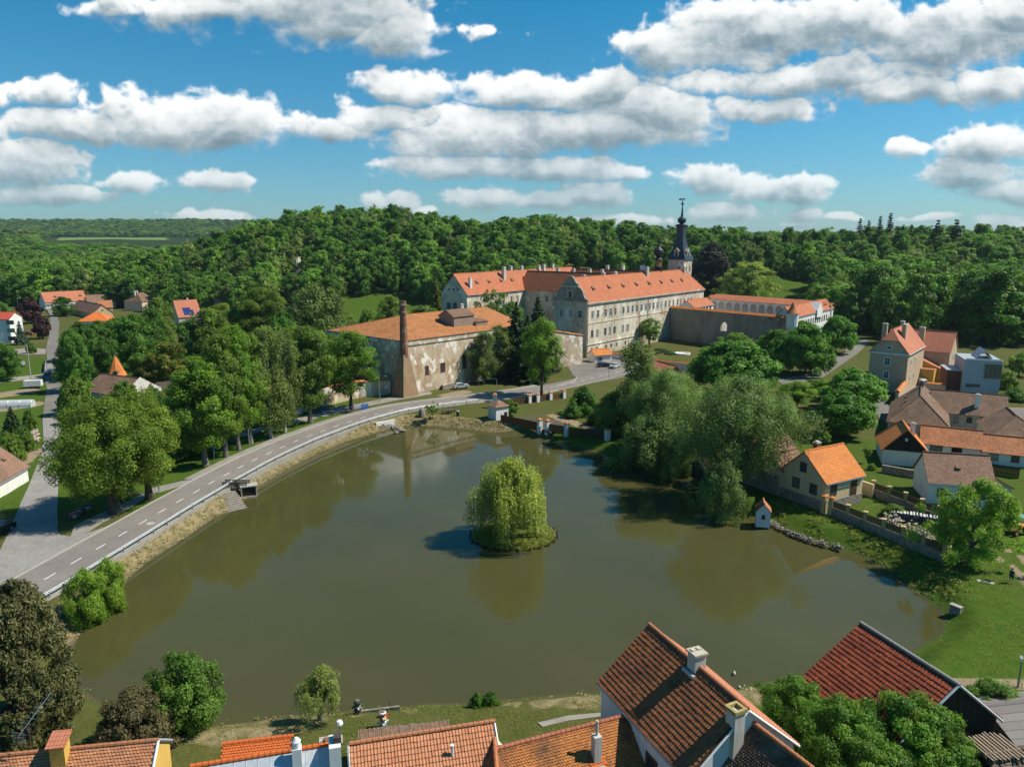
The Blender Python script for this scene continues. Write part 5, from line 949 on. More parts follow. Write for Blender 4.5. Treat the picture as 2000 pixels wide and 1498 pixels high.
def tiled_house(name, label, R0, R1, zr, hl, hr, zel, zer, mats, styles, zb=ZG, ridge_mat=None, ov=.3, gov=.2, sizes=((.24, .35), (.24, .35)), sides='LR', **kw):
    t = house(name, label, 'house', R0, R1, zr, hl, hr, zel, zer=zer, roof=WOODB, ov=ov, gov=gov, ridge=False, roof_t=.12, zb=zb, **kw)
    ang = math.atan2((Vector(R1)-Vector(R0)).y, (Vector(R1)-Vector(R0)).x); L = (Vector(R1[:2])-Vector(R0[:2])).length; up = .15
    roof = [c for c in t.children if c.name.startswith('roof')][0]; z = lambda q: q-zb
    for side in sides:
        h, ze = (hl, zel) if side == 'L' else (hr, zer); s = (zr-ze)/h; e = h+ov; zz = z(ze)-s*ov+up; Sl = math.hypot(e, e*s)
        if side == 'L': M = slope_M((L+gov, e, zz), (-gov, e, zz), (L+gov, 0, z(zr)+up))
        else: M = slope_M((-gov, -e, zz), (L+gov, -e, zz), (-gov, 0, z(zr)+up))
        k = 0 if side == 'L' else 1; tw, th = sizes[k]
        part('roof_tiles', tile_mesh('roof_tiles', L+2*gov, Sl, mats[k], styles[k], tw, th, seed=len(label)+k), None, roof, M)
    rd = MB(); x = -gov
    while x < L+gov-.1:
        rd.tube([(x, 0, z(zr)+up+.03), (x+.40, 0, z(zr)+up+.015)], [.155, .135], 8); x += .38
    part('ridge_tiles', rd, ridge_mat or TERRA, roof)
    return t, roof
T_BROWN = M_vtint('brown_clay', (.21, .075, .032), (.33, .125, .052), (.13, .055, .03)); T_PINK = M_vtint('pink_clay', (.42, .16, .09), (.52, .22, .13))
T_MOSS = M_vtint('mossy_clay', (.34, .125, .04), (.50, .20, .06), (.075, .055, .038)); T_ORNG = M_vtint('bright_clay', (.40, .165, .085), (.52, .235, .125)); T_DARK = M_vtint('dark_clay', (.085, .055, .042), (.17, .10, .07), (.24, .19, .14))
T_RED = M_vtint('red_clay', (.20, .045, .022), (.36, .085, .038), (.15, .035, .02)); T_LEFT = M_vtint('worn_clay', (.38, .155, .075), (.52, .25, .14), (.27, .13, .08)); T_NEW = M_vtint('vivid_clay', (.52, .12, .03), (.60, .16, .045))
r0, r1 = at(1270, 1224, 10.5), at(1458, 1385, 10.5)
bh, bhr = tiled_house('big_house', 'tall white house with brown ribbed tile roof and square chimney above the pond', r0, r1, 10.5, 4.2, 4.2, 6.9, 6.9, (T_PINK, T_BROWN), ('pan', 'pan'), wall=WHITE, ridge_mat=T_PINK, sizes=((.24, .36), (.24, .36)),
     wins=[('R', 7.0, 2.2, 1.1, 1.6, dict(surround=True, frame_mat=BROWN_FRAME)), ('R', 9.6, 2.2, 1.1, 1.6, dict(surround=True, frame_mat=BROWN_FRAME))])
L = (Vector(r1)-Vector(r0)).length
c = MB(); c.box(5.4, -.45, 7.4, 6.3, .45, 10.05); co = part('chimney', c, CHB, bhr); c = MB(); c.box(5.3, -.55, 10.05, 6.4, .55, 10.2); [c.box(5.5, y, 10.2, 5.85, y+.3, 10.28) for y in (-.4, .1)]; part('chimney_cap', c, OLDW, bhr)
c = MB(); c.tube([(4.6, 0, 9.1), (4.6, 0, 10.9)], .02, 5); part('lightning_rod', c, METAL, bhr)
for s_ in (1, -1):
    c = MB(); c.tube([(L+.22, 0, 9.05), (L+.22, s_*4.5, 5.2)], .09, 4); part('verge_board', c, WHITE, bhr)
c = MB(); c.box(5.2, -.75, 8.2, 6.5, -.45, 8.75); part('flashing', c, ZINC, bhr)
r0, r1 = at(1455, 1403, 9.2), at(1578, 1498, 9.2); r1 = r0+(r1-r0)*1.45
dw, dwr = tiled_house('wing_house', 'low wing with dark scalloped tiles, orange ridge and tall pale chimney', r0, r1, 9.2, 4.4, 4.4, 4.6, 4.6, (T_DARK, T_DARK), ('beaver', 'beaver'), wall=WHITE, sizes=((.2, .18), (.2, .18)), ridge_mat=TERRA, gov=.05, gutters=False)
cp = at(1430, 1498, 6.5); Mi = WM[dw.name].inverted(); q = Mi @ Vector((cp[0], cp[1], ZG)); c = MB(); c.box(q.x-.42, q.y-.42, 3.5, q.x+.42, q.y+.42, 9.1); part('chimney', c, CHB, dwr); c = MB(); k = .5
for a in ((-k, -k, k, -k+.2), (-k, k-.2, k, k), (-k, -k+.2, -k+.2, k-.2), (k-.2, -k+.2, k, k-.2)): c.box(q.x+a[0], q.y+a[1], 9.1, q.x+a[2], q.y+a[3], 9.35)
part('chimney_cap', c, M_plain('lichen_concrete', (.34, .26, .10), .9, var=.4), dwr)
r0, r1 = at(964, 1459, 6.6), at(1243, 1402, 6.0)
mh, mhr = tiled_house('moss_house', 'low house with mossy scalloped orange tiles and two small chimneys', r0, r1, 6.3, 4.5, 5.2, 2.4, 1.8, (T_MOSS, T_MOSS), ('beaver', 'beaver'), wall=WHITE, sizes=((.2, .18), (.2, .18)), ridge_mat=SALMON, gov=0.02, gutters=False)
c = MB(); c.box(6.6, -1.9, 1.9, 7.15, -1.35, 5.3); c.lathe([(.1, 5.3), (.1, 6.4)], 8, (6.9, -1.6)); part('chimney', c, CHB, mhr); c = MB(); c.box(6.5, -2.25, 2.9, 7.25, -1.9, 3.25); part('flashing', c, ZINC, mhr)
c = MB(); c.box(2.6, -3.3, .8, 3.4, -2.6, 3.6); c.lathe([(.13, 3.6), (.12, 4.5)], 8, (2.8, -2.95)); c.lathe([(.13, 3.6), (.12, 4.5)], 8, (3.15, -2.95)); part('chimney', c, CHB, mhr); c = MB(); c.box(8.3, -4.6, 1.9, 9.6, -3.6, 2.6); part('skylight', c, BLACK, mhr)
nt_ = tile_mesh('new_tiles', 1.3, 1.5, T_NEW, 'beaver', .2, .18, 5); sM = slope_M((6.2, -3.0, 0), (7.7, -3.0, 0), (6.2, -1.5, 1.29)); sM.translation = Vector((6.25, -2.75, 4.8-2.75*.865+.06+.165)); part('repaired_tiles', nt_, None, mhr, sM)
r0, r1 = at(684, 1456, 7.0), at(962, 1412, 7.0)
oh, ohr = tiled_house('orange_house', 'house with clean orange ribbed tiles and white verge boards', r0, r1, 7.0, 4.6, 5.0, 3.6, 3.2, (T_ORNG, T_ORNG), ('pan', 'pan'), wall=WHITE, sizes=((.22, .36), (.22, .36)), ridge_mat=T_ORNG, gutters=False, gov=.05)
Lo = (Vector(r1)-Vector(r0)).length; c = MB(); c.tube([(Lo+.1, 0, 5.6), (Lo+.1, -4.8, 1.95)], .10, 4); part('verge_board', c, WHITE, ohr); c = MB(); c.tube([(-.1, 0, 5.6), (-.1, -4.8, 1.95)], .10, 4); part('verge_board', c, WHITE, ohr)
c = MB(); c.lathe([(.10, 4.2), (.10, 5.3), (.14, 5.3), (.14, 5.4)], 10, (6.6, -1.4)); part('vent_pipe', c, WHITE, ohr); c = MB(); c.box(4.6, -3.4, 2.9, 6.0, -2.6, 3.35); part('skylight', c, ZINC, ohr)
# little cross gable between the two
g0 = at(966, 1446, 6.4); gh, ghr = tiled_house('cross_gable', 'small brown ribbed cross gable between white verge boards', g0, g0+Vector((.35, -5)), 6.3, 1.5, 1.5, 4.3, 4.3, (T_BROWN, T_BROWN), ('pan', 'pan'), wall=WHITE, sizes=((.24, .36),)*2, gutters=False, gov=.1)
for s_ in (1, -1): c = MB(); c.tube([(-.15, 0, 4.98), (-.15, s_*1.85, 2.55)], .12, 4); c.tube([(-.15, s_*1.85, 2.55), (5.1, s_*1.85, 2.55)], .1, 4); part('verge_board', c, WHITE, ghr)
r0, r1 = at(372, 1502, 6.6), at(652, 1456, 6.6); t = house('zinc_roof_house', 'house with pale zinc sheet roof and orange ridge tiles', 'house', r0, r1, 6.6, 4.2, 4.6, 3.4, zer=3.2, wall=WHITE, roof=ZINC, ridge=False, gutters=False); rf = [c for c in t.children if c.name.startswith('roof')][0]
Lz = (Vector(r1)-Vector(r0)).length; rd = MB(); x = 0
while x < Lz: rd.tube([(x, 0, 5.32), (x+.4, 0, 5.30)], [.17, .14], 8); x += .38
part('ridge_tiles', rd, T_NEW, rf); c = MB(); [c.box(x-.015, -4.9, 0, x+.015, -4.8, .01) for x in ()]; sm = MB()
for i in range(int(Lz/.75)): x = .4+i*.75; sm.tube([(x, -.15, 5.18), (x, -4.85, 1.63)], .03, 4)
part('seams', sm, ZINC, rf); c = MB(); c.box(6.3, -.9, 3.8, 6.9, -.3, 5.9); c.lathe([(.26, 5.9), (.26, 6.3), (.3, 6.35), (.1, 6.6)], 10, (6.6, -.6)); part('chimney', c, WHITE, rf)
c = MB(); c.box(Lz-.3, -1.6, 2.8, Lz+.45, -.2, 6.1); part('chimney', c, WHITE, rf); c = MB(); c.box(Lz+.0, -1.2, 6.1, Lz+.5, -.4, 6.5); part('chimney_cap', c, M_plain('sooty_brick', (.06, .05, .045), .9, var=.4), rf); c = MB(); c.lathe([(.09, 5.1), (.09, 5.7), (.15, 5.75), (.15, 5.85)], 8, (Lz-2.6, .1)); part('vent_pipe', c, T_NEW, rf)
r0, r1 = at(440, 1456, 4.3), at(566, 1441, 4.3); r0b = r0
sd_, sdr = tiled_house('garden_shed', 'small shed with vivid orange tile roof behind the zinc roof', r0, r1, 4.3, .5, 3.2, 4.0, 2.9, (T_NEW, T_NEW), ('beaver', 'beaver'), wall=WHITE, sizes=((.2, .2),)*2, ridge_mat=T_NEW, gutters=False)
r0, r1 = at(-40, 1483, 6.8), at(306, 1449, 6.8)
lh, lhr = tiled_house('corner_house', 'yellow house with worn scalloped tiles in the lower left corner', r0, r1, 6.8, 2.4, 5.0, 5.0, 3.2, (T_LEFT, T_LEFT), ('beaver', 'beaver'), wall=M_plaster('warm_yellow_wall', (.62, .40, .10), (.45, .28, .1), .3, .2), sizes=((.22, .2),)*2, ridge_mat=T_LEFT, gutters=False, gov=.05)
Ll = (Vector(r1)-Vector(r0)).length; c = MB(); c.tube([(Ll+.1, 0, 5.45), (Ll+.1, -5.3, 1.75)], .12, 4); c.tube([(Ll+.1, 0, 5.45), (Ll+.1, 2.6, 3.5)], .12, 4); part('verge_board', c, ZINC, lhr); c = MB(); c.box(4.6, -.9, 3.6, 5.5, 0, 6.3); part('chimney', c, YELLOW, lhr); c = MB(); c.slab([(4.45, -1.1, 6.35), (5.65, -1.1, 6.35), (5.65, .2, 6.75), (4.45, .2, 6.75)], .08); part('chimney_cap', c, SALMON, lhr)
an = thing('tv_antenna', 'old rooftop television aerial with many thin bars over the corner house', 'antenna', at(63, 1470, 6.8), 6.75, .2); c = MB(); c.tube([(0, 0, -.2), (0, 0, 2.2)], .035, 5); part('mast', c, BROWN_FRAME, an); c = MB(); c.tube([(-.5, -.2, 1.6), (.9, 1.6, 3.3)], .025, 5)
for i in range(9): f = i/8; p = Vector((-.45, -.15, 1.65)).lerp(Vector((.85, 1.55, 3.25)), f); w_ = .55-.25*f; c.tube([p+Vector((-w_, w_*.5, 0)), p+Vector((w_, -w_*.5, 0))], .014, 4)
for i in range(5): c.tube([(-.9, -.3, 1.3+i*.15), (0, -.6, 1.3+i*.15)], .012, 4)
part('elements', c, METAL, an)
# red roofed timber barn, right
r0, r1 = at(1684, 1221, 8.0), at(1868, 1338, 8.0)
rb, rbr = tiled_house('timber_barn', 'barn with deep red ribbed tile roof and black boarded gable', r0, r1, 8.0, 4.6, 5.6, 4.4, 4.2, (T_RED, T_RED), ('pan', 'pan'), wall=WOODD, sizes=((.3, .40),)*2, ridge_mat=M_plain('grey_ridge', (.25, .23, .22), .7), gutters=True, ov=.35)
Lb = (Vector(r1)-Vector(r0)).length
for y, z in ((-6.0, 2.55), (5.0, 2.55)): c = MB(); c.tube([(Lb+.22, 0, 6.66), (Lb+.22, y, z)], .11, 4); part('verge_board', c, ZINC, rbr)
c = MB(); c.box(-.06, -5.5, 0, .3, -4.4, 2.3); part('whitewashed_panel', c, WHITE, rb, WM[rb.name].inverted() @ frame(r0, ZG, math.atan2((r1-r0).y, (r1-r0).x)))
house('lean_to', 'long low roof of weathered grey slats beside the timber barn', 'shed', at(1925, 1400, 3.2), at(2060, 1386, 3.2), 4.0, 2.2, 4.2, 3.2, wall=CHB, roof=M_planks('grey_slats', (.22, .20, .19), .22, 'z'), gutters=False, ridge=False, zer=2.6)
tiled_house('stack_shed', 'brown scalloped roof corner with planks stacked on its ridge', at(1925, 1480, 4.5), at(2040, 1462, 4.5), 4.6, 1.6, 3.5, 3.4, 2.8, (T_DARK, T_DARK), ('beaver', 'beaver'), wall=WOODD, sizes=((.2, .2),)*2, ridge_mat=T_DARK, gutters=False)
pk = thing('plank_stack', 'stack of weathered planks lying on the brown shed roof', 'planks', at(1925, 1470, 4.9), 4.75, R(10))
for i in range(14): b = MB(); b.box(.2*i, -.6-random.uniform(0, .3), 0, .2*i+.12, 1.6+random.uniform(0, .4), .06+.06*(i % 3)); part('plank', b, M_plain('grey_plank', (.25, .19, .14), .85) if i == 0 else bpy.data.materials['grey_plank'], pk)

# ================================================================ TREES
def rand_dir(r, n, up=0.0):
    d = r.normal(size=(n, 3)); d[:, 2] += up; return d/np.linalg.norm(d, axis=1, keepdims=True)
def leaf_quads(r, pos, nrm, size, asp=1.5):
    n = len(pos); t = np.cross(nrm, r.normal(size=(n, 3))); t /= np.linalg.norm(t, axis=1, keepdims=True)+1e-9; b = np.cross(nrm, t)
    s = (size*r.uniform(.6, 1.35, n))[:, None]; a = t*s*.5*asp; c = b*s*.5
    V = np.stack([pos-a, pos-c*1.0-a*.1, pos+a, pos+c*1.0-a*.1], 1).reshape(-1, 3)
    return V, np.arange(n*4).reshape(n, 4)
def crown_mesh(name, mat, seed, prof, Rr=5.0, H=14.0, z0=.22, nl=69, lr=1.23, nleaf=9000, leaf=.42, flat=.8, inner=.25, ragged=.2, droop=0.0, gaps=0.0):
    """prof(t): relative radius at relative height t in 0..1 of the crown. Lobes of leaf-sized faces through the crown's volume."""
    r = np.random.default_rng(seed); C = []; LR = []
    tries = 0
    while len(C) < nl and tries < 6000:
        tries += 1; t = r.uniform(0, 1); rad = prof(t)*Rr*r.uniform(.45, 1.0)**.5*(1+ragged*r.normal()*.5); a = r.uniform(0, 2*math.pi)
        if len(C) < nl*inner: rad *= .45
        p = np.array([rad*math.cos(a), rad*math.sin(a), (z0+(1-z0)*t)*H]); k = lr*r.uniform(.65, 1.3)*(.7+.3*prof(t))
        if all(np.linalg.norm((p-c)*(1, 1, 1.2)) > .62*lr for c in C[-60:]): C.append(p); LR.append(k)
    C = np.array(C); LR = np.array(LR); w = LR**2; li = r.choice(len(C), nleaf, p=w/w.sum())
    d = rand_dir(r, nleaf, .35); d[:, 2] -= 0
    rr = LR[li]*r.uniform(.35, 1, nleaf)**.45
    pos = C[li]+d*rr[:, None]*np.array([1, 1, flat])
    if droop: pos[:, 2] -= droop*r.uniform(0, 1, nleaf)**2*LR[li]
    if gaps: k = vnoise(pos[:, 0]+pos[:, 2]*.7, pos[:, 1]+pos[:, 2]*.5, lr*1.1, seed) > gaps; pos, d, li = pos[k], d[k], li[k]
    pos = pos+r.normal(size=pos.shape)*lr*.17
    cen = np.array([0, 0, (z0+(1-z0)*.5)*H]); out = pos-cen; out /= np.linalg.norm(out, axis=1, keepdims=True)+1e-6
    nrm = d*.75+out*.45+np.array([0, 0, .35])+r.normal(size=pos.shape)*.55; nrm /= np.linalg.norm(nrm, axis=1, keepdims=True)
    V, Q = leaf_quads(r, pos, nrm, leaf); lt = r.uniform(.15, .75, len(C))
    tint = np.clip(lt[li]+r.normal(0, .16, len(pos)), 0, 1)
    er = np.percentile(np.hypot(pos[:, 0], pos[:, 1]), 96.5); ez = np.percentile(pos[:, 2], 99.7); N_ = np.array([er, er, ez]); return np_mesh(name, V/N_, Q, mat, tint), C/N_
def trunk_mesh(name, mat, C, Rr, H, tr=.35, seed=0, forks=1, limbs=9, lean=0.0):
    r = np.random.default_rng(seed); b = MB(); top = .62
    for f in range(forks):
        a = 2*math.pi*f/max(1, forks)+.4; sp = .0 if forks == 1 else .22; P = [(0, 0, -.5)]; rs = [tr*1.35]
        for k in range(1, 7):
            t = k/6; P.append((sp*Rr*.5*t*math.cos(a)*1.4+lean*t+r.normal()*.05*Rr*.3, sp*Rr*.5*t*math.sin(a)*1.4+r.normal()*.05*Rr*.3, top*H*t)); rs.append(tr*(1-.78*t)*(1 if forks == 1 else .75))
        b.tube(P, rs, 8); trunkP = P
        for i in r.choice(len(C), min(limbs, len(C)), replace=False):
            c = C[i]*np.array([Rr, Rr, H]); k = r.integers(2, 6); s = Vector(P[k])
            if c[2] < s.z: k = 2; s = Vector(P[2])
            e = Vector(c); m = s.lerp(e, .5)+Vector((0, 0, .25)); b.tube([s, m, e], [rs[k]*.6, rs[k]*.38, rs[k]*.12], 5, cap=False)
    b.v = [(x/Rr, y/Rr, z/H) for x, y, z in b.v]; b.smooth = True
    return b.mesh(name, mat)
PR = {'round': lambda t: math.sin(math.pi*min(1, max(.02, t*.92+.08)))**.6, 'oval': lambda t: math.sin(math.pi*(t*.86+.10))**.75, 'tall': lambda t: math.sin(math.pi*(t*.84+.13))**.6*.95, 'dome': lambda t: max(0.05, 1-t**2.2)**.5, 'cone': lambda t: (1-t)*.98+.04, 'wide': lambda t: max(.05, 1-(2*t-.75)**2*.55 if t < .95 else .45)}
BARK = M_plain('bark', (.085, .065, .048), .95, spec=.1, var=.4); BARKG = M_plain('grey_bark', (.17, .15, .125), .95, spec=.1, var=.35)
def M_birch():
    m, nt = newmat('birch_bark'); g = objc(nt); n = noise(nt, vscale(nt, g, (2, 2, 40)), 2, 4, .7); return finish(m, nt, mix(nt, mapr(nt, n, .52, .6), (.55, .53, .48), (.07, .06, .05)), .8)
BIRCH = M_birch()
G_LIN = M_leaf('linden_leaves', (0.108, 0.160, 0.022), (0.215, 0.265, 0.042)); G_MAP = M_leaf('maple_leaves', (0.087, 0.168, 0.02), (0.168, 0.266, 0.031)); G_DARK = M_leaf('dark_leaves', (0.044, 0.112, 0.02), (0.102, 0.196, 0.031)); G_MID = M_leaf('mid_leaves', (0.075, 0.132, 0.021), (0.15, 0.217, 0.036))
G_CHE = M_leaf('chestnut_leaves', (0.056, 0.163, 0.022), (0.132, 0.256, 0.034)); G_WIL = M_leaf('willow_leaves', (0.095, 0.150, 0.058), (0.19, 0.255, 0.10)); G_WEEP = M_leaf('weeping_leaves', (0.169, 0.202, 0.039), (0.312, 0.325, 0.078)); G_BIR = M_leaf('birch_leaves', (0.088, 0.124, 0.043), (0.182, 0.216, 0.078))
G_OLIVE = M_leaf('olive_leaves', (0.111, 0.119, 0.019), (0.189, 0.189, 0.035)); G_PURP = M_leaf('purple_leaves', (.030, .011, .015), (.058, .022, .026), .2); G_COP = M_leaf('copper_leaves', (.016, .015, .020), (.035, .028, .036), .15); G_FIR = M_leaf('fir_needles', (0.021, 0.048, 0.021), (0.054, 0.09, 0.033), .1); G_BLUE = M_leaf('blue_needles', (.05, .085, .075), (.09, .14, .12), .1)
G_PINE = M_leaf('pine_needles', (0.042, 0.044, 0.017), (0.125, 0.115, 0.052), .15); G_BROWN = M_leaf('brown_leaves', (0.072, 0.058, 0.029), (0.13, 0.098, 0.052), .2); G_LIME = M_leaf('lime_leaves', (.115, .19, .022), (.19, .28, .04)); G_PLANE = M_leaf('plane_leaves', (0.12, 0.18, 0.035), (0.237, 0.275, 0.069)); G_WAL = M_leaf('walnut_leaves', (0.104, 0.189, 0.023), (0.195, 0.299, 0.044)); G_FOR = M_leaf('forest_leaves', (0.06, 0.144, 0.019), (0.144, 0.254, 0.035), .35, 1.0); G_FOR2 = M_leaf('pale_forest_leaves', (0.093, 0.141, 0.035), (0.184, 0.232, 0.067), .35, .9)
G_GARD = M_leaf('cherry_leaves', (0.063, 0.141, 0.018), (0.15, 0.247, 0.038))
KIND = {}
def kind(key, mat, prof, bark=BARK, Rr=5., H=14., tr=.35, forks=1, limbs=9, **kw):
    cm, C = crown_mesh(key, mat, sum(map(ord, key)), PR[prof], Rr, H, **kw); tm = trunk_mesh('trunk', bark, C, Rr, H, tr, len(key), forks, limbs); KIND[key] = (cm, tm)
kind('linden', G_LIN, 'round', Rr=8, H=17, z0=.20, nl=127, lr=1.64, nleaf=62000, leaf=0.2, tr=.75, forks=2, ragged=.3)
kind('linden_tall', G_LIN, 'oval', Rr=5.2, H=17, z0=.20, nl=90, lr=1.31, nleaf=36000, leaf=0.2, tr=.6)
kind('row_tree', G_MAP, 'tall', BARKG, Rr=3.8, H=17, z0=.20, nl=93, lr=1.11, nleaf=30000, leaf=0.215, tr=.4, ragged=.3)
kind('row_fork', G_MID, 'tall', BARKG, Rr=3.8, H=17, z0=.20, nl=90, lr=1.11, nleaf=29000, leaf=0.21, tr=.42, forks=2, ragged=.3)
kind('maple', G_MAP, 'round', Rr=5, H=15, z0=.26, nl=78, lr=1.23, nleaf=25000, leaf=0.22, tr=.42, forks=2, gaps=.22, ragged=.35)
kind('birch', G_BIR, 'tall', BIRCH, Rr=3.6, H=16, z0=.16, nl=90, lr=0.94, nleaf=20000, leaf=0.2, tr=.24, flat=1.5, droop=1.3, gaps=.12, ragged=.4)
kind('broad', G_DARK, 'round', Rr=6, H=15, z0=.10, nl=90, lr=1.48, nleaf=17000, leaf=0.34, ragged=.35)
kind('broad_mid', G_MID, 'round', Rr=6, H=15, z0=.08, nl=90, lr=1.39, nleaf=17000, leaf=0.33, ragged=.4)
kind('olive', G_OLIVE, 'oval', Rr=4.5, H=12, z0=.12, nl=75, lr=1.07, nleaf=9500, leaf=.33)
kind('willow_dome', G_BIR, 'dome', Rr=8, H=14, z0=.05, nl=135, lr=1.39, nleaf=17000, leaf=.34, flat=1.1, droop=.6)
kind('chestnut', G_CHE, 'dome', Rr=7, H=12, z0=.16, nl=135, lr=1.23, nleaf=28000, leaf=0.34, flat=.9, ragged=.15)
kind('ball', G_CHE, 'round', Rr=5, H=10, z0=.16, nl=90, lr=1.07, nleaf=17000, leaf=0.31)
kind('willow', G_WIL, 'round', BARKG, Rr=9, H=18, gaps=.16, z0=.26, nl=165, lr=1.64, nleaf=70000, leaf=0.19, flat=1.15, droop=.9, tr=.9, forks=3, ragged=.4)
kind('willow_low', G_WIL, 'dome', BARKG, Rr=6, H=9, z0=.0, nl=96, lr=1.23, nleaf=24000, leaf=0.22, flat=1.2, droop=.8, tr=.4, forks=3, ragged=.35)
kind('walnut', G_WAL, 'wide', BARKG, Rr=6, H=10.5, z0=.14, nl=108, lr=0.94, nleaf=34000, leaf=0.18, tr=.34, gaps=.28, ragged=.45, limbs=18)
kind('plane', G_PLANE, 'wide', BARKG, Rr=9, H=20, z0=.12, nl=105, lr=1.64, nleaf=16000, leaf=0.42, tr=.7, gaps=.2, limbs=16)
kind('copper', G_COP, 'oval', Rr=7, H=24, z0=.05, nl=90, lr=1.8, nleaf=8000, leaf=.6)
kind('purple', G_PURP, 'oval', Rr=4, H=9, z0=.12, nl=69, lr=0.98, nleaf=7000, leaf=.4)
kind('sparse', G_MID, 'oval', BARKG, Rr=5, H=13, z0=.18, nl=66, lr=0.9, nleaf=5200, leaf=.3, gaps=.3, limbs=22, ragged=.4)
kind('bush', G_MID, 'dome', Rr=3, H=4, z0=.0, nl=60, lr=0.74, nleaf=6500, leaf=.24, ragged=.25)
kind('bush_dark', G_DARK, 'dome', Rr=3, H=4, z0=.0, nl=60, lr=0.74, nleaf=6500, leaf=.24, ragged=.3)
kind('bush_lime', G_LIME, 'round', Rr=3, H=4.4, z0=.0, nl=90, lr=0.66, nleaf=26000, leaf=0.12, ragged=.2)
kind('bush_green', M_leaf('fresh_green_leaves', (.07, .145, .022), (.13, .21, .04)), 'round', Rr=3.6, H=6, z0=.0, nl=105, lr=0.74, nleaf=28000, leaf=0.14, ragged=.3)
kind('bush_brown', G_BROWN, 'dome', Rr=4, H=5, z0=.0, nl=105, lr=0.66, nleaf=26000, leaf=0.15, ragged=.25)
kind('cherry', G_GARD, 'oval', Rr=4, H=8, z0=.08, nl=105, lr=0.78, nleaf=36000, leaf=0.15, ragged=.4)
kind('sapling', G_MID, 'oval', Rr=1.4, H=4, z0=.4, nl=21, lr=0.33, nleaf=380, leaf=.2, tr=.05)
kind('fruit', G_GARD, 'round', Rr=2.4, H=4.6, z0=.25, nl=45, lr=0.61, nleaf=4200, leaf=.22, tr=.12)
FK = ['forest_a', 'forest_b', 'forest_c', 'forest_d', 'forest_e']
kind('forest_a', G_FOR, 'round', Rr=6, H=18, z0=.08, nl=66, lr=1.64, nleaf=7500, leaf=0.5, limbs=4, ragged=.4); kind('forest_b', G_FOR, 'oval', Rr=5, H=20, z0=.06, nl=66, lr=1.48, nleaf=7000, leaf=0.48, limbs=4, ragged=.4)
kind('forest_c', G_FOR2, 'round', Rr=6, H=17, z0=.08, nl=75, lr=1.48, nleaf=7500, leaf=0.47, limbs=4, ragged=.4); kind('forest_d', G_FOR, 'wide', Rr=7, H=19, z0=.08, nl=90, lr=1.48, nleaf=8500, leaf=0.5, limbs=4, ragged=.4); kind('forest_e', G_DARK, 'oval', Rr=5, H=19, z0=.06, nl=66, lr=1.48, nleaf=7000, leaf=0.48, limbs=4, ragged=.4)
def conifer(key, mat, Rr, H, tiers, per, dens, leaf, seed, z0=.06, sag=.25):
    r = np.random.default_rng(seed); P = []; Nn = []
    for k in range(tiers):
        t = k/(tiers-1); z = H*(z0+(1-z0)*t); rad = Rr*(1-t)**.85*r.uniform(.85, 1.1)+.15; m = max(4, int(per*(1-t)+3))
        for i in range(m):
            a = 2*math.pi*(i+r.uniform(-.3, .3))/m+k; ln = rad*r.uniform(.75, 1.1); q = max(5, int(dens*ln)); s = r.uniform(.1, 1, q); w = .28*ln*(1.05-s)
            side = r.normal(size=q)*w*.6; P.append(np.stack([ln*s*math.cos(a)-side*math.sin(a), ln*s*math.sin(a)+side*math.cos(a), z-sag*ln*s**1.5+r.normal(size=q)*.10], 1)); Nn.append(np.tile([math.cos(a)*.3, math.sin(a)*.3, 1.0], (q, 1))+r.normal(size=(q, 3))*.45)
    P = np.concatenate(P); Nn = np.concatenate(Nn); Nn /= np.linalg.norm(Nn, axis=1, keepdims=True); V, Q = leaf_quads(r, P, Nn, leaf, 2.2)
    cm = np_mesh(key, V/np.array([Rr, Rr, H]), Q, mat, np.clip(r.normal(.4, .2, len(P)), 0, 1)); b = MB(); b.tube([(0, 0, -.04), (0, 0, .97)], [.05, .004], 6); b.v = [(x, y, z) for x, y, z in b.v]; KIND[key] = (cm, b.mesh('trunk', BARK))
conifer('spruce', G_FIR, 3.6, 19, 34, 13, 16, .36, 3); conifer('spruce_blue', G_BLUE, 2.2, 8, 22, 11, 18, .26, 4); conifer('larch', G_OLIVE, 4, 24, 36, 10, 8, .42, 5, sag=.35)
conifer('fir_far', G_FIR, 4, 24, 22, 9, 5, .8, 6); conifer('pine_far', G_FIR, 5, 22, 11, 8, 6, .9, 8, z0=.35, sag=-.1)
def pine():
    """broad black pine: tufts of needles on rising shoots"""
    r = np.random.default_rng(12); Rr, H = 6., 11.; P = []; Nn = []; T = []; C = []
    for k in range(430):
        t = r.uniform(0, 1); rad = Rr*(1-(max(0, t-.1))**1.7)**.55*r.uniform(.55, 1)**.4; a = r.uniform(0, 2*math.pi); c = np.array([rad*math.cos(a), rad*math.sin(a), H*(.05+.93*t)]); C.append(c)
        q = 200; d = rand_dir(r, q, .7); P.append(c+d*r.uniform(.15, .75, q)[:, None]*np.array([1, 1, .9])); Nn.append(d+r.normal(size=(q, 3))*.5); T.append(np.clip(r.uniform(.1, .7)+r.normal(0, .2, q), 0, 1))
    P = np.concatenate(P); Nn = np.concatenate(Nn); Nn /= np.linalg.norm(Nn, axis=1, keepdims=True); V, Q = leaf_quads(r, P, Nn, .13, 2.6)
    KIND['pine'] = (np_mesh('pine', V/np.array([Rr, Rr, H]), Q, G_PINE, np.concatenate(T)), trunk_mesh('trunk', BARK, np.array(C)/np.array([Rr, Rr, H]), Rr, H, .4, 2, 1, 40))
pine()
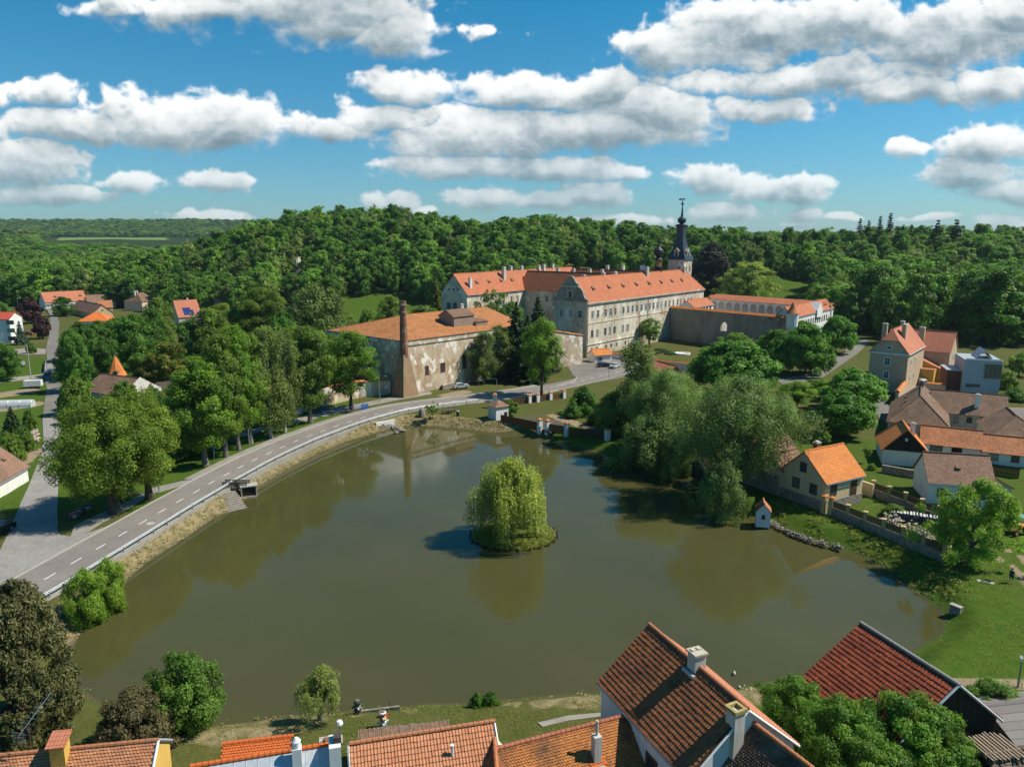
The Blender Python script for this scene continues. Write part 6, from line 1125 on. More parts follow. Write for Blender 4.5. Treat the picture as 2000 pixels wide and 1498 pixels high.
def weeping(key, mat, Rr, H, strands, step, leaf, seed, lo=.05, heads=9):
    """separate curtains of hanging shoots, each from its own arching limb, with dark gaps between"""
    r = np.random.default_rng(seed); P = []; T = []; hd = []
    for k in range(heads):
        ring = k % 3; a = 2*math.pi*k*.382+r.uniform(-.25, .25); q = (.12, .42, .70)[ring]*Rr*r.uniform(.85, 1.15); zt = H*((.97, .86, .68)[ring]+r.uniform(-.09, .05)); hd.append((q*math.cos(a), q*math.sin(a), zt, Rr*r.uniform(.17, .30), r.uniform(.0, .20) if ring == 2 else r.uniform(.1, .4)))
    for s in range(strands):
        hx, hy, hz, hr, hl_ = hd[r.integers(len(hd))]; a = r.uniform(0, 2*math.pi); o = hr*r.uniform(.1, 1)**.5; x, y = hx+o*math.cos(a), hy+o*math.sin(a); ztop = hz-H*.10*(o/hr)**2*r.uniform(.5, 1.4)
        zend = min(ztop-.4, H*(lo+hl_+r.uniform(-.04, .10))) if r.random() < .72 else ztop-(ztop-H*lo)*r.uniform(.2, .6); n = max(4, int((ztop-zend)/step)); f = np.linspace(0, 1, n); z = ztop-(ztop-zend)*f; sw = r.normal(0, .10)
        P.append(np.stack([x+sw*f**2*2+r.normal(0, .045, n), y+sw*f+r.normal(0, .045, n), z+r.normal(0, step*.3, n)], 1)); T.append(np.clip(r.uniform(.05, .85)-.15*f+r.normal(0, .15, n), 0, 1))
    for hx, hy, hz, hr, hl_ in hd:
        q = 150; d = rand_dir(r, q, .8); P.append(np.array([hx, hy, hz-.25])+d*np.array([hr, hr, hr*.75])*r.uniform(.4, 1.1, q)[:, None]); T.append(np.clip(r.normal(.6, .2, q), 0, 1))
    P = np.concatenate(P); n = len(P); out = P*np.array([1, 1, 0]); out /= np.linalg.norm(out, axis=1, keepdims=True)+1e-6; N = out*.7+r.normal(size=(n, 3))*.55+np.array([0, 0, .35]); N /= np.linalg.norm(N, axis=1, keepdims=True)
    t = np.array([0, 0, -1.0])+r.normal(size=(n, 3))*.35; t -= N*(t*N).sum(1, keepdims=True); t /= np.linalg.norm(t, axis=1, keepdims=True); b = np.cross(N, t); s = (leaf*r.uniform(.7, 1.3, n))[:, None]; A = t*s*1.1; B = b*s*.36
    V = np.stack([P-A, P-B, P+A, P+B], 1).reshape(-1, 3); C = np.array([[h[0], h[1], h[2]] for h in hd])
    KIND[key] = (np_mesh(key, V/np.array([Rr, Rr, H]), np.arange(n*4).reshape(n, 4), mat, np.concatenate(T)), trunk_mesh('trunk', BARKG, C/np.array([Rr, Rr, H]), Rr, H, .35, 3, 1, 14))
weeping('weeping', G_WEEP, 5, 11.2, 1700, .20, .145, 31, lo=.0, heads=22)
weeping('weeping_small', M_leaf('pale_weeping_leaves', (.15, .18, .055), (.26, .28, .10)), 3.4, 5, 520, .16, .13, 37, .16, heads=16)

def tree(k, label, base, top, w, cat='tree', name=None, group=None, cx=None, rot=None, p=None, z=None, h=None, r_=None):
    """base: picture point of the foot; top: picture row of the tip; w: crown width in the picture"""
    if p is None: p = G(*base) if base[1] < 640 else at(*base)
    z = gz(p) if z is None else z; dep = p[1]*CP-(z+3-CAM_H)*SP
    h = h or max(1.0, zat(p, top)-z); r_ = r_ or w/2*dep/FPX
    nm = name or ('shrub' if 'bush' in k else ('spruce_tree' if k in ('spruce', 'spruce_blue') else 'tree'))
    if cat == 'tree' and 'bush' in k: cat = 'shrub'
    t = thing(nm, label, cat, p, z-.05, rot if rot is not None else random.uniform(0, 6.28), group)
    M = Matrix.Diagonal((r_, r_, h, 1)); cm, tm = KIND[k]
    part('crown', cm, None, t, M); part('trunk', tm, None, t, M); return t
tree('weeping', 'weeping willow with long hanging curtains alone on the pond island', (995, 1052), 899, 178, p=at(995, 1047, .5), z=.6, rot=2.2)
# by the left road
tree('linden', 'big yellow-green forked linden at the street corner', (225, 1003), 778, 218, cx=215, rot=.9)
tree('linden_tall', 'second linden on the footpath, behind the big forked one', (292, 976), 764, 128)
tree('row_tree', 'dense roadside tree, first of the row after the lindens', (402, 908), 700, 112); tree('row_fork', 'forked roadside tree, taller than the first of the row', (441, 892), 655, 92); tree('row_tree', 'slender roadside tree with pale straight trunk', (467, 879), 640, 80); tree('row_fork', 'leaning roadside tree with a bent trunk by the lamp post', (490, 866), 650, 84)
tree('birch', 'white barked birch on the roadside grass, first of a pair', (530, 855), 642, 92, name='birch_tree'); tree('birch', 'white barked birch nearer the blue railing', (557, 844), 648, 80, name='birch_tree'); tree('row_fork', 'dark trunked roadside tree left of the blue railing', (607, 826), 640, 96); tree('maple', 'double trunked maple standing by the blue railing', (687, 800), 648, 112)
NEAR = [('broad_mid', (575, 800), 640, 90), ('broad', (560, 770), 622, 100), ('birch', (600, 790), 640, 80), ('broad_mid', (520, 800), 640, 90), ('broad', (480, 800), 650, 90), ('broad_mid', (430, 800), 690, 80), ('broad', (395, 800), 712, 80), ('broad', (360, 850), 745, 90), ('bush_dark', (330, 900), 850, 80), ('bush_dark', (380, 880), 830, 80)]
for i, (k, b, t_, w) in enumerate(NEAR): tree(k, 'dense green tree in the grove behind the roadside row' if 'bush' not in k else 'dark undergrowth bush in the shade of the roadside row', b, t_, w, group='grove behind the roadside row')
for b, t_, w in (((150, 765), 645, 66), ((172, 740), 640, 74), ((200, 725), 628, 80), ((160, 705), 630, 60), ((135, 735), 668, 48), ((235, 705), 622, 84), ((268, 720), 615, 92), ((300, 700), 605, 70), ((345, 740), 690, 70), ((370, 715), 628, 66), ((275, 745), 690, 60), ((205, 745), 668, 60)): tree('broad', 'dark broadleaf tree massed along the far side of the lane', b, t_, w, group='trees beside the lane')
tree('broad_mid', 'tall bright tree left of the solar roofed house', (318, 690), 582, 62); tree('olive', 'olive green tree behind the spire, broad', (332, 748), 668, 80); tree('olive', 'olive green tree behind the spire, narrow', (303, 752), 690, 46); tree('broad_mid', 'bright tree right of the olive green pair', (408, 715), 604, 84); tree('linden_tall', 'yellowish tree under the white house end', (437, 660), 593, 66); tree('linden_tall', 'tall yellowish tree with loose crown above the grove', (512, 680), 562, 96); tree('broad', 'dark tree left of the loose yellowish crown', (470, 680), 600, 70); tree('broad', 'dark tree right of the loose yellowish crown', (555, 700), 610, 80)
tree('willow_dome', 'large dome shaped pale willow beyond the brewery', (622, 690), 556, 148); tree('broad_mid', 'green tree between dome willow and brewery roof', (600, 735), 640, 90); tree('broad', 'dark tree against the left brewery wall', (650, 752), 655, 110); tree('broad_mid', 'tree filling the gap left of the maple', (625, 775), 650, 90)
tree('broad_mid', 'round tree at the left end of meadow behind brewery', (762, 655), 578, 62); tree('bush', 'low bush at the meadow edge, left of brewery stack', (720, 650), 605, 46); tree('bush', 'low bush row behind the brewery roof, near stack', (830, 640), 598, 70); tree('larch', 'yellowish larch left of the chateau gable', (852, 625), 542, 40, name='larch_tree')
for k, b, t_, w, l in (('broad', (150, 810), 735, 60, 'rounded shrub on the lane bend, nearest the spire house'), ('bush', (170, 785), 745, 54, 'paler shrub below the brown cottage'), ('bush_dark', (140, 800), 765, 50, 'dark shrub at the lane edge'), ('bush', (152, 828), 785, 60, 'shrub by the driveway behind the linden'), ('bush', (245, 800), 745, 60, 'grey green shrub against the white ruined gable'), ('bush_dark', (300, 800), 755, 60, 'dark shrub right of the ruined gable'), ('bush', (290, 835), 780, 60, 'shrub in the walled garden')): tree('bush' if k == 'broad' else k, l, b, t_, w)
tree('purple', 'dark purple plum tree nearer the long salmon barn', (62, 632), 583, 44); tree('purple', 'dark purple plum tree nearer the lane', (84, 662), 617, 36); tree('spruce_blue', 'small blue spruce on the lawn by the flats', (42, 673), 628, 26); tree('spruce', 'dark spruce in the garden left of cobbled street', (28, 862), 795, 54); tree('broad', 'green tree hiding the end of the salmon barn', (123, 618), 580, 46)
for b, t_, w, l in (((18, 905), 845, 60, 'garden shrub in front of the dark spruce'), ((48, 880), 835, 44, 'garden shrub beside the stone pile'), ((8, 940), 880, 40, 'garden shrub behind the long cottage'), ((60, 845), 800, 26, 'small shrub on the street verge')): tree('bush', l, b, t_, w)
tree('broad', 'green tree at the left picture edge above the track', (12, 745), 672, 60); tree('bush', 'small round shrub on the lawn by the lane', (62, 690), 668, 20); tree('broad', 'tree behind the red roofed flats', (5, 640), 590, 50)
# around the chateau
tree('spruce', 'dark spruce in front of chateau, left one', (1008, 735), 592, 84); tree('spruce', 'dark spruce in front of chateau, tallest', (1050, 725), 582, 88); tree('spruce', 'dark spruce in front of chateau, low broad one', (1030, 745), 618, 92); tree('birch', 'slim birch in front of brewery wall, left one', (945, 748), 648, 68, name='birch_tree'); tree('birch', 'birch in front of brewery wall, right one', (977, 736), 636, 80, name='birch_tree'); tree('maple', 'leafy maple on the road edge before the chateau', (1058, 772), 622, 84); tree('sparse', 'thin crowned tree against the left chateau range', (962, 668), 566, 78); tree('broad', 'dark tree below the connecting range', (1000, 700), 592, 84); tree('bush_brown', 'reddish climber mound behind the brewery roof', (930, 668), 628, 50); tree('bush', 'small ivy clump on the chateau corner', (1128, 700), 668, 24)
tree('maple', 'bright little tree at the foot of the retaining wall', (1268, 676), 622, 46); tree('bush', 'shrub beside the lit chateau foot', (1238, 668), 645, 20); tree('maple', 'pale tree before the terrace wall', (1437, 705), 650, 60); tree('bush', 'bush at the right foot of terrace wall', (1478, 700), 665, 40)
tree('plane', 'wide yellow-green plane tree standing alone on the park lawn', (1460, 590), 512, 112); tree('copper', 'dark copper beech behind the clock tower', (1385, 572), 474, 76)
# right shore and village
tree('willow', 'giant grey-green willow leaning over the pond', (1432, 960), 738, 238, rot=1.1); tree('willow', 'willow beside the giant one, smaller and rounder', (1300, 880), 722, 160, rot=4); tree('birch', 'tall pale willow with loose crown above the road', (1243, 850), 668, 110, name='willow_tree'); tree('willow_low', 'low willow dipping into the water', (1272, 905), 812, 140); tree('willow_low', 'dark low willow at the foot of giant willow', (1408, 992), 900, 105); tree('willow_low', 'low willow between the two water edge willows', (1330, 915), 830, 90); tree('broad_mid', 'round green tree behind the garden fence', (1195, 845), 765, 80)
tree('chestnut', 'big domed chestnut between the willows and garden wall', (1428, 770), 668, 172); tree('chestnut', 'clipped round chestnut in the avenue, left one', (1512, 722), 645, 78); tree('chestnut', 'clipped round chestnut in the avenue, middle one', (1572, 732), 636, 104); tree('chestnut', 'clipped round chestnut in the avenue, right one', (1632, 690), 618, 76); tree('chestnut', 'clipped round chestnut in the avenue, rear one', (1560, 690), 628, 80); tree('ball', 'dark chestnut on village green, nearer the farmhouse', (1662, 800), 720, 118); tree('ball', 'dark chestnut on village green, nearer the willow', (1640, 852), 762, 120); tree('maple', 'yellowish tree right of the giant willow', (1555, 800), 745, 76); tree('maple', 'yellowish tree left of the dark chestnuts', (1600, 780), 740, 60); tree('willow_low', 'grey green willow shrub behind giant willow', (1525, 850), 770, 80)
for b, t_, w, l in (((1140, 808), 755, 66, 'rounded garden bush at the gate corner'), ((1172, 830), 795, 56, 'garden bush beside the vegetable bed'), ((1120, 815), 785, 40, 'small garden bush left of the corner one'), ((1195, 850), 812, 60, 'garden bush by the corner pillar'), ((1245, 800), 740, 70, 'bush between road and loose crowned willow')): tree('bush_dark', l, b, t_, w)
tree('fruit', 'small fruit tree inside the garden by white kiosk', (997, 812), 782, 34); tree('sapling', 'staked young tree on the bank grass', (845, 815), 783, 30, name='sapling'); tree('fruit', 'small pale fruit tree on the village green', (1612, 868), 845, 24); tree('sapling', 'thin sapling on the lawn beside the white cottage', (1693, 905), 870, 16, name='sapling'); tree('bush_lime', 'yellowish shrub on the lawn below the white cottage', (1703, 918), 905, 16); tree('bush', 'tall grass clump beside terrace steps', (1745, 1010), 985, 50); tree('bush_lime', 'clipped round bush in the farm yard', (1978, 893), 872, 34); tree('bush', 'pale shrub right of the grey cube house', (1965, 760), 725, 44); tree('bush_dark', 'dark hedge below the pale shrub', (1985, 782), 758, 60); tree('fruit', 'small orchard tree behind the pale shrub', (1990, 735), 690, 50)
tree('walnut', 'spreading walnut tree on the right bank', (1895, 1100), 940, 176, rot=.4)
# foreground
tree('bush_lime', 'bright green willow shrub below the guardrail, left one', (172, 1192), 1113, 82); tree('bush_lime', 'bright green willow shrub below the guardrail, right one', (215, 1170), 1092, 66); tree('pine', 'large dark pine at the lower left', (35, 1430), 1150, 225, name='pine_tree'); tree('bush_green', 'fresh green bush leaning over the water', (362, 1408), 1276, 150); tree('bush_brown', 'dark brownish bush beside the corner house', (268, 1462), 1352, 158); tree('weeping_small', 'small pale weeping willow on the near shore', (628, 1402), 1308, 118); tree('bush_dark', 'low dark bush on the near shore, left half', (932, 1372), 1352, 34); tree('bush_dark', 'low dark bush on the near shore, right half', (957, 1371), 1350, 34)
tree('cherry', 'leafy garden tree before the timber barn, left one', None, 0, 0, p=at(1630, 1470, 3.6)+Vector((0, 0)), h=6.2, r_=3.3); tree('cherry', 'leafy garden tree before the timber barn, right one', None, 0, 0, p=at(1770, 1460, 3.8), h=6.4, r_=3.6); tree('cherry', 'leafy garden tree between wing house and barn', None, 0, 0, p=at(1690, 1560, 2.6), h=5.6, r_=3.2); tree('cherry', 'smaller garden tree behind the big house', None, 0, 0, p=at(1545, 1420, 2.6), h=5.2, r_=2.7); tree('bush_green', 'shrub between the barn and sandy path', None, 0, 0, p=at(1948, 1385, 2.4), h=3.0, r_=2.5); tree('cherry', 'garden tree crown low in the bottom corner by barn', None, 0, 0, p=at(1860, 1500, 3.0), h=4.2, r_=1.9)
N_NAMED = sum(1 for o in bpy.data.objects if o.get('category') == 'tree')
# ---- the woods: nearest trees one by one, the rest as one mass
CH = [np.array(P_(a, b)) for a, b in ((-8, -14), (100, -14), (100, 70), (-8, 70))]
def wood_points():
    r = np.random.default_rng(99); out = []
    def scatter(x0, x1, y0, y1, sp, test):
        n = int((x1-x0)*(y1-y0)/(sp*sp)); nx = max(1, int((x1-x0)/sp)); ny = max(1, int((y1-y0)/sp)); gx, gy = np.meshgrid(np.linspace(x0, x1, nx), np.linspace(y0, y1, ny))
        x = gx.ravel()+r.uniform(-.42, .42, gx.size)*sp; y = gy.ravel()+r.uniform(-.42, .42, gx.size)*sp; az = x/np.maximum(y, 1)
        k = (np.abs(az) < .80) & test(x, y, az); return np.stack([x[k], y[k]], 1)
    mead = lambda x, y: np.hypot((x-MEADOW[0]+2), (y-MEADOW[1])*.55) > 27
    ss = np.array(P_(0, 0)); ua = np.array(UA); ub = np.array(UB)
    def cast(x, y): a = (x-ss[0])*ua[0]+(y-ss[1])*ua[1]; b = (x-ss[0])*ub[0]+(y-ss[1])*ub[1]; return ~((a > -15) & (a < 110) & (b > -75) & (b < 68))
    HB = [(-255, 424, 20), (-240, 412, 16), (-225, 405, 16), (-222, 385, 14), (-205, 414, 13), (-190, 350, 15), (-200, 362, 13), (-143, 326, 16), (-165, 385, 9)]
    def ham(x, y, az):
        k = ~((az < -.63) & (y < 430)) & ~((az < -.30) & (y < 372))
        for hx, hy, hr in HB: k &= (np.hypot(x-hx, y-hy) > hr) & ~((np.abs(az-hx/hy) < hr/hy) & (y < hy+4) & (y > hy-75))
        rz = rp[0]/rp[1]
        return k & ~((az > rz-.014) & (az < rz+.034) & (np.abs(y-rp[1]) < 14)) & ~((np.abs(az-rz) < .014) & (y < rp[1]+7) & (y > rp[1]-52))
    def left(x, y, az): return mead(x, y) & cast(x, y) & ham(x, y, az) & (y > np.where(az < -.3, 372, 392)-np.clip((az+.1)*200, 0, 60)) & (az < .06) & ~((az > -.32) & (az < -.05) & (y < 395))
    parts_ = [scatter(-480, 60, 325, 640, 8.6, left)]
    park = lambda x, y: ~((x/y > .25) & (x/y < .408) & (y < 446))
    def right(x, y, az): return cast(x, y) & park(x, y) & ((y > 452) | ((az > .408) & (y > 268+np.clip(.50-az, 0, 1)*420)) ) & (az > .02)
    parts_.append(scatter(5, 520, 262, 640, 9.2, right))
    parts_.append(scatter(-900, -150, 640, 1080, 11, lambda x, y, az: (az < -.20) & ~in_field(x, y)))
    parts_.append(scatter(-2400, 2100, 1080, 3000, 30, lambda x, y, az: (az < .1) & ~in_field(x, y) & ~((az > -.62) & (az < -.1) & (y > 1120) & (y < 2400))))
    parts_.append(scatter(-2600, 2600, 2400, 3400, 34, lambda x, y, az: (az < .8))); parts_.append(scatter(30, 620, 640, 900, 11, lambda x, y, az: az > .2))
    return np.concatenate(parts_)
WP = wood_points(); WZ = hills(WP[:, 0], WP[:, 1])+ZG; rw = np.random.default_rng(5); ordr = np.argsort(np.hypot(WP[:, 0], WP[:, 1])); WP, WZ = WP[ordr], WZ[ordr]
def visible(i):
    """in the frame, and its tip seen over what stands in front"""
    x, y = WP[i]; z = WZ[i]+12; yc = y*CP-(z-CAM_H)*SP; px = 1000+FPX*x/yc; return -60 < px < 2060
N_IND = 292-N_NAMED; used = np.zeros(len(WP), bool); cnt = 0
def side_of(x, y):
    az = x/y
    return ('broadleaf tree on the wooded hill left of the chateau', 'trees of the wooded hill') if az < -.02 and x > -200 else (('broadleaf tree in the valley wood beyond the hamlet', 'trees of the valley wood') if az < 0 else ('broadleaf tree in the park wood right of the chateau', 'trees of the park wood'))
SHADE = {'forest_a': 'dark green round', 'forest_b': 'dark green tall', 'forest_c': 'pale green round', 'forest_d': 'dark green spreading', 'forest_e': 'deep green narrow'}
for i in range(len(WP)):
    if cnt >= N_IND: break
    if not visible(i): continue
    x, y = WP[i]; k = rw.choice(FK, p=[.27, .22, .18, .21, .12]); lab, grp = side_of(x, y); big = 1.3 if (x/y > .42 and y < 420) else 1.0
    h = rw.uniform(11, 22)*big; rr = h*rw.uniform(.26, .42)
    tree(k, SHADE[k]+' '+lab, None, 0, 0, p=Vector((x, y)), z=float(WZ[i])-.3, h=h, r_=rr, group=grp); used[i] = True; cnt += 1
for (px, pt, dist, k, l) in ((1665, 428, 505, 'fir_far', 'first'), (1682, 432, 510, 'fir_far', 'second'), (1703, 424, 500, 'fir_far', 'third'), (1722, 418, 498, 'fir_far', 'tallest'), (1748, 440, 505, 'fir_far', 'short'), (1764, 440, 500, 'fir_far', 'short'), (1814, 432, 490, 'pine_far', 'lone left'), (1849, 431, 490, 'pine_far', 'lone right')):
    x = (px-1000)/FPX*dist; p = Vector((x, dist)); z = float(hills(x, dist))+ZG; h = zat(p, pt)-z
    tree(k, f'dark spiky conifer above the park wood skyline' if 'lone' not in l else f'{"broad" if l.endswith("left") else "slender"} lone conifer standing above the skyline', None, 0, 0, p=p, z=z, h=h, r_=h*.20 if k == 'fir_far' else h*.26, name='conifer', group='conifers on the skyline' if 'lone' not in l else None)
def forest_mass(name, pts, zs, keys, scl, seed):
    """the remaining wood as one object: crowns set on points by geometry nodes"""
    r = np.random.default_rng(seed); me = bpy.data.meshes.new(name); me.vertices.add(len(pts)); me.vertices.foreach_set('co', np.column_stack([pts, zs]).astype(np.float32).ravel())
    d = np.hypot(pts[:, 0], pts[:, 1]); hh = r.uniform(11, 22, len(pts)); s = np.column_stack([hh*r.uniform(.28, .44, len(pts)), np.zeros(len(pts)), hh]); k = np.where(d > 1080, scl, 1.0); s[:, 0] *= k; s[:, 1] = s[:, 0]
    me.attributes.new('scl', 'FLOAT_VECTOR', 'POINT').data.foreach_set('vector', s.astype(np.float32).ravel()); me.attributes.new('rot', 'FLOAT', 'POINT').data.foreach_set('value', r.uniform(0, 6.28, len(pts)).astype(np.float32)); me.attributes.new('pick', 'INT', 'POINT').data.foreach_set('value', r.integers(0, len(keys), len(pts)).astype(np.int32))
    o = bpy.data.objects.new(name, me); COL.objects.link(o)
    ng = bpy.data.node_groups.new(name, 'GeometryNodeTree'); ng.interface.new_socket('Geometry', in_out='INPUT', socket_type='NodeSocketGeometry'); ng.interface.new_socket('Geometry', in_out='OUTPUT', socket_type='NodeSocketGeometry')
    N = lambda t, **kw: nd(ng, t, **kw)
    gi = ng.nodes.new('NodeGroupInput'); go = ng.nodes.new('NodeGroupOutput'); ip = ng.nodes.new('GeometryNodeInstanceOnPoints'); jn = ng.nodes.new('GeometryNodeJoinGeometry'); at2 = lambda n, t: (lambda a: (setattr(a, 'data_type', t), a.inputs[0].__setattr__('default_value', n), a)[2])(ng.nodes.new('GeometryNodeInputNamedAttribute'))
    for kk in keys[::-1]:
        src = next(ob for ob in bpy.data.objects if ob.type == 'MESH' and ob.data == KIND[kk][0]); oi = ng.nodes.new('GeometryNodeObjectInfo'); oi.inputs[0].default_value = src; oi.inputs['As Instance'].default_value = False
        g2 = ng.nodes.new('GeometryNodeGeometryToInstance'); ng.links.new(oi.outputs['Geometry'], g2.inputs[0]); ng.links.new(g2.outputs[0], jn.inputs[0])
    ng.links.new(gi.outputs[0], ip.inputs['Points']); ng.links.new(jn.outputs[0], ip.inputs['Instance']); ip.inputs['Pick Instance'].default_value = True
    a = at2('pick', 'INT'); ng.links.new([q for q in a.outputs if q.enabled][0], ip.inputs['Instance Index']); a = at2('scl', 'FLOAT_VECTOR'); ng.links.new([q for q in a.outputs if q.enabled][0], ip.inputs['Scale'])
    a = at2('rot', 'FLOAT'); cx = ng.nodes.new('ShaderNodeCombineXYZ'); ng.links.new([q for q in a.outputs if q.enabled][0], cx.inputs[2]); ng.links.new(cx.outputs[0], ip.inputs['Rotation']); ng.links.new(ip.outputs[0], go.inputs[0])
    md = o.modifiers.new('wood', 'NODES'); md.node_group = ng; tag(o, kind='stuff'); return o
rest = ~used; forest_mass('forest', WP[rest], WZ[rest]-.3, FK, 2.3, 17)
# grass along the banks
def grass(name, pts, zs, mat, h, seed, k=6, sz=.3):
    """tussocks of leaning blades"""
    r = np.random.default_rng(seed); P = np.repeat(np.column_stack([pts, zs]), k, 0); m = len(P); P[:, :2] += r.normal(size=(m, 2))*.16; P[:, 2] += h*r.uniform(.1, 1, m)
    N = np.stack([r.normal(size=m)*.6, r.normal(size=m)*.6, np.ones(m)], 1); N /= np.linalg.norm(N, axis=1, keepdims=True); V, Q = leaf_quads(r, P, N, sz, 2.4)
    tag(part(name, np_mesh(name, V, Q, mat, r.uniform(0, 1, m)), None), kind='stuff')
def bank_points(n, lo, hi, test, seed):
    r = np.random.default_rng(seed); x = r.uniform(-58, 62, n*6); y = r.uniform(52, 165, n*6); k = test(x, y); x, y = x[k], y[k]; sd = pond_sd(x, y); k = (sd > lo) & (sd < hi); x, y, sd = x[k][:n], y[k][:n], sd[k][:n]; return np.stack([x, y], 1), ground(x, y, sd)-.03
G_GRASS = M_leaf('bank_grass', (.13, .15, .022), (.20, .21, .04), .35); G_DRY = M_leaf('dry_reed', (.26, .19, .10), (.40, .30, .19), .2)
p, z = bank_points(9000, .15, 6.0, lambda x, y: (x > 9) & (y > 76) & (vnoise(x, y, 3, 4) > .25), 1); grass('grass', p, z, G_GRASS, .30, 1, 16, .085)
p, z = bank_points(9500, .1, 3.8, lambda x, y: ((x < -9) & (y > 68)) | ((x < 0) & (y > 150)), 2); k = vnoise(p[:, 0], p[:, 1], 2.2, 8) > .2; grass('dry_grass', p[k], z[k], G_DRY, .2, 2, 8, .11)
p, z = bank_points(1800, .1, 2.4, lambda x, y: (y < 64) & (x > -26) & (x < 26) & (vnoise(x, y, 4, 6) > .4), 3); grass('dry_grass', p, z, G_DRY, .14, 3, 8, .09)
p, z = bank_points(900, .02, 1.0, lambda x, y: (x < -9) & (vnoise(x, y, 4, 3) > .55), 4); grass('grass', p, z, G_GRASS, .4, 5, 10, .10)
r_ = np.random.default_rng(8); a = r_.uniform(0, 6.28, 1500); q = 5.7*np.sqrt(r_.uniform(.1, 1, 1500)); p = np.stack([ISL[0]+q*np.cos(a), ISL[1]+q*.92*np.sin(a)], 1); grass('grass', p, .62*(1-(q/5.9)**5)-.02, G_GRASS, .2, 6, 14, .09)

r_ = np.random.default_rng(18); x = np.concatenate([r_.uniform(26, 62, 5000), r_.uniform(-26, 14, 4000), r_.uniform(44, 72, 2600)]); y = np.concatenate([r_.uniform(50, 80, 5000), r_.uniform(46, 60, 4000), r_.uniform(80, 118, 2600)]); sd = pond_sd(x, y); k = (sd > .8) & (vnoise(x, y, 2.5, 12) > .35); grass('grass', np.stack([x[k], y[k]], 1), ground(x[k], y[k], sd[k])-.03, G_GRASS, .08, 9, 6, .06)

# ================================================================ SMALLER THINGS
RAILM = M_plain('galvanised_rail', (.55, .57, .58), .4, .3); POSTM = M_plain('lamp_post_grey', (.28, .30, .29), .5, .4); WOODG = M_planks('grey_wood', (.20, .165, .13), .14); RED = M_plain('red_paint', (.45, .02, .015), .4); BLUEP = M_plain('blue_rail_paint', (.01, .10, .42), .5)
CONC = M_plain('concrete', (.36, .34, .31), .9, var=.2); WETC = M_plain('wet_concrete', (.24, .215, .18), .9, var=.3)
def build_rail():
    P = offs(CL, -4.0); ia = 0; ib = min(range(len(CL)), key=lambda i: (CL[i]-at(925, 779)).length); P = P[ia:ib]; t = thing('guardrail', 'long pale guardrail with tubular beam along pond side of road', 'guardrail', P[0], ZG); o = P[0]
    b = MB(); Q = [p-o for p in P]
    for z, r_ in ((.86, .085), (.66, .06)): b.tube([(*q, z) for q in Q], r_, 6)
    part('rail', b, RAILM, t); pm = None; R_ = resample(P, 3.0)
    for p in R_[::1][:95]:
        if pm is None: m = MB(); m.box(-.06, -.06, -1.0, .06, .06, .92); pm = m.mesh('post', POSTM)
        part('post', pm, None, t, Matrix.Translation((*(p-o), 0)))
build_rail()
def lamp(label, base, ptop, ang=0, arm=1.5, group=None, globe=False):
    p = at(*base); h = zat(p, ptop)-ZG; t = thing('street_lamp', label, 'street lamp', p, gz(p), ang, group); b = MB()
    if globe:
        b.tube([(0, 0, -.2), (0, 0, h-.5)], .05, 6); part('pole', b, POSTM, t); g = MB(); g.lathe([(.06, h-.55), (.2, h-.48), (.28, h-.28), (.2, h-.06), (.04, h)], 12); g.smooth = True; part('globe', g, M_plain('opal_glass', (.75, .76, .76), .3, var=.03), t)
    else:
        b.tube([(0, 0, -.2), (0, 0, h-.15), (0, 0, h-.02)], [.09, .06, .06], 7); part('pole', b, POSTM, t); a = MB(); a.tube([(0, 0, h-.05), (arm*.6, 0, h), (arm, 0, h+.02)], .035, 5); ao = part('arm', a, POSTM, t); g = MB(); g.box(arm-.1, -.12, h-.06, arm+.55, .12, h+.06); part('lamp_head', g, POSTM, ao)
lamp('street lamp on the road beside leaning roadside tree', (487, 871), 809, -.5); lamp('street lamp on the grass strip before brewery corner', (742, 786), 734, -.4); lamp('street lamp on the road before the white kiosk', (970, 790), 740, 2.8, 1.8); lamp('street lamp on the far footpath, second linden', (311, 963), 925, -.5, .6); lamp('small street lamp on the grass near give-way sign', (1036, 752), 728, 0, .6); lamp('street lamp at the far end of the lane', (36, 604), 580, 1); lamp('street lamp standing on forecourt before the willows', (1189, 738), 716, 0, .5); lamp('small lamp post by the birches at brewery', (935, 762), 742, 0, .5)
lamp('white globe lamp on the near shore lawn', (665, 1452), 1406, 0, globe=True); lamp('tall thin lamp post by the right edge sandy path', (1988, 1342), 1290, 1, .3)
def sign(label, base, ptop, shape, mats, ang=0):
    p = at(*base); h = max(1.8, zat(p, ptop)-ZG); t = thing('road_sign', label, 'sign', p, gz(p), ang); b = MB(); b.tube([(0, 0, -.2), (0, 0, h)], .035, 6); part('pole', b, POSTM, t); b = MB()
    if shape == 'tri': b.prism([(-.5, 0), (0, -.0), (.5, 0)], 0, .01) if False else [b.face([(-.5, y, h), (0, y, h-.85), (.5, y, h)][::s]) for y, s in ((-.06, 1), (-.03, -1))]
    elif shape == 'round': b.lathe([(.35, 0), (.35, .03)], 16)
    else: b.box(-.3, -.07, h-.75, .3, -.04, h)
    if shape == 'round': part('plate', b, mats, t, Matrix.Translation((0, -.05, h-.35)) @ Matrix.Rotation(math.pi/2, 4, 'X'))
    else: part('plate', b, mats, t)
    if shape == 'tri': b = MB(); b.face([(-.3, -.07, h-.11), (0, -.07, h-.62), (.3, -.07, h-.11)]); part('plate_face', b, W_FRAME, t)
sign('triangular give-way sign on the forecourt corner', (1109, 735), 717, 'tri', RED, .3); sign('round blue sign on pole among roadside trees', (419, 902), 872, 'round', BLUEP, -.4); sign('grey square sign backs on pole near second linden', (303, 962), 935, 'sq', POSTM, -.6); sign('white marker board on the grass below brewery buttress', (773, 773), 760, 'sq', W_FRAME, .2)
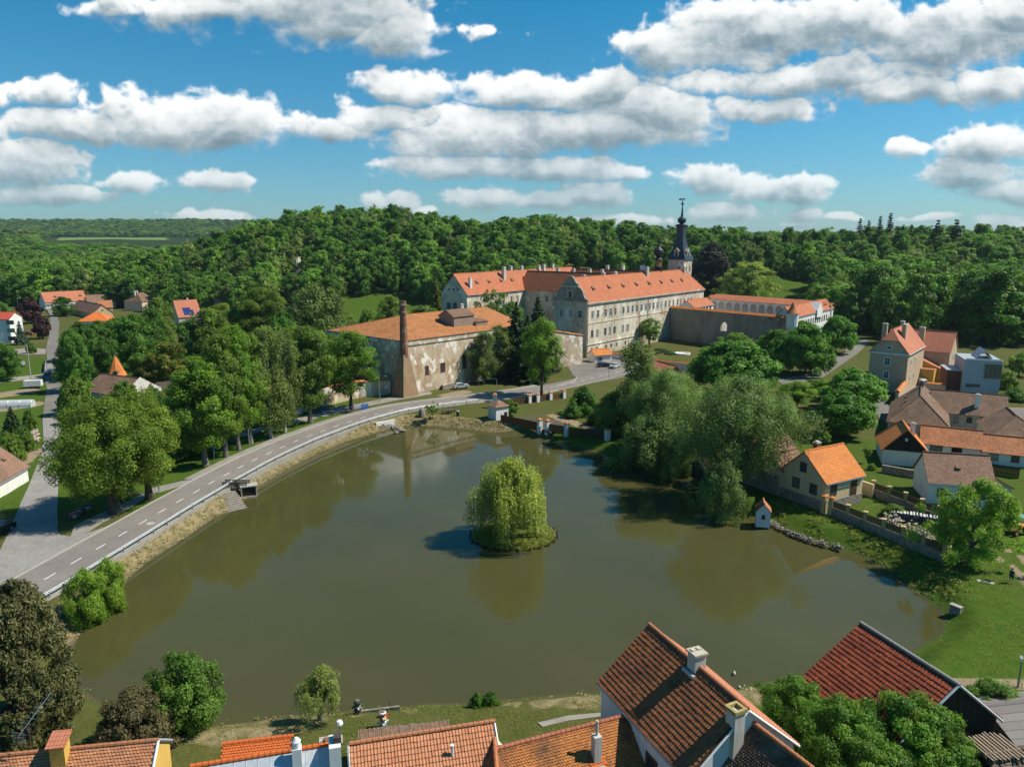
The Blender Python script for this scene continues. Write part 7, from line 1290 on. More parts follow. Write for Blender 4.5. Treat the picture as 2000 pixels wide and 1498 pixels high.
ib_ = thing('notice_board', 'framed town notice board with map on the footpath under linden', 'notice board', at(247, 976), ZG, R(25)); b = MB(); b.box(-.95, -.06, .9, .95, .06, 2.5); part('frame', b, WOODD, ib_); b = MB(); b.box(-.82, -.09, 1.0, .82, -.061, 2.38); part('map_sheet', b, M_plain('map_paper', (.42, .52, .45), .6, var=.3, scale=8), ib_)
for x in (-.85, .85): b = MB(); b.box(x-.06, -.06, -.3, x+.06, .06, .9); part('leg', b, WOODD, ib_)
# ---- vehicles
def car(label, base, ang, col, L=4.2, cat='car', van=False, z=None, p=None):
    p = p or at(*base); t = thing('parked_car' if cat == 'car' else cat, label, cat, p, ZG+.1 if z is None else z, R(ang)); k = L/4.2; paint = M_plain('car_paint_'+'_'.join(label.split()[:2]), col, .25, .1, .5, .05)
    pr = [(-2.08, .35), (-2.1, .75), (-1.95, .95), (-1.0, 1.0), (-.35, 1.42), (1.15, 1.45), (1.85, 1.05), (2.08, .95), (2.1, .4), (2.0, .28), (-1.95, .26)]
    if van: pr = [(-2.08, .35), (-2.1, .8), (-1.9, 1.1), (-1.45, 1.2), (-.9, 1.75), (1.9, 1.8), (2.08, 1.6), (2.1, .4), (2.0, .28), (-1.95, .26)]
    b = MB(); n = len(pr); W = .84
    ins = lambda z: W-.0 if z < 1.0 else W-.16*(z-1.0)/.45
    Lf = [(x*k, -ins(z), z) for x, z in pr]; Rt = [(x*k, ins(z), z) for x, z in pr]; b.face(Lf); b.face(Rt[::-1])
    for i in range(n): j = (i+1) % n; b.face([Lf[j], Lf[i], Rt[i], Rt[j]])
    bo = part('body', b, paint, t); zt = 1.38 if not van else 1.66
    g = MB(); s = .02; yb, yt = W-.02, W-.13
    for sg in (-1, 1):
        q = [(-.85*k, sg*(yb+s), 1.02), (1.5*k, sg*(yb+s), 1.04), (1.05*k, sg*(yt+s+.01), zt), (-.30*k, sg*(yt+s+.01), zt)]; g.face(q if sg < 0 else q[::-1])
    g.face([(-1.02*k, yb-.06, 1.02), (-1.02*k, -yb+.06, 1.02), (-.42*k, -yt+.02, zt+.02), (-.42*k, yt-.02, zt+.02)]); g.face([(1.88*k, -yb+.06, 1.06), (1.88*k, yb-.06, 1.06), (1.24*k, yt-.02, zt+.05), (1.24*k, -yt+.02, zt+.05)]); part('window', g, GLASS, t)
    for x in (-1.3, 1.3):
        for sg in (-1, 1):
            w = MB(); w.lathe([(.2, -.1), (.32, -.1), (.32, .1), (.2, .1)], 14); M = Matrix.Translation((x*k, sg*.80, .32)) @ Matrix.Rotation(math.pi/2, 4, 'X'); wo = part('wheel', w, BLACK, t, M); h = MB(); h.lathe([(.19, -.105), (.19, .105)], 10); part('rim', h, METAL, wo)
    for sg in (-1, 1): h = MB(); h.box(-2.13*k, sg*.55-.2, .68, -2.02*k, sg*.55+.2, .85); part('headlight', h, W_FRAME, t); h = MB(); h.box(2.03*k, sg*.6-.15, .72, 2.13*k, sg*.6+.15, .92); part('tail_light', h, RED, t)
    return t
car('silver hatchback parked on the grass before brewery wall', (900, 759), 205, (.45, .47, .49)); car('dark blue grey car driving down the lane past the bridge', (101, 731), 83, (.10, .13, .17)); car('dark estate car beside the white gatehouse', (1180, 717), 196, (.03, .035, .05), 4.5); car('pale hatchback half hidden beside the dark estate car', (1200, 719), 60, (.5, .5, .5)); car('white van in the manor yard', (1797, 752), 265, (.75, .75, .75), 4.8, 'van', True); car('red car on the grass by the blue spruce', (56, 655), 180, (.40, .01, .015)); car('white car parked under the purple trees', (69, 629), 180, (.7, .7, .7)); car('second white car parked behind the first under purple trees', (70, 623), 180, (.6, .6, .62)); car('dark car in the driveway behind the big linden', (140, 816), 150, (.03, .05, .06)); car('black car end at the left picture edge', (-4, 1043), 75, (.015, .018, .02)); car('blue car beyond the lawn at the far left', (12, 593), 10, (.02, .05, .16))
def motorbike(label, base, ang, col):
    p = at(*base); t = thing('motorbike', label, 'motorbike', p, ZG+.1, R(ang)); m = M_plain('tank_'+'_'.join(label.split()[:2]), col, .3)
    for x in (-.7, .7):
        w = MB(); [w.tube([(x+.27*math.cos(a), 0, .31+.27*math.sin(a)), (x+.27*math.cos(a+.45), 0, .31+.27*math.sin(a+.45))], .07, 5, False) for a in np.arange(0, 6.28, .45)]; w.lathe([(.05, 0), (.05, .01)], 6, (x, 0)); part('wheel', w, BLACK, t)
    b = MB(); b.tube([(-.7, 0, .32), (-.45, 0, .9), (.2, 0, .75), (.7, 0, .32)], .05, 6); b.box(-.25, -.16, .25, .3, .16, .62); part('frame', b, METAL, t); b = MB(); b.tube([(-.42, 0, .9), (-.2, 0, .98), (.12, 0, .85)], [.12, .2, .13], 8); part('tank', b, m, t); b = MB(); b.box(.08, -.15, .78, .8, .15, .9); part('seat', b, BLACK, t); b = MB(); b.tube([(-.5, -.36, 1.05), (-.45, 0, 1.0), (-.5, .36, 1.05)], .025, 5); part('handlebar', b, BLACK, t); b = MB(); b.box(-.68, -.14, .8, -.5, .14, 1.02); part('fairing', b, m, t)
motorbike('red motorbike parked in linden shade, nearest the street', (146, 1016), 60, (.45, .02, .02)); motorbike('dark red motorbike parked in linden shade, middle', (155, 1007), 62, (.25, .02, .02)); motorbike('black motorbike parked in linden shade, nearest the trunk', (172, 1000), 58, (.02, .03, .06))
tr = thing('tractor', 'old yellow tractor with blue canopy behind the walnut tree', 'tractor', at(1986, 1042), ZG, R(200)); tr_m = M_plain('tractor_yellow', (.55, .28, .03), .5)
for x, r_, y in ((-.9, .75, -.75), (-.9, .75, .75), (1.2, .42, -.65), (1.2, .42, .65)): w = MB(); w.lathe([(r_*.55, -.18), (r_, -.15), (r_, .15), (r_*.55, .18)], 16); wo = part('wheel', w, BLACK, tr, Matrix.Translation((x, y, r_)) @ Matrix.Rotation(math.pi/2, 4, 'X')); w = MB(); w.lathe([(r_*.5, -.19), (r_*.5, .19)], 12); part('rim', w, tr_m, wo)
b = MB(); b.box(.1, -.35, .7, 1.7, .35, 1.35); part('bonnet', b, tr_m, tr); b = MB(); b.box(-1.1, -.5, .7, .1, .5, 1.2); part('body', b, tr_m, tr); b = MB(); [b.box(x, y, 1.2, x+.06, y+.06, 2.3) for x in (-1.1, 0) for y in (-.5, .44)]; b.box(-1.2, -.6, 2.3, .2, .6, 2.42); part('canopy', b, M_plain('canopy_blue', (.1, .25, .35), .6), tr)
# ---- kiosk garden by the road
kp = at(973, 817); ks = thing('kiosk', 'white square garden pavilion with tiled pyramid roof at the fence corner', 'pavilion', kp, ZG, R(35)); b = MB(); b.box(-1.6, -1.6, -.3, 1.6, 1.6, 2.9); part('wall', b, WHITE, ks); r = MB(); [r.slab([(1.9*math.cos(a-math.pi/4)*1.414, 1.9*math.sin(a-math.pi/4)*1.414, 2.9), (1.9*math.cos(a+math.pi/4)*1.414, 1.9*math.sin(a+math.pi/4)*1.414, 2.9), (0, 0, 4.2)], .12) for a in np.arange(4)*math.pi/2]; part('roof', r, BROWN_R2, ks); b = MB(); b.box(.5, -1.64, .5, 1.3, -1.6, 1.6); part('door', b, WOODD, ks)
pp = at(966, 796); pl = thing('gate_pillar', 'tall white pillar with orange tiled cap behind the pavilion', 'pillar', pp, ZG); b = MB(); b.box(-.4, -.4, -.2, .4, .4, 3.0); part('shaft', b, WHITE, pl); b = MB(); b.lathe([(.75, 3.0), (.7, 3.1), (.05, 3.6)], 4, ph=.78); part('cap', b, NEW_R, pl)
PM = {}
def pillar(label, p, h=2.1, w=.42, cap=NEW_R, group=None, z=None, body=None):
    t = thing('pillar', label, 'pillar', p, gz(p) if z is None else z, R(35), group); body = body or WHITE; k = (h, w, cap.name, body.name)
    if k not in PM:
        b = MB(); b.box(-w, -w, -1.3, w, w, h); c = MB(); c.lathe([(w*1.8, h), (w*1.75, h+.08), (.04, h+w*.9)], 4, ph=.785); PM[k] = (b.mesh('shaft', body), c.mesh('cap', cap))
    part('shaft', PM[k][0], None, t); part('cap', PM[k][1], None, t); return t
FP = [(978, 823), (1054, 839), (1069, 841), (1107, 846.5), (1186, 860)]
for i, l in ((1, 'white garden fence pillar with orange cap, left of the wicket gap'), (2, 'white garden fence pillar with orange cap, right of the wicket gap'), (3, 'white garden fence pillar with orange cap, middle of the fence'), (4, 'white garden fence pillar with orange cap at pond corner')): pillar(l, at(*FP[i]), z=ZG)
def fence(label, a, b, h=1.5, mat=WOODB, name='fence', z=None, rails=True):
    A, B = Vector(a), Vector(b); d = B-A; L = d.length; t = thing(name, label, 'fence', A, ZG if z is None else z, math.atan2(d.y, d.x)); m = MB(); n = max(2, int(L/.19))
    for i in range(n): m.box(i*L/n, -.02, -.35, i*L/n+L/n*.86, .02, h+.05*math.sin(i*1.7))
    part('boards', m, mat, t)
    if rails: r = MB(); r.box(0, .02, h*.3, L, .07, h*.3+.08); r.box(0, .02, h*.75, L, .07, h*.75+.08); part('rail', r, mat, t)
    return t
fence('brown board fence from white pavilion to the wicket pillars', at(*FP[0]), at(*FP[1])); fence('brown board fence between the middle pillars', at(*FP[2]), at(*FP[3])); fence('brown board fence running to the pond corner pillar', at(*FP[3]), at(*FP[4])); fence('reddish board fence from pond corner pillar inland', at(1190, 859), at(1212, 842), 1.5, BRICK); fence('brown board fence along the road beside the pavilion', at(975, 796), at(1032, 787)); fence('brown board fence between road gate pillars', at(1056, 784), at(1073, 781))
for px, l in (((1034, 787), 'white road fence pillar left of the iron wicket'), ((1050, 785), 'white road fence pillar right of the iron wicket'), ((1075, 781), 'white road fence pillar left of the timber gate'), ((1101, 778), 'white road fence pillar right of the timber gate')): pillar(l, at(*px), 1.9, .38)
gt = fence('brown timber gate in a white frame by the road', at(1078, 780.5), at(1099, 778.5), 1.5, M_planks('light_boards', (.22, .11, .04)), 'garden_gate'); fence('dark iron wicket between two white pillars', at(1037, 786.5), at(1048, 785), 1.5, BLACK, 'wicket_gate')
def bed(label, pts, mat, rows=0):
    P = [at(*q) for q in pts]; b = MB(); a = sum(P[i].x*P[(i+1) % len(P)].y-P[(i+1) % len(P)].x*P[i].y for i in range(len(P))); P = P if a > 0 else P[::-1]; b.prism([tuple(p) for p in P], ZG-.2, ZG+.12); return tag(part('vegetable_bed', b, mat), label, 'garden bed')
SOIL = M_asphalt('tilled_soil', (.12, .095, .07), (.19, .15, .115), (.5, .25), .08); SOIL2 = M_asphalt('green_rows', (.10, .12, .04), (.17, .15, .08), (.6, .3), .12)
bed('tilled vegetable bed with green rows in the fenced garden', [(998, 818), (1048, 808), (1082, 818), (1030, 830)], SOIL2); bed('bare brown vegetable bed in the fenced garden', [(1034, 831), (1083, 819), (1112, 836), (1075, 845)], SOIL); bed('stony brown bed at the pond end of the fenced garden', [(1132, 832), (1175, 826), (1188, 842), (1148, 848)], SOIL)
# ---- walls and railings of the cottage by the pond
OCH = M_plaster('ochre_pillar', (.50, .36, .18), (.3, .22, .14), .3, .3)
def railing(label, pts, wallh, n, step=None, bm=STONE, z=ZG, group=None):
    P = [at(*q) for q in pts]; o = P[0]; t = wall_run('boundary_fence', label, 'fence', P, wallh, .45, bm); L = [p for p in resample(P, (P[-1]-P[0]).length/n)]
    b = MB()
    for a, c in zip(L, L[1:]):
        a, c = a-o, c-o; m = 26
        for i in range(1, m): q = a.lerp(c, i/m); b.box(q.x-.03, q.y-.03, wallh, q.x+.03, q.y+.03, wallh+.95)
        b.tube([(*a, wallh+.2), (*c, wallh+.2)], .035, 4); b.tube([(*a, wallh+.85), (*c, wallh+.85)], .035, 4)
    part('railing', b, M_plain('old_gold_railing', (.13, .09, .04), .7) if 'old_gold_railing' not in bpy.data.materials else bpy.data.materials['old_gold_railing'], t); pm = MB(); pm.box(-.24, -.24, wallh-.02, .24, .24, wallh+1.15); pm.box(-.3, -.3, wallh+1.15, .3, .3, wallh+1.25); me = pm.mesh('pillar', OCH)
    for q in L: part('pillar', me, None, t, Matrix.Translation((*(q-o), 0)) @ Matrix.Rotation(R(-30), 4, 'Z'))
    cp = MB(); [cp.box(0, 0, 0, .01, .01, .01) for _ in ()]
railing('long rubble wall with ochre pillars and iron railing below the cottage', [(1622, 1006), (1732, 1052), (1842, 1098)], 1.3, 7); railing('upper garden wall with ochre pillars and iron railing', [(1704, 968), (1765, 992), (1832, 1020)], 1.2, 4)
for px, l in (((1608, 1003), 'ochre gate pillar with orange cap at the cottage corner, left'), ((1622, 1006), 'ochre gate pillar with orange cap at the cottage corner, right')): pillar(l, at(*px), 2.6, .3, NEW_R, body=OCH)
wall_run('garden_wall', 'ochre rendered wall running from cottage to the upper railing', 'wall', [at(1675, 962), at(1704, 972)], 2.1, .4, CREAM)
ter = thing('cottage_terrace', 'paved cottage terrace on a curved stone wall with steps', 'terrace', at(1640, 985), ZG, R(29)); b = MB(); pts = [(0, 1.2), (5.5, 1.2), (6.6, 2.5), (6.6, 4.6), (0, 4.6)]; b.prism(pts, -.2, 1.35); part('terrace_wall', b, STONE, ter); b = MB(); b.prism([(x*.99, y+.02) for x, y in pts], 1.35, 1.40); part('paving', b, PAVE, ter)
b = MB()
for i in range(7): b.box(6.6+i*.32, 2.3, -.2, 6.6+(i+1)*.32, 4.2, 1.25-i*.18)
part('steps', b, CONC, ter)
def pile(name, label, cat, pts, n, size, mat, seed, w=.6, h=.6, z=ZG, cap=None):
    """a heap of separate pieces that read as one thing"""
    r = np.random.default_rng(seed); P = resample([at(*q, z) for q in pts], .3); t = thing(name, label, cat, P[0], z if z else 0); o = P[0]; b = MB()
    for i in range(n):
        q = P[r.integers(len(P))]-o; c = Vector((q.x+r.normal()*w*.4, q.y+r.normal()*w*.4, abs(r.normal())*h*.5)); s = size*r.uniform(.5, 1.4); D = [Vector(rand_dir(r, 1)[0])*s*r.uniform(.6, 1) for _ in range(6)]
        X, Y, Z = Vector((s*r.uniform(.7, 1.2), 0, 0)), Vector((0, s*r.uniform(.6, 1), 0)), Vector((0, 0, s*r.uniform(.4, .8))); e = Matrix.Rotation(r.uniform(0, 3), 3, 'Z') @ Matrix.Rotation(r.normal()*.3, 3, 'X'); v = [c+e @ q2 for q2 in (X, Y, -X, -Y, Z, -Z)]
        for f in ((0, 1, 4), (1, 2, 4), (2, 3, 4), (3, 0, 4), (1, 0, 5), (2, 1, 5), (3, 2, 5), (0, 3, 5)): b.face([v[k] for k in f])
    part('pieces', b, mat, t); return t
RUBB = M_stone('bank_stones', (.30, .27, .22), (.16, .145, .125), 1.6)
pile('stone_edging', 'heaped pale stones edging the pond beside the white hut', 'stones', [(1503, 1022), (1540, 1040), (1590, 1060), (1640, 1072)], 260, .24, RUBB, 1, .6, .45, .25); pile('log_pile', 'untidy pile of split logs behind the railing', 'log pile', [(1725, 1022), (1780, 1045), (1835, 1068)], 230, .3, M_plain('split_logs', (.38, .33, .27), .9, var=.5, scale=5), 2, 1.0, 1.6); pile('stone_pile', 'long pile of pale building stones on the street verge', 'stone pile', [(62, 846), (64, 862), (66, 872)], 110, .45, M_stone('pale_pile_stone', (.52, .44, .36), (.38, .32, .27)), 3, 1.1, 1.3); pile('rock', 'pale rocks around the outlet by the road', 'rocks', [(748, 836), (765, 834), (785, 840), (775, 845)], 60, .5, RUBB, 4, .8, .5, .2)
tg = thing('tarp_stack', 'black tarpaulin covered stack weighted with pale boards', 'wood stack', at(1741, 1013), ZG, R(-27)); b = MB(); b.lathe([(.1, 0)], 4) if False else None
b = MB(); n = 10
for i in range(n): a0, a1 = math.pi*i/n, math.pi*(i+1)/n; f = lambda a: (-1.0*math.cos(a), 1.25*math.sin(a)**.6); (y0, z0), (y1, z1) = f(a0), f(a1); b.face([(0, y0, z0), (6.6, y0, z0), (6.6, y1, z1), (0, y1, z1)][::-1])
b.face([(6.6, -1, 0), (6.6, 1, 0), (6.6, .6, 1.1), (6.6, -.6, 1.1)]); part('tarpaulin', b, M_plain('black_tarp', (.03, .03, .035), .35, var=.3), tg); b = MB(); [b.box(.2+i*.4, -.7+.1*math.sin(i*2), 1.2, .2+i*.4+random.uniform(.12, .3), .6+.2*math.cos(i), 1.27) for i in range(16)]; part('boards', b, M_plain('pale_boards', (.50, .47, .43), .8, var=.3), tg)
wb = thing('water_butt', 'dark green plastic water butt beside the tarpaulin stack', 'water butt', at(1820, 1037), ZG); b = MB(); b.lathe([(.45, 0), (.5, .5), (.5, 1.1), (.42, 1.2)], 14); part('barrel', b, M_plain('green_plastic', (.01, .10, .07), .4), wb); b = MB(); b.lathe([(.44, 1.2), (.3, 1.26)], 14); part('lid', b, BLACK, wb)
for (px, py, a, l, w) in ((1925, 1136, -30, 'low pale concrete culvert head under walnut tree', 1.6), (1868, 1182, -58, 'low concrete block at the water edge, right bank', 1.1)): t = thing('culvert', l, 'culvert', at(px, py), .7, R(a)); b = MB(); b.box(-w/2, -.25, -.4, w/2, .25, .75); part('headwall', b, WETC, t); b = MB(); b.box(-w/2-.05, -.3, .75, w/2+.05, .3, .82); part('slab', b, M_plain('pale_concrete', (.32, .30, .26), .9), t)
# ---- sluice and steps in the dam
sp_ = at(486, 958, .9); sw = thing('sluice_house', 'small concrete sluice box standing in the water with a plank bridge', 'sluice', sp_, .0, R(22)); b = MB(); b.box(-1.3, -.9, 1.75, 1.3, .9, 1.9); part('roof_slab', b, CONC, sw); b = MB(); [b.box(x, y, -1.2, x+.18, y+.18, 1.75) for x in (-1.2, 1.02) for y in (-.85, .67)]; part('posts', b, CONC, sw) if False else None
for x in (-1.2, 1.02):
    for y in (-.85, .67): b = MB(); b.box(x, y, -1.2, x+.18, y+.18, 1.75); part('post', b, CONC, sw)
b = MB(); b.box(-1.1, -.7, .2, 1.1, .75, 1.6); part('box', b, WOODD, sw); b = MB(); b.box(-1.25, -.87, .0, 1.25, .87, .25); part('floor_slab', b, CONC, sw)
br = thing('plank_footbridge', 'short weathered plank footbridge with slatted side to sluice box', 'footbridge', at(462, 952, 1.4), 1.3, R(-2)); b = MB(); b.box(-2.0, -.6, 0, 2.0, .6, .1); part('deck', b, WOODG, br)
for y in (-.6, .6): b = MB(); [b.box(-2.0+i*.2, y-.03, .1, -2.0+i*.2+.13, y+.03, 1.15) for i in range(20)]; b.box(-2.05, y-.05, 1.1, 2.05, y+.05, 1.2); part('railing', b, WOODG, br)
ss_ = thing('bank_steps', 'broad concrete slipway slabs running down into the pond', 'steps', at(440, 962, 1.4), 0, R(-50)); b = MB()
for i in range(9): b.box(i*.55, -1.5, -.8, i*.55+.5, 1.5, 1.40-i*.17)
part('slab', b, WETC, ss_)
ol = thing('outlet_wall', 'white outlet headwall below the end of the guardrail', 'outlet', at(752, 828, .9), 0, R(38)); b = MB(); b.box(-2.2, -.25, -1, 2.2, .25, 1.5); part('headwall', b, WHITE, ol); b = MB(); b.box(-.5, -.28, -.2, .5, -.251, .6); part('outlet_mouth', b, BLACK, ol)
bt = thing('blue_railing', 'blue painted railing around the stairs by the double trunked maple', 'railing', at(630, 812), ZG, R(38)); b = MB()
for y in (0, 2.0): b.tube([(0, y, 1.05), (9, y, 1.05)], .05, 5); b.tube([(0, y, .55), (9, y, .55)], .04, 5); [b.tube([(i*.6, y, 0), (i*.6, y, 1.05)], .035, 4) for i in range(16)]
part('railing', b, BLUEP, bt); b = MB(); [b.box(i*.5+9.3, -.05, .1, i*.5+9.7, .0, 1.25) for i in range(4)]; part('panel', b, BLUEP, bt)
# ---- grass bank by the road: seats and stones
def bench(label, p, ang, z=None):
    t = thing('bench', label, 'bench', p, gz(p) if z is None else z, R(ang)); b = MB(); [b.box(-.9, -.25+i*.17, .42, .9, -.11+i*.17, .47) for i in range(3)]; part('seat', b, WOODG, t); b = MB(); [b.box(-.9, .28, .55+i*.18, .9, .32, .68+i*.18) for i in range(2)]; part('backrest', b, WOODG, t)
    for x in (-.75, .75): b = MB(); b.box(x-.05, -.25, 0, x+.05, .3, .42); b.box(x-.04, .26, .42, x+.04, .34, .95); part('leg', b, WOODD, t)
    return t
bench('wooden bench on the pond lawn, facing the water', at(870, 808), 200); bench('wooden bench on the pond lawn, nearer the road', at(882, 804), 30); bt2 = thing('picnic_table', 'small wooden table between the benches on pond lawn', 'table', at(877, 806.5), ZG, R(20)); b = MB(); b.box(-.8, -.4, .7, .8, .4, .76); part('tabletop', b, WOODG, bt2)
for x in (-.6, .6): b = MB(); b.box(x-.05, -.3, 0, x+.05, .3, .7); part('leg', b, WOODD, bt2)
lb = thing('litter_bin', 'grey litter bin with pale rim on the pond lawn', 'bin', at(894, 813), ZG); b = MB(); b.lathe([(.3, 0), (.32, 1.0)], 10); part('bin', b, BLACK, lb); b = MB(); b.lathe([(.36, 1.0), (.36, 1.25), (.2, 1.3)], 10); part('hood', b, CONC, lb)
bs = thing('boulder', 'grey standing stone on the bank grass near guardrail end', 'boulder', at(824, 812), ZG, .3); b = MB(); b.lathe([(.75, -.2), (.8, .4), (.6, 1.2), (.3, 1.6)], 7); part('stone', b, STONE, bs)
# ---- near shore
def totem(label, base, ptop, cols, z):
    p = at(*base, z); h = zat(p, ptop)-z; t = thing('totem_pole', label, 'totem pole', p, z, .4); b = MB(); b.tube([(0, 0, -.3), (0, 0, h)], [.24, .2], 10); part('pole', b, WOODG, t); n = len(cols)
    for i, c in enumerate(cols):
        z0 = h*(.12+.86*i/n); hh = h*.8/n; m = M_plain('totem_%s_%d' % (label.split()[0], i), c, .5); b = MB(); b.lathe([(.27, z0), (.31, z0+hh*.3), (.31, z0+hh*.7), (.25, z0+hh)], 10); f = part('carved_head', b, m, t); e = MB(); [e.box(s*.13-.05, -.36, z0+hh*.55, s*.13+.05, -.27, z0+hh*.75) for s in (-1, 1)]; e.box(-.06, -.48, z0+hh*.25, .06, -.28, z0+hh*.5); part('face', e, W_FRAME if i % 2 else BLACK, f)
        if i % 2: w = MB(); w.box(-.5, -.05, z0+hh*.2, .5, .05, z0+hh*.7); part('wing', w, m, t)
totem('brightly painted totem pole with wings on the near lawn', (748, 1421), 1388, [(.05, .25, .35), (.6, .6, .6), (.6, .45, .05), (.55, .05, .04), (.65, .65, .65)], 1.5); totem('dark carved totem pole at the corner of landing wall', (699, 1391), 1367, [(.03, .06, .05), (.10, .14, .12), (.04, .05, .04)], 1.2)
lw = wall_run('landing_wall', 'low stone landing wall edging the near shore', 'wall', [at(681, 1400, 1.2), at(700, 1390, 1.2), at(780, 1380, 1.2)], .10, .2, STONE, z=1.2)
for (px, py, L, W_, l) in ((742, 1436, 3.2, 1.8, 'left small slatted shelter roof on the near lawn'), (836, 1427, 3.6, 1.8, 'right small slatted shelter roof on the near lawn')):
    p = at(px, py, 3.6); t = thing('shelter', l, 'shelter', p, ZG, R(12)); r = MB(); [r.box(-L/2+i*.16, -W_/2, 2.1, -L/2+i*.16+.13, W_/2, 2.16+.05*(i % 2)) for i in range(int(L/.16))]; part('roof', r, M_plain('brown_slat', (.20, .12, .085), .85, var=.3) if 'brown_slat' not in bpy.data.materials else bpy.data.materials['brown_slat'], t)
    for x in (-L/2+.1, L/2-.1):
        for y in (-W_/2+.1, W_/2-.1): b = MB(); b.box(x-.06, y-.06, -.2, x+.06, y+.06, 2.1); part('post', b, WOODD, t)
def table_set(label, p, ang):
    t = thing('picnic_table', label, 'table', p, ZG, R(ang)); b = MB(); [b.box(-.9, -.45+i*.23, .72, .9, -.25+i*.23, .78) for i in range(4)]; part('tabletop', b, WOODG, t)
    for y in (-.8, .8): b = MB(); b.box(-.9, y-.15, .42, .9, y+.15, .47); part('bench_seat', b, WOODG, t)
    for x in (-.65, .65): b = MB(); b.box(x-.05, -.85, .36, x+.05, .85, .42); b.box(x-.05, -.3, 0, x+.05, .3, .72); part('leg', b, WOODD, t)
table_set('weathered picnic table with benches between slatted shelters, left', at(786, 1432, 2.2), 80); table_set('weathered picnic table with benches between slatted shelters, right', at(806, 1428, 2.2), 80)
fp = thing('fire_pit', 'small brick fire pit on the near lawn by globe lamp', 'fire pit', at(646, 1447), ZG, .2); b = MB(); b.box(-.9, -.5, -.1, .9, .5, .12); part('slab', b, CONC, fp); b = MB(); b.box(-.55, -.28, .12, .55, .28, .2); part('brick_top', b, BRICK, fp)
pa_ = thing('paddock_post', 'thin grey post in the near shore reeds', 'post', at(762, 1376, .6), .2); b = MB(); b.tube([(0, 0, -.3), (0, 0, 1.0)], .05, 5); part('pole', b, WOODG, pa_)
sm_ = None
for i in range(24):
    a = 2*math.pi*i/24+.1
    if math.sin(a) > .75: continue
    q = (ISL[0]+5.98*math.cos(a), ISL[1]+5.98*.92*math.sin(a))
    if sm_ is None: b = MB(); b.tube([(0, 0, -.8), (0, 0, .42)], .11, 6); sm_ = b.mesh('stake', WOODD)
    o = bpy.data.objects.new('stake', sm_); COL.objects.link(o); o.location = (*q, 0); tag(o, 'short dark timber stake in the water ringing the island', 'stake', 'stakes around the island')
# ---- gardens at the left
gh_ = thing('polytunnel', 'low pale plastic greenhouse tunnel in the left garden', 'greenhouse', at(20, 795), ZG, R(8)); b = MB(); n = 8
for i in range(n): a0, a1 = math.pi*i/n, math.pi*(i+1)/n; b.face([(-7, -1.4*math.cos(a0), 1.7*math.sin(a0)), (5, -1.4*math.cos(a0), 1.7*math.sin(a0)), (5, -1.4*math.cos(a1), 1.7*math.sin(a1)), (-7, -1.4*math.cos(a1), 1.7*math.sin(a1))])
b.face([(5, 1.4*math.cos(math.pi*k/n), 1.7*math.sin(math.pi*k/n)) for k in range(n+1)][::-1]); part('cover', b, M_plain('cloudy_plastic', (.45, .47, .48), .35), gh_); b = MB(); [b.tube([(x, -1.42*math.cos(math.pi*k/8), 1.72*math.sin(math.pi*k/8)) for k in range(9)], .04, 4) for x in (-5, -2.5, 0, 2.5, 5)]; part('hoops', b, METAL, gh_)
up_ = thing('utility_pole', 'white utility pole with round dish and boxes by the track', 'utility pole', at(62, 752), ZG, .2); b = MB(); b.tube([(0, 0, -.2), (0, 0, 11)], [.16, .1], 7); part('pole', b, CONC, up_); b = MB(); b.lathe([(.05, 0), (.35, .1), (.55, .25)], 14); part('dish', b, W_FRAME, up_, Matrix.Translation((-1.2, -.1, 6.0)) @ Matrix.Rotation(R(80), 4, 'X')); b = MB(); b.box(-1.0, -.5, 0, .9, .5, 1.5); part('cabinet', b, W_FRAME, up_, Matrix.Translation((1.2, -3, 0)))
tk = thing('trailer', 'white covered trailer parked beside the utility pole', 'trailer', at(66, 758), ZG, R(15)); b = MB(); b.box(-2, -.9, .6, 2, .9, 2.1); part('body', b, W_FRAME, tk)
for x in (-.7, .7): w = MB(); w.lathe([(.33, -.98), (.33, .98)], 12); part('wheel', w, BLACK, tk, Matrix.Translation((x, 0, .33)) @ Matrix.Rotation(math.pi/2, 4, 'X'))
for a, b_, l in (((88, 728), (90, 711), 'blue and white bridge parapet, left side of lane'), ((121, 727), (118, 711), 'white bridge parapet, right side of lane')): fence(l, at(*a), at(*b_), 1.3, W_FRAME if 'right' in l else M_plain('blue_white_board', (.30, .36, .48), .6), 'bridge_parapet')
fence('grey weathered board fence below the olive green trees', at(305, 762), at(385, 752), 2.0, WOODG)
wall_run('hedge_wall', 'low orange capped wall seen between spire cottage and grove', 'wall', [at(318, 790), at(355, 794)], 2.4, .5, OLDW, .35, NEW_R)
fence('dark board fence in the farm yards at right', at(1925, 925), at(1990, 935), 1.8, WOODD); pile('woodheap', 'heap of pale planks stacked beside the long cottage range', 'wood stack', [(1900, 905), (1932, 908)], 60, .4, M_plain('sawn_wood', (.42, .36, .28), .9, var=.4), 7, .8, 1.0)
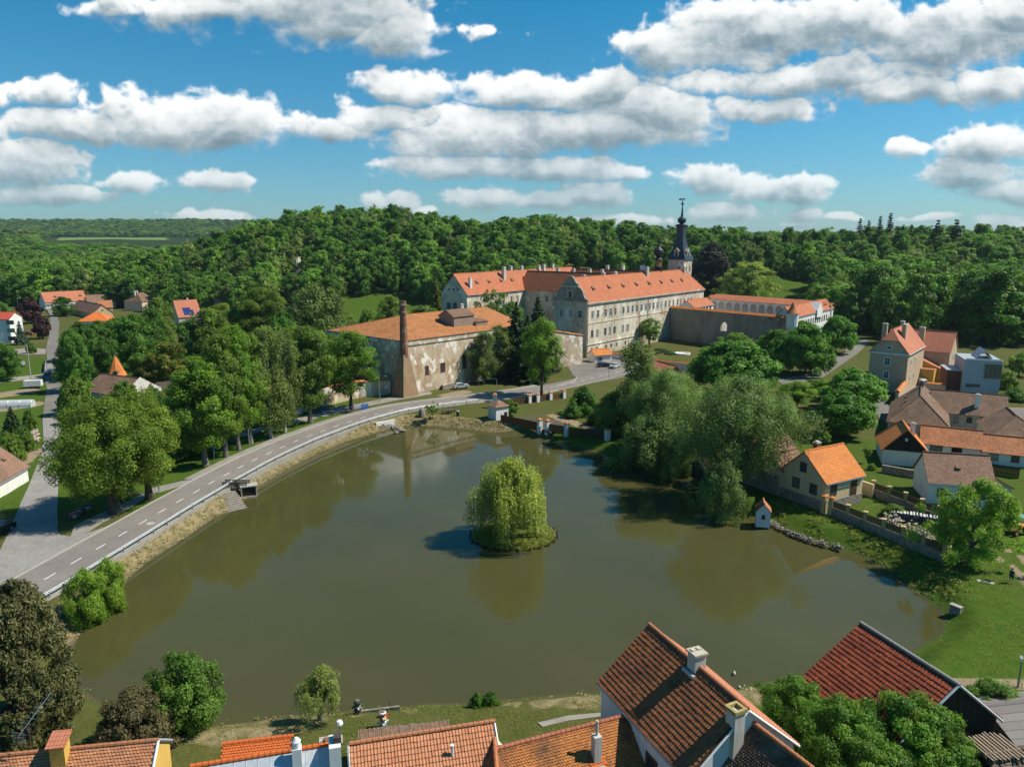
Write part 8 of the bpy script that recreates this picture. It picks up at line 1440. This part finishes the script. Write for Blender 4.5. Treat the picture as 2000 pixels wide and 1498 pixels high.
# ---- people
SKIN = M_plain('skin', (.45, .27, .19), .6, var=.05); HAIR = M_plain('hair', (.05, .035, .025), .7)
def skin_mesh(name, J, E, mat, sub=1):
    """J: name -> (pos, radius); a body grown over a joint skeleton"""
    ks = list(J); m = bpy.data.meshes.new(name); m.from_pydata([J[k][0] for k in ks], [(ks.index(a), ks.index(b)) for a, b in E], []); o = bpy.data.objects.new(name, m); COL.objects.link(o)
    md = o.modifiers.new('skin', 'SKIN'); 
    for v, k in zip(m.skin_vertices[0].data, ks): v.radius = (J[k][1], J[k][1]); v.use_root = (k == ks[0])
    s = o.modifiers.new('sub', 'SUBSURF'); s.levels = s.render_levels = sub; dg = bpy.context.evaluated_depsgraph_get(); dg.update(); me = bpy.data.meshes.new_from_object(o.evaluated_get(dg)); me.materials.clear(); me.materials.append(mat); me.polygons.foreach_set('use_smooth', [True]*len(me.polygons)); bpy.data.objects.remove(o); return me
def person(label, p, ang, shirt, legs, z=None, stride=.28, shorts=True):
    t = thing('person', label, 'person', p, gz(p) if z is None else z, R(ang)); s = stride
    J = {'pelvis': ((0, 0, .95), .15), 'waist': ((0, 0, 1.12), .14), 'chest': ((0, -.02, 1.36), .17), 'neck': ((0, -.02, 1.53), .06), 'jaw': ((0, -.05, 1.61), .075), 'skull': ((0, -.02, 1.70), .10), 'crown': ((0, 0, 1.77), .07), 'nose': ((0, -.13, 1.66), .018)}
    E = [('pelvis', 'waist'), ('waist', 'chest'), ('chest', 'neck'), ('neck', 'jaw'), ('jaw', 'skull'), ('skull', 'crown'), ('jaw', 'nose')]
    for sd, k in ((-1, 'l'), (1, 'r')):
        f = s*sd; J.update({k+'hip': ((sd*.10, 0, .90), .105), k+'knee': ((sd*.11, -f*.5-.02, .49), .065), k+'ankle': ((sd*.11, -f*.9+.05, .09), .045), k+'toe': ((sd*.12, -f*.9-.13, .04), .04), k+'sho': ((sd*.19, 0, 1.43), .065), k+'elb': ((sd*.27, f*.35+.03, 1.15), .045), k+'wri': ((sd*.27, f*.6-.08, .92), .032), k+'palm': ((sd*.27, f*.62-.10, .86), .036)})
        E += [('pelvis', k+'hip'), (k+'hip', k+'knee'), (k+'knee', k+'ankle'), (k+'ankle', k+'toe'), ('chest', k+'sho'), (k+'sho', k+'elb'), (k+'elb', k+'wri'), (k+'wri', k+'palm')]
        for q in range(5):
            a = (-.03+.02*q); J[f'{k}f{q}'] = ((sd*.27+a*.6, f*.62-.11+(-.04 if q == 0 else 0), .78+(.04 if q == 0 else .006*abs(q-2))), .009); E.append((k+'palm', f'{k}f{q}'))
    part('body', skin_mesh('body', J, E, SKIN), None, t)
    T = {k: (J[k][0], J[k][1]+.025) for k in ('waist', 'pelvis', 'chest', 'lsho', 'rsho')}; T['lup'] = (tuple(np.add(J['lsho'][0], J['lelb'][0])/2), .075); T['rup'] = (tuple(np.add(J['rsho'][0], J['relb'][0])/2), .075)
    part('shirt', skin_mesh('shirt', T, [('waist', 'pelvis'), ('waist', 'chest'), ('chest', 'lsho'), ('chest', 'rsho'), ('lsho', 'lup'), ('rsho', 'rup')], shirt), None, t)
    Tn = {'pelvis': (J['pelvis'][0], .185)}
    ee = []
    for k in 'lr':
        Tn[k+'hip'] = (J[k+'hip'][0], .13); kn = J[k+'knee'][0]; Tn[k+'knee'] = (kn, .085); ee += [('pelvis', k+'hip'), (k+'hip', k+'knee')]
        if not shorts: Tn[k+'ank'] = (J[k+'ankle'][0], .065); ee.append((k+'knee', k+'ank'))
    part('shorts' if shorts else 'trousers', skin_mesh('trousers', Tn, ee, legs), None, t); h = MB(); h.lathe([(.10, 1.66), (.125, 1.72), (.11, 1.79), (.05, 1.835)], 10, (0, .02)); h.smooth = True; part('hair', h, HAIR, t); return t
DKC = M_plain('dark_cloth', (.03, .032, .04), .9); BLC = M_plain('blue_cloth', (.08, .12, .30), .9); WHC = M_plain('white_cloth', (.6, .6, .62), .9); OLC = M_plain('olive_cloth', (.10, .10, .06), .9)
person('person in dark T-shirt and dark shorts walking on the right meadow', at(1974, 1138), 150, DKC, DKC, stride=.35)
person('person in white top and blue trousers walking up the cobbled street', at(86, 886), 190, WHC, BLC, ZG+.1, .3, False)
dk = None
for (px, py) in ((1434, 1316), (1445, 1345)): 
    p = at(px, py, .0); t = thing('duck', 'small grey duck floating on the pond, off the near shore' if px == 1434 else 'small brown duck at the near water edge', 'duck', p, 0, random.uniform(0, 6)); b = MB(); b.smooth = True; b.tube([(-.3, 0, .1), (-.18, 0, .1), (0, 0, .1), (.2, 0, .12), (.3, 0, .17)], [.03, .12, .14, .1, .03], 8); b.tube([(-.15, 0, .15), (-.22, 0, .3), (-.32, 0, .33), (-.42, 0, .31)], [.06, .05, .06, .015], 7); part('body', b, CONC, t)

# ---- the air: far woods fade a little
hz = MB(); hz.box(-5200, -140, -4, 5200, 8600, 175); hm, nt = newmat('haze'); pv = nd(nt, 'VolumePrincipled', {'Color': (.62, .78, .95), 'Density': 0.000048, 'Anisotropy': .2}); nt.links.new(pv.outputs[0], nd(nt, 'OutputMaterial').inputs['Volume'])
tag(part('haze', hz, hm), kind='stuff')
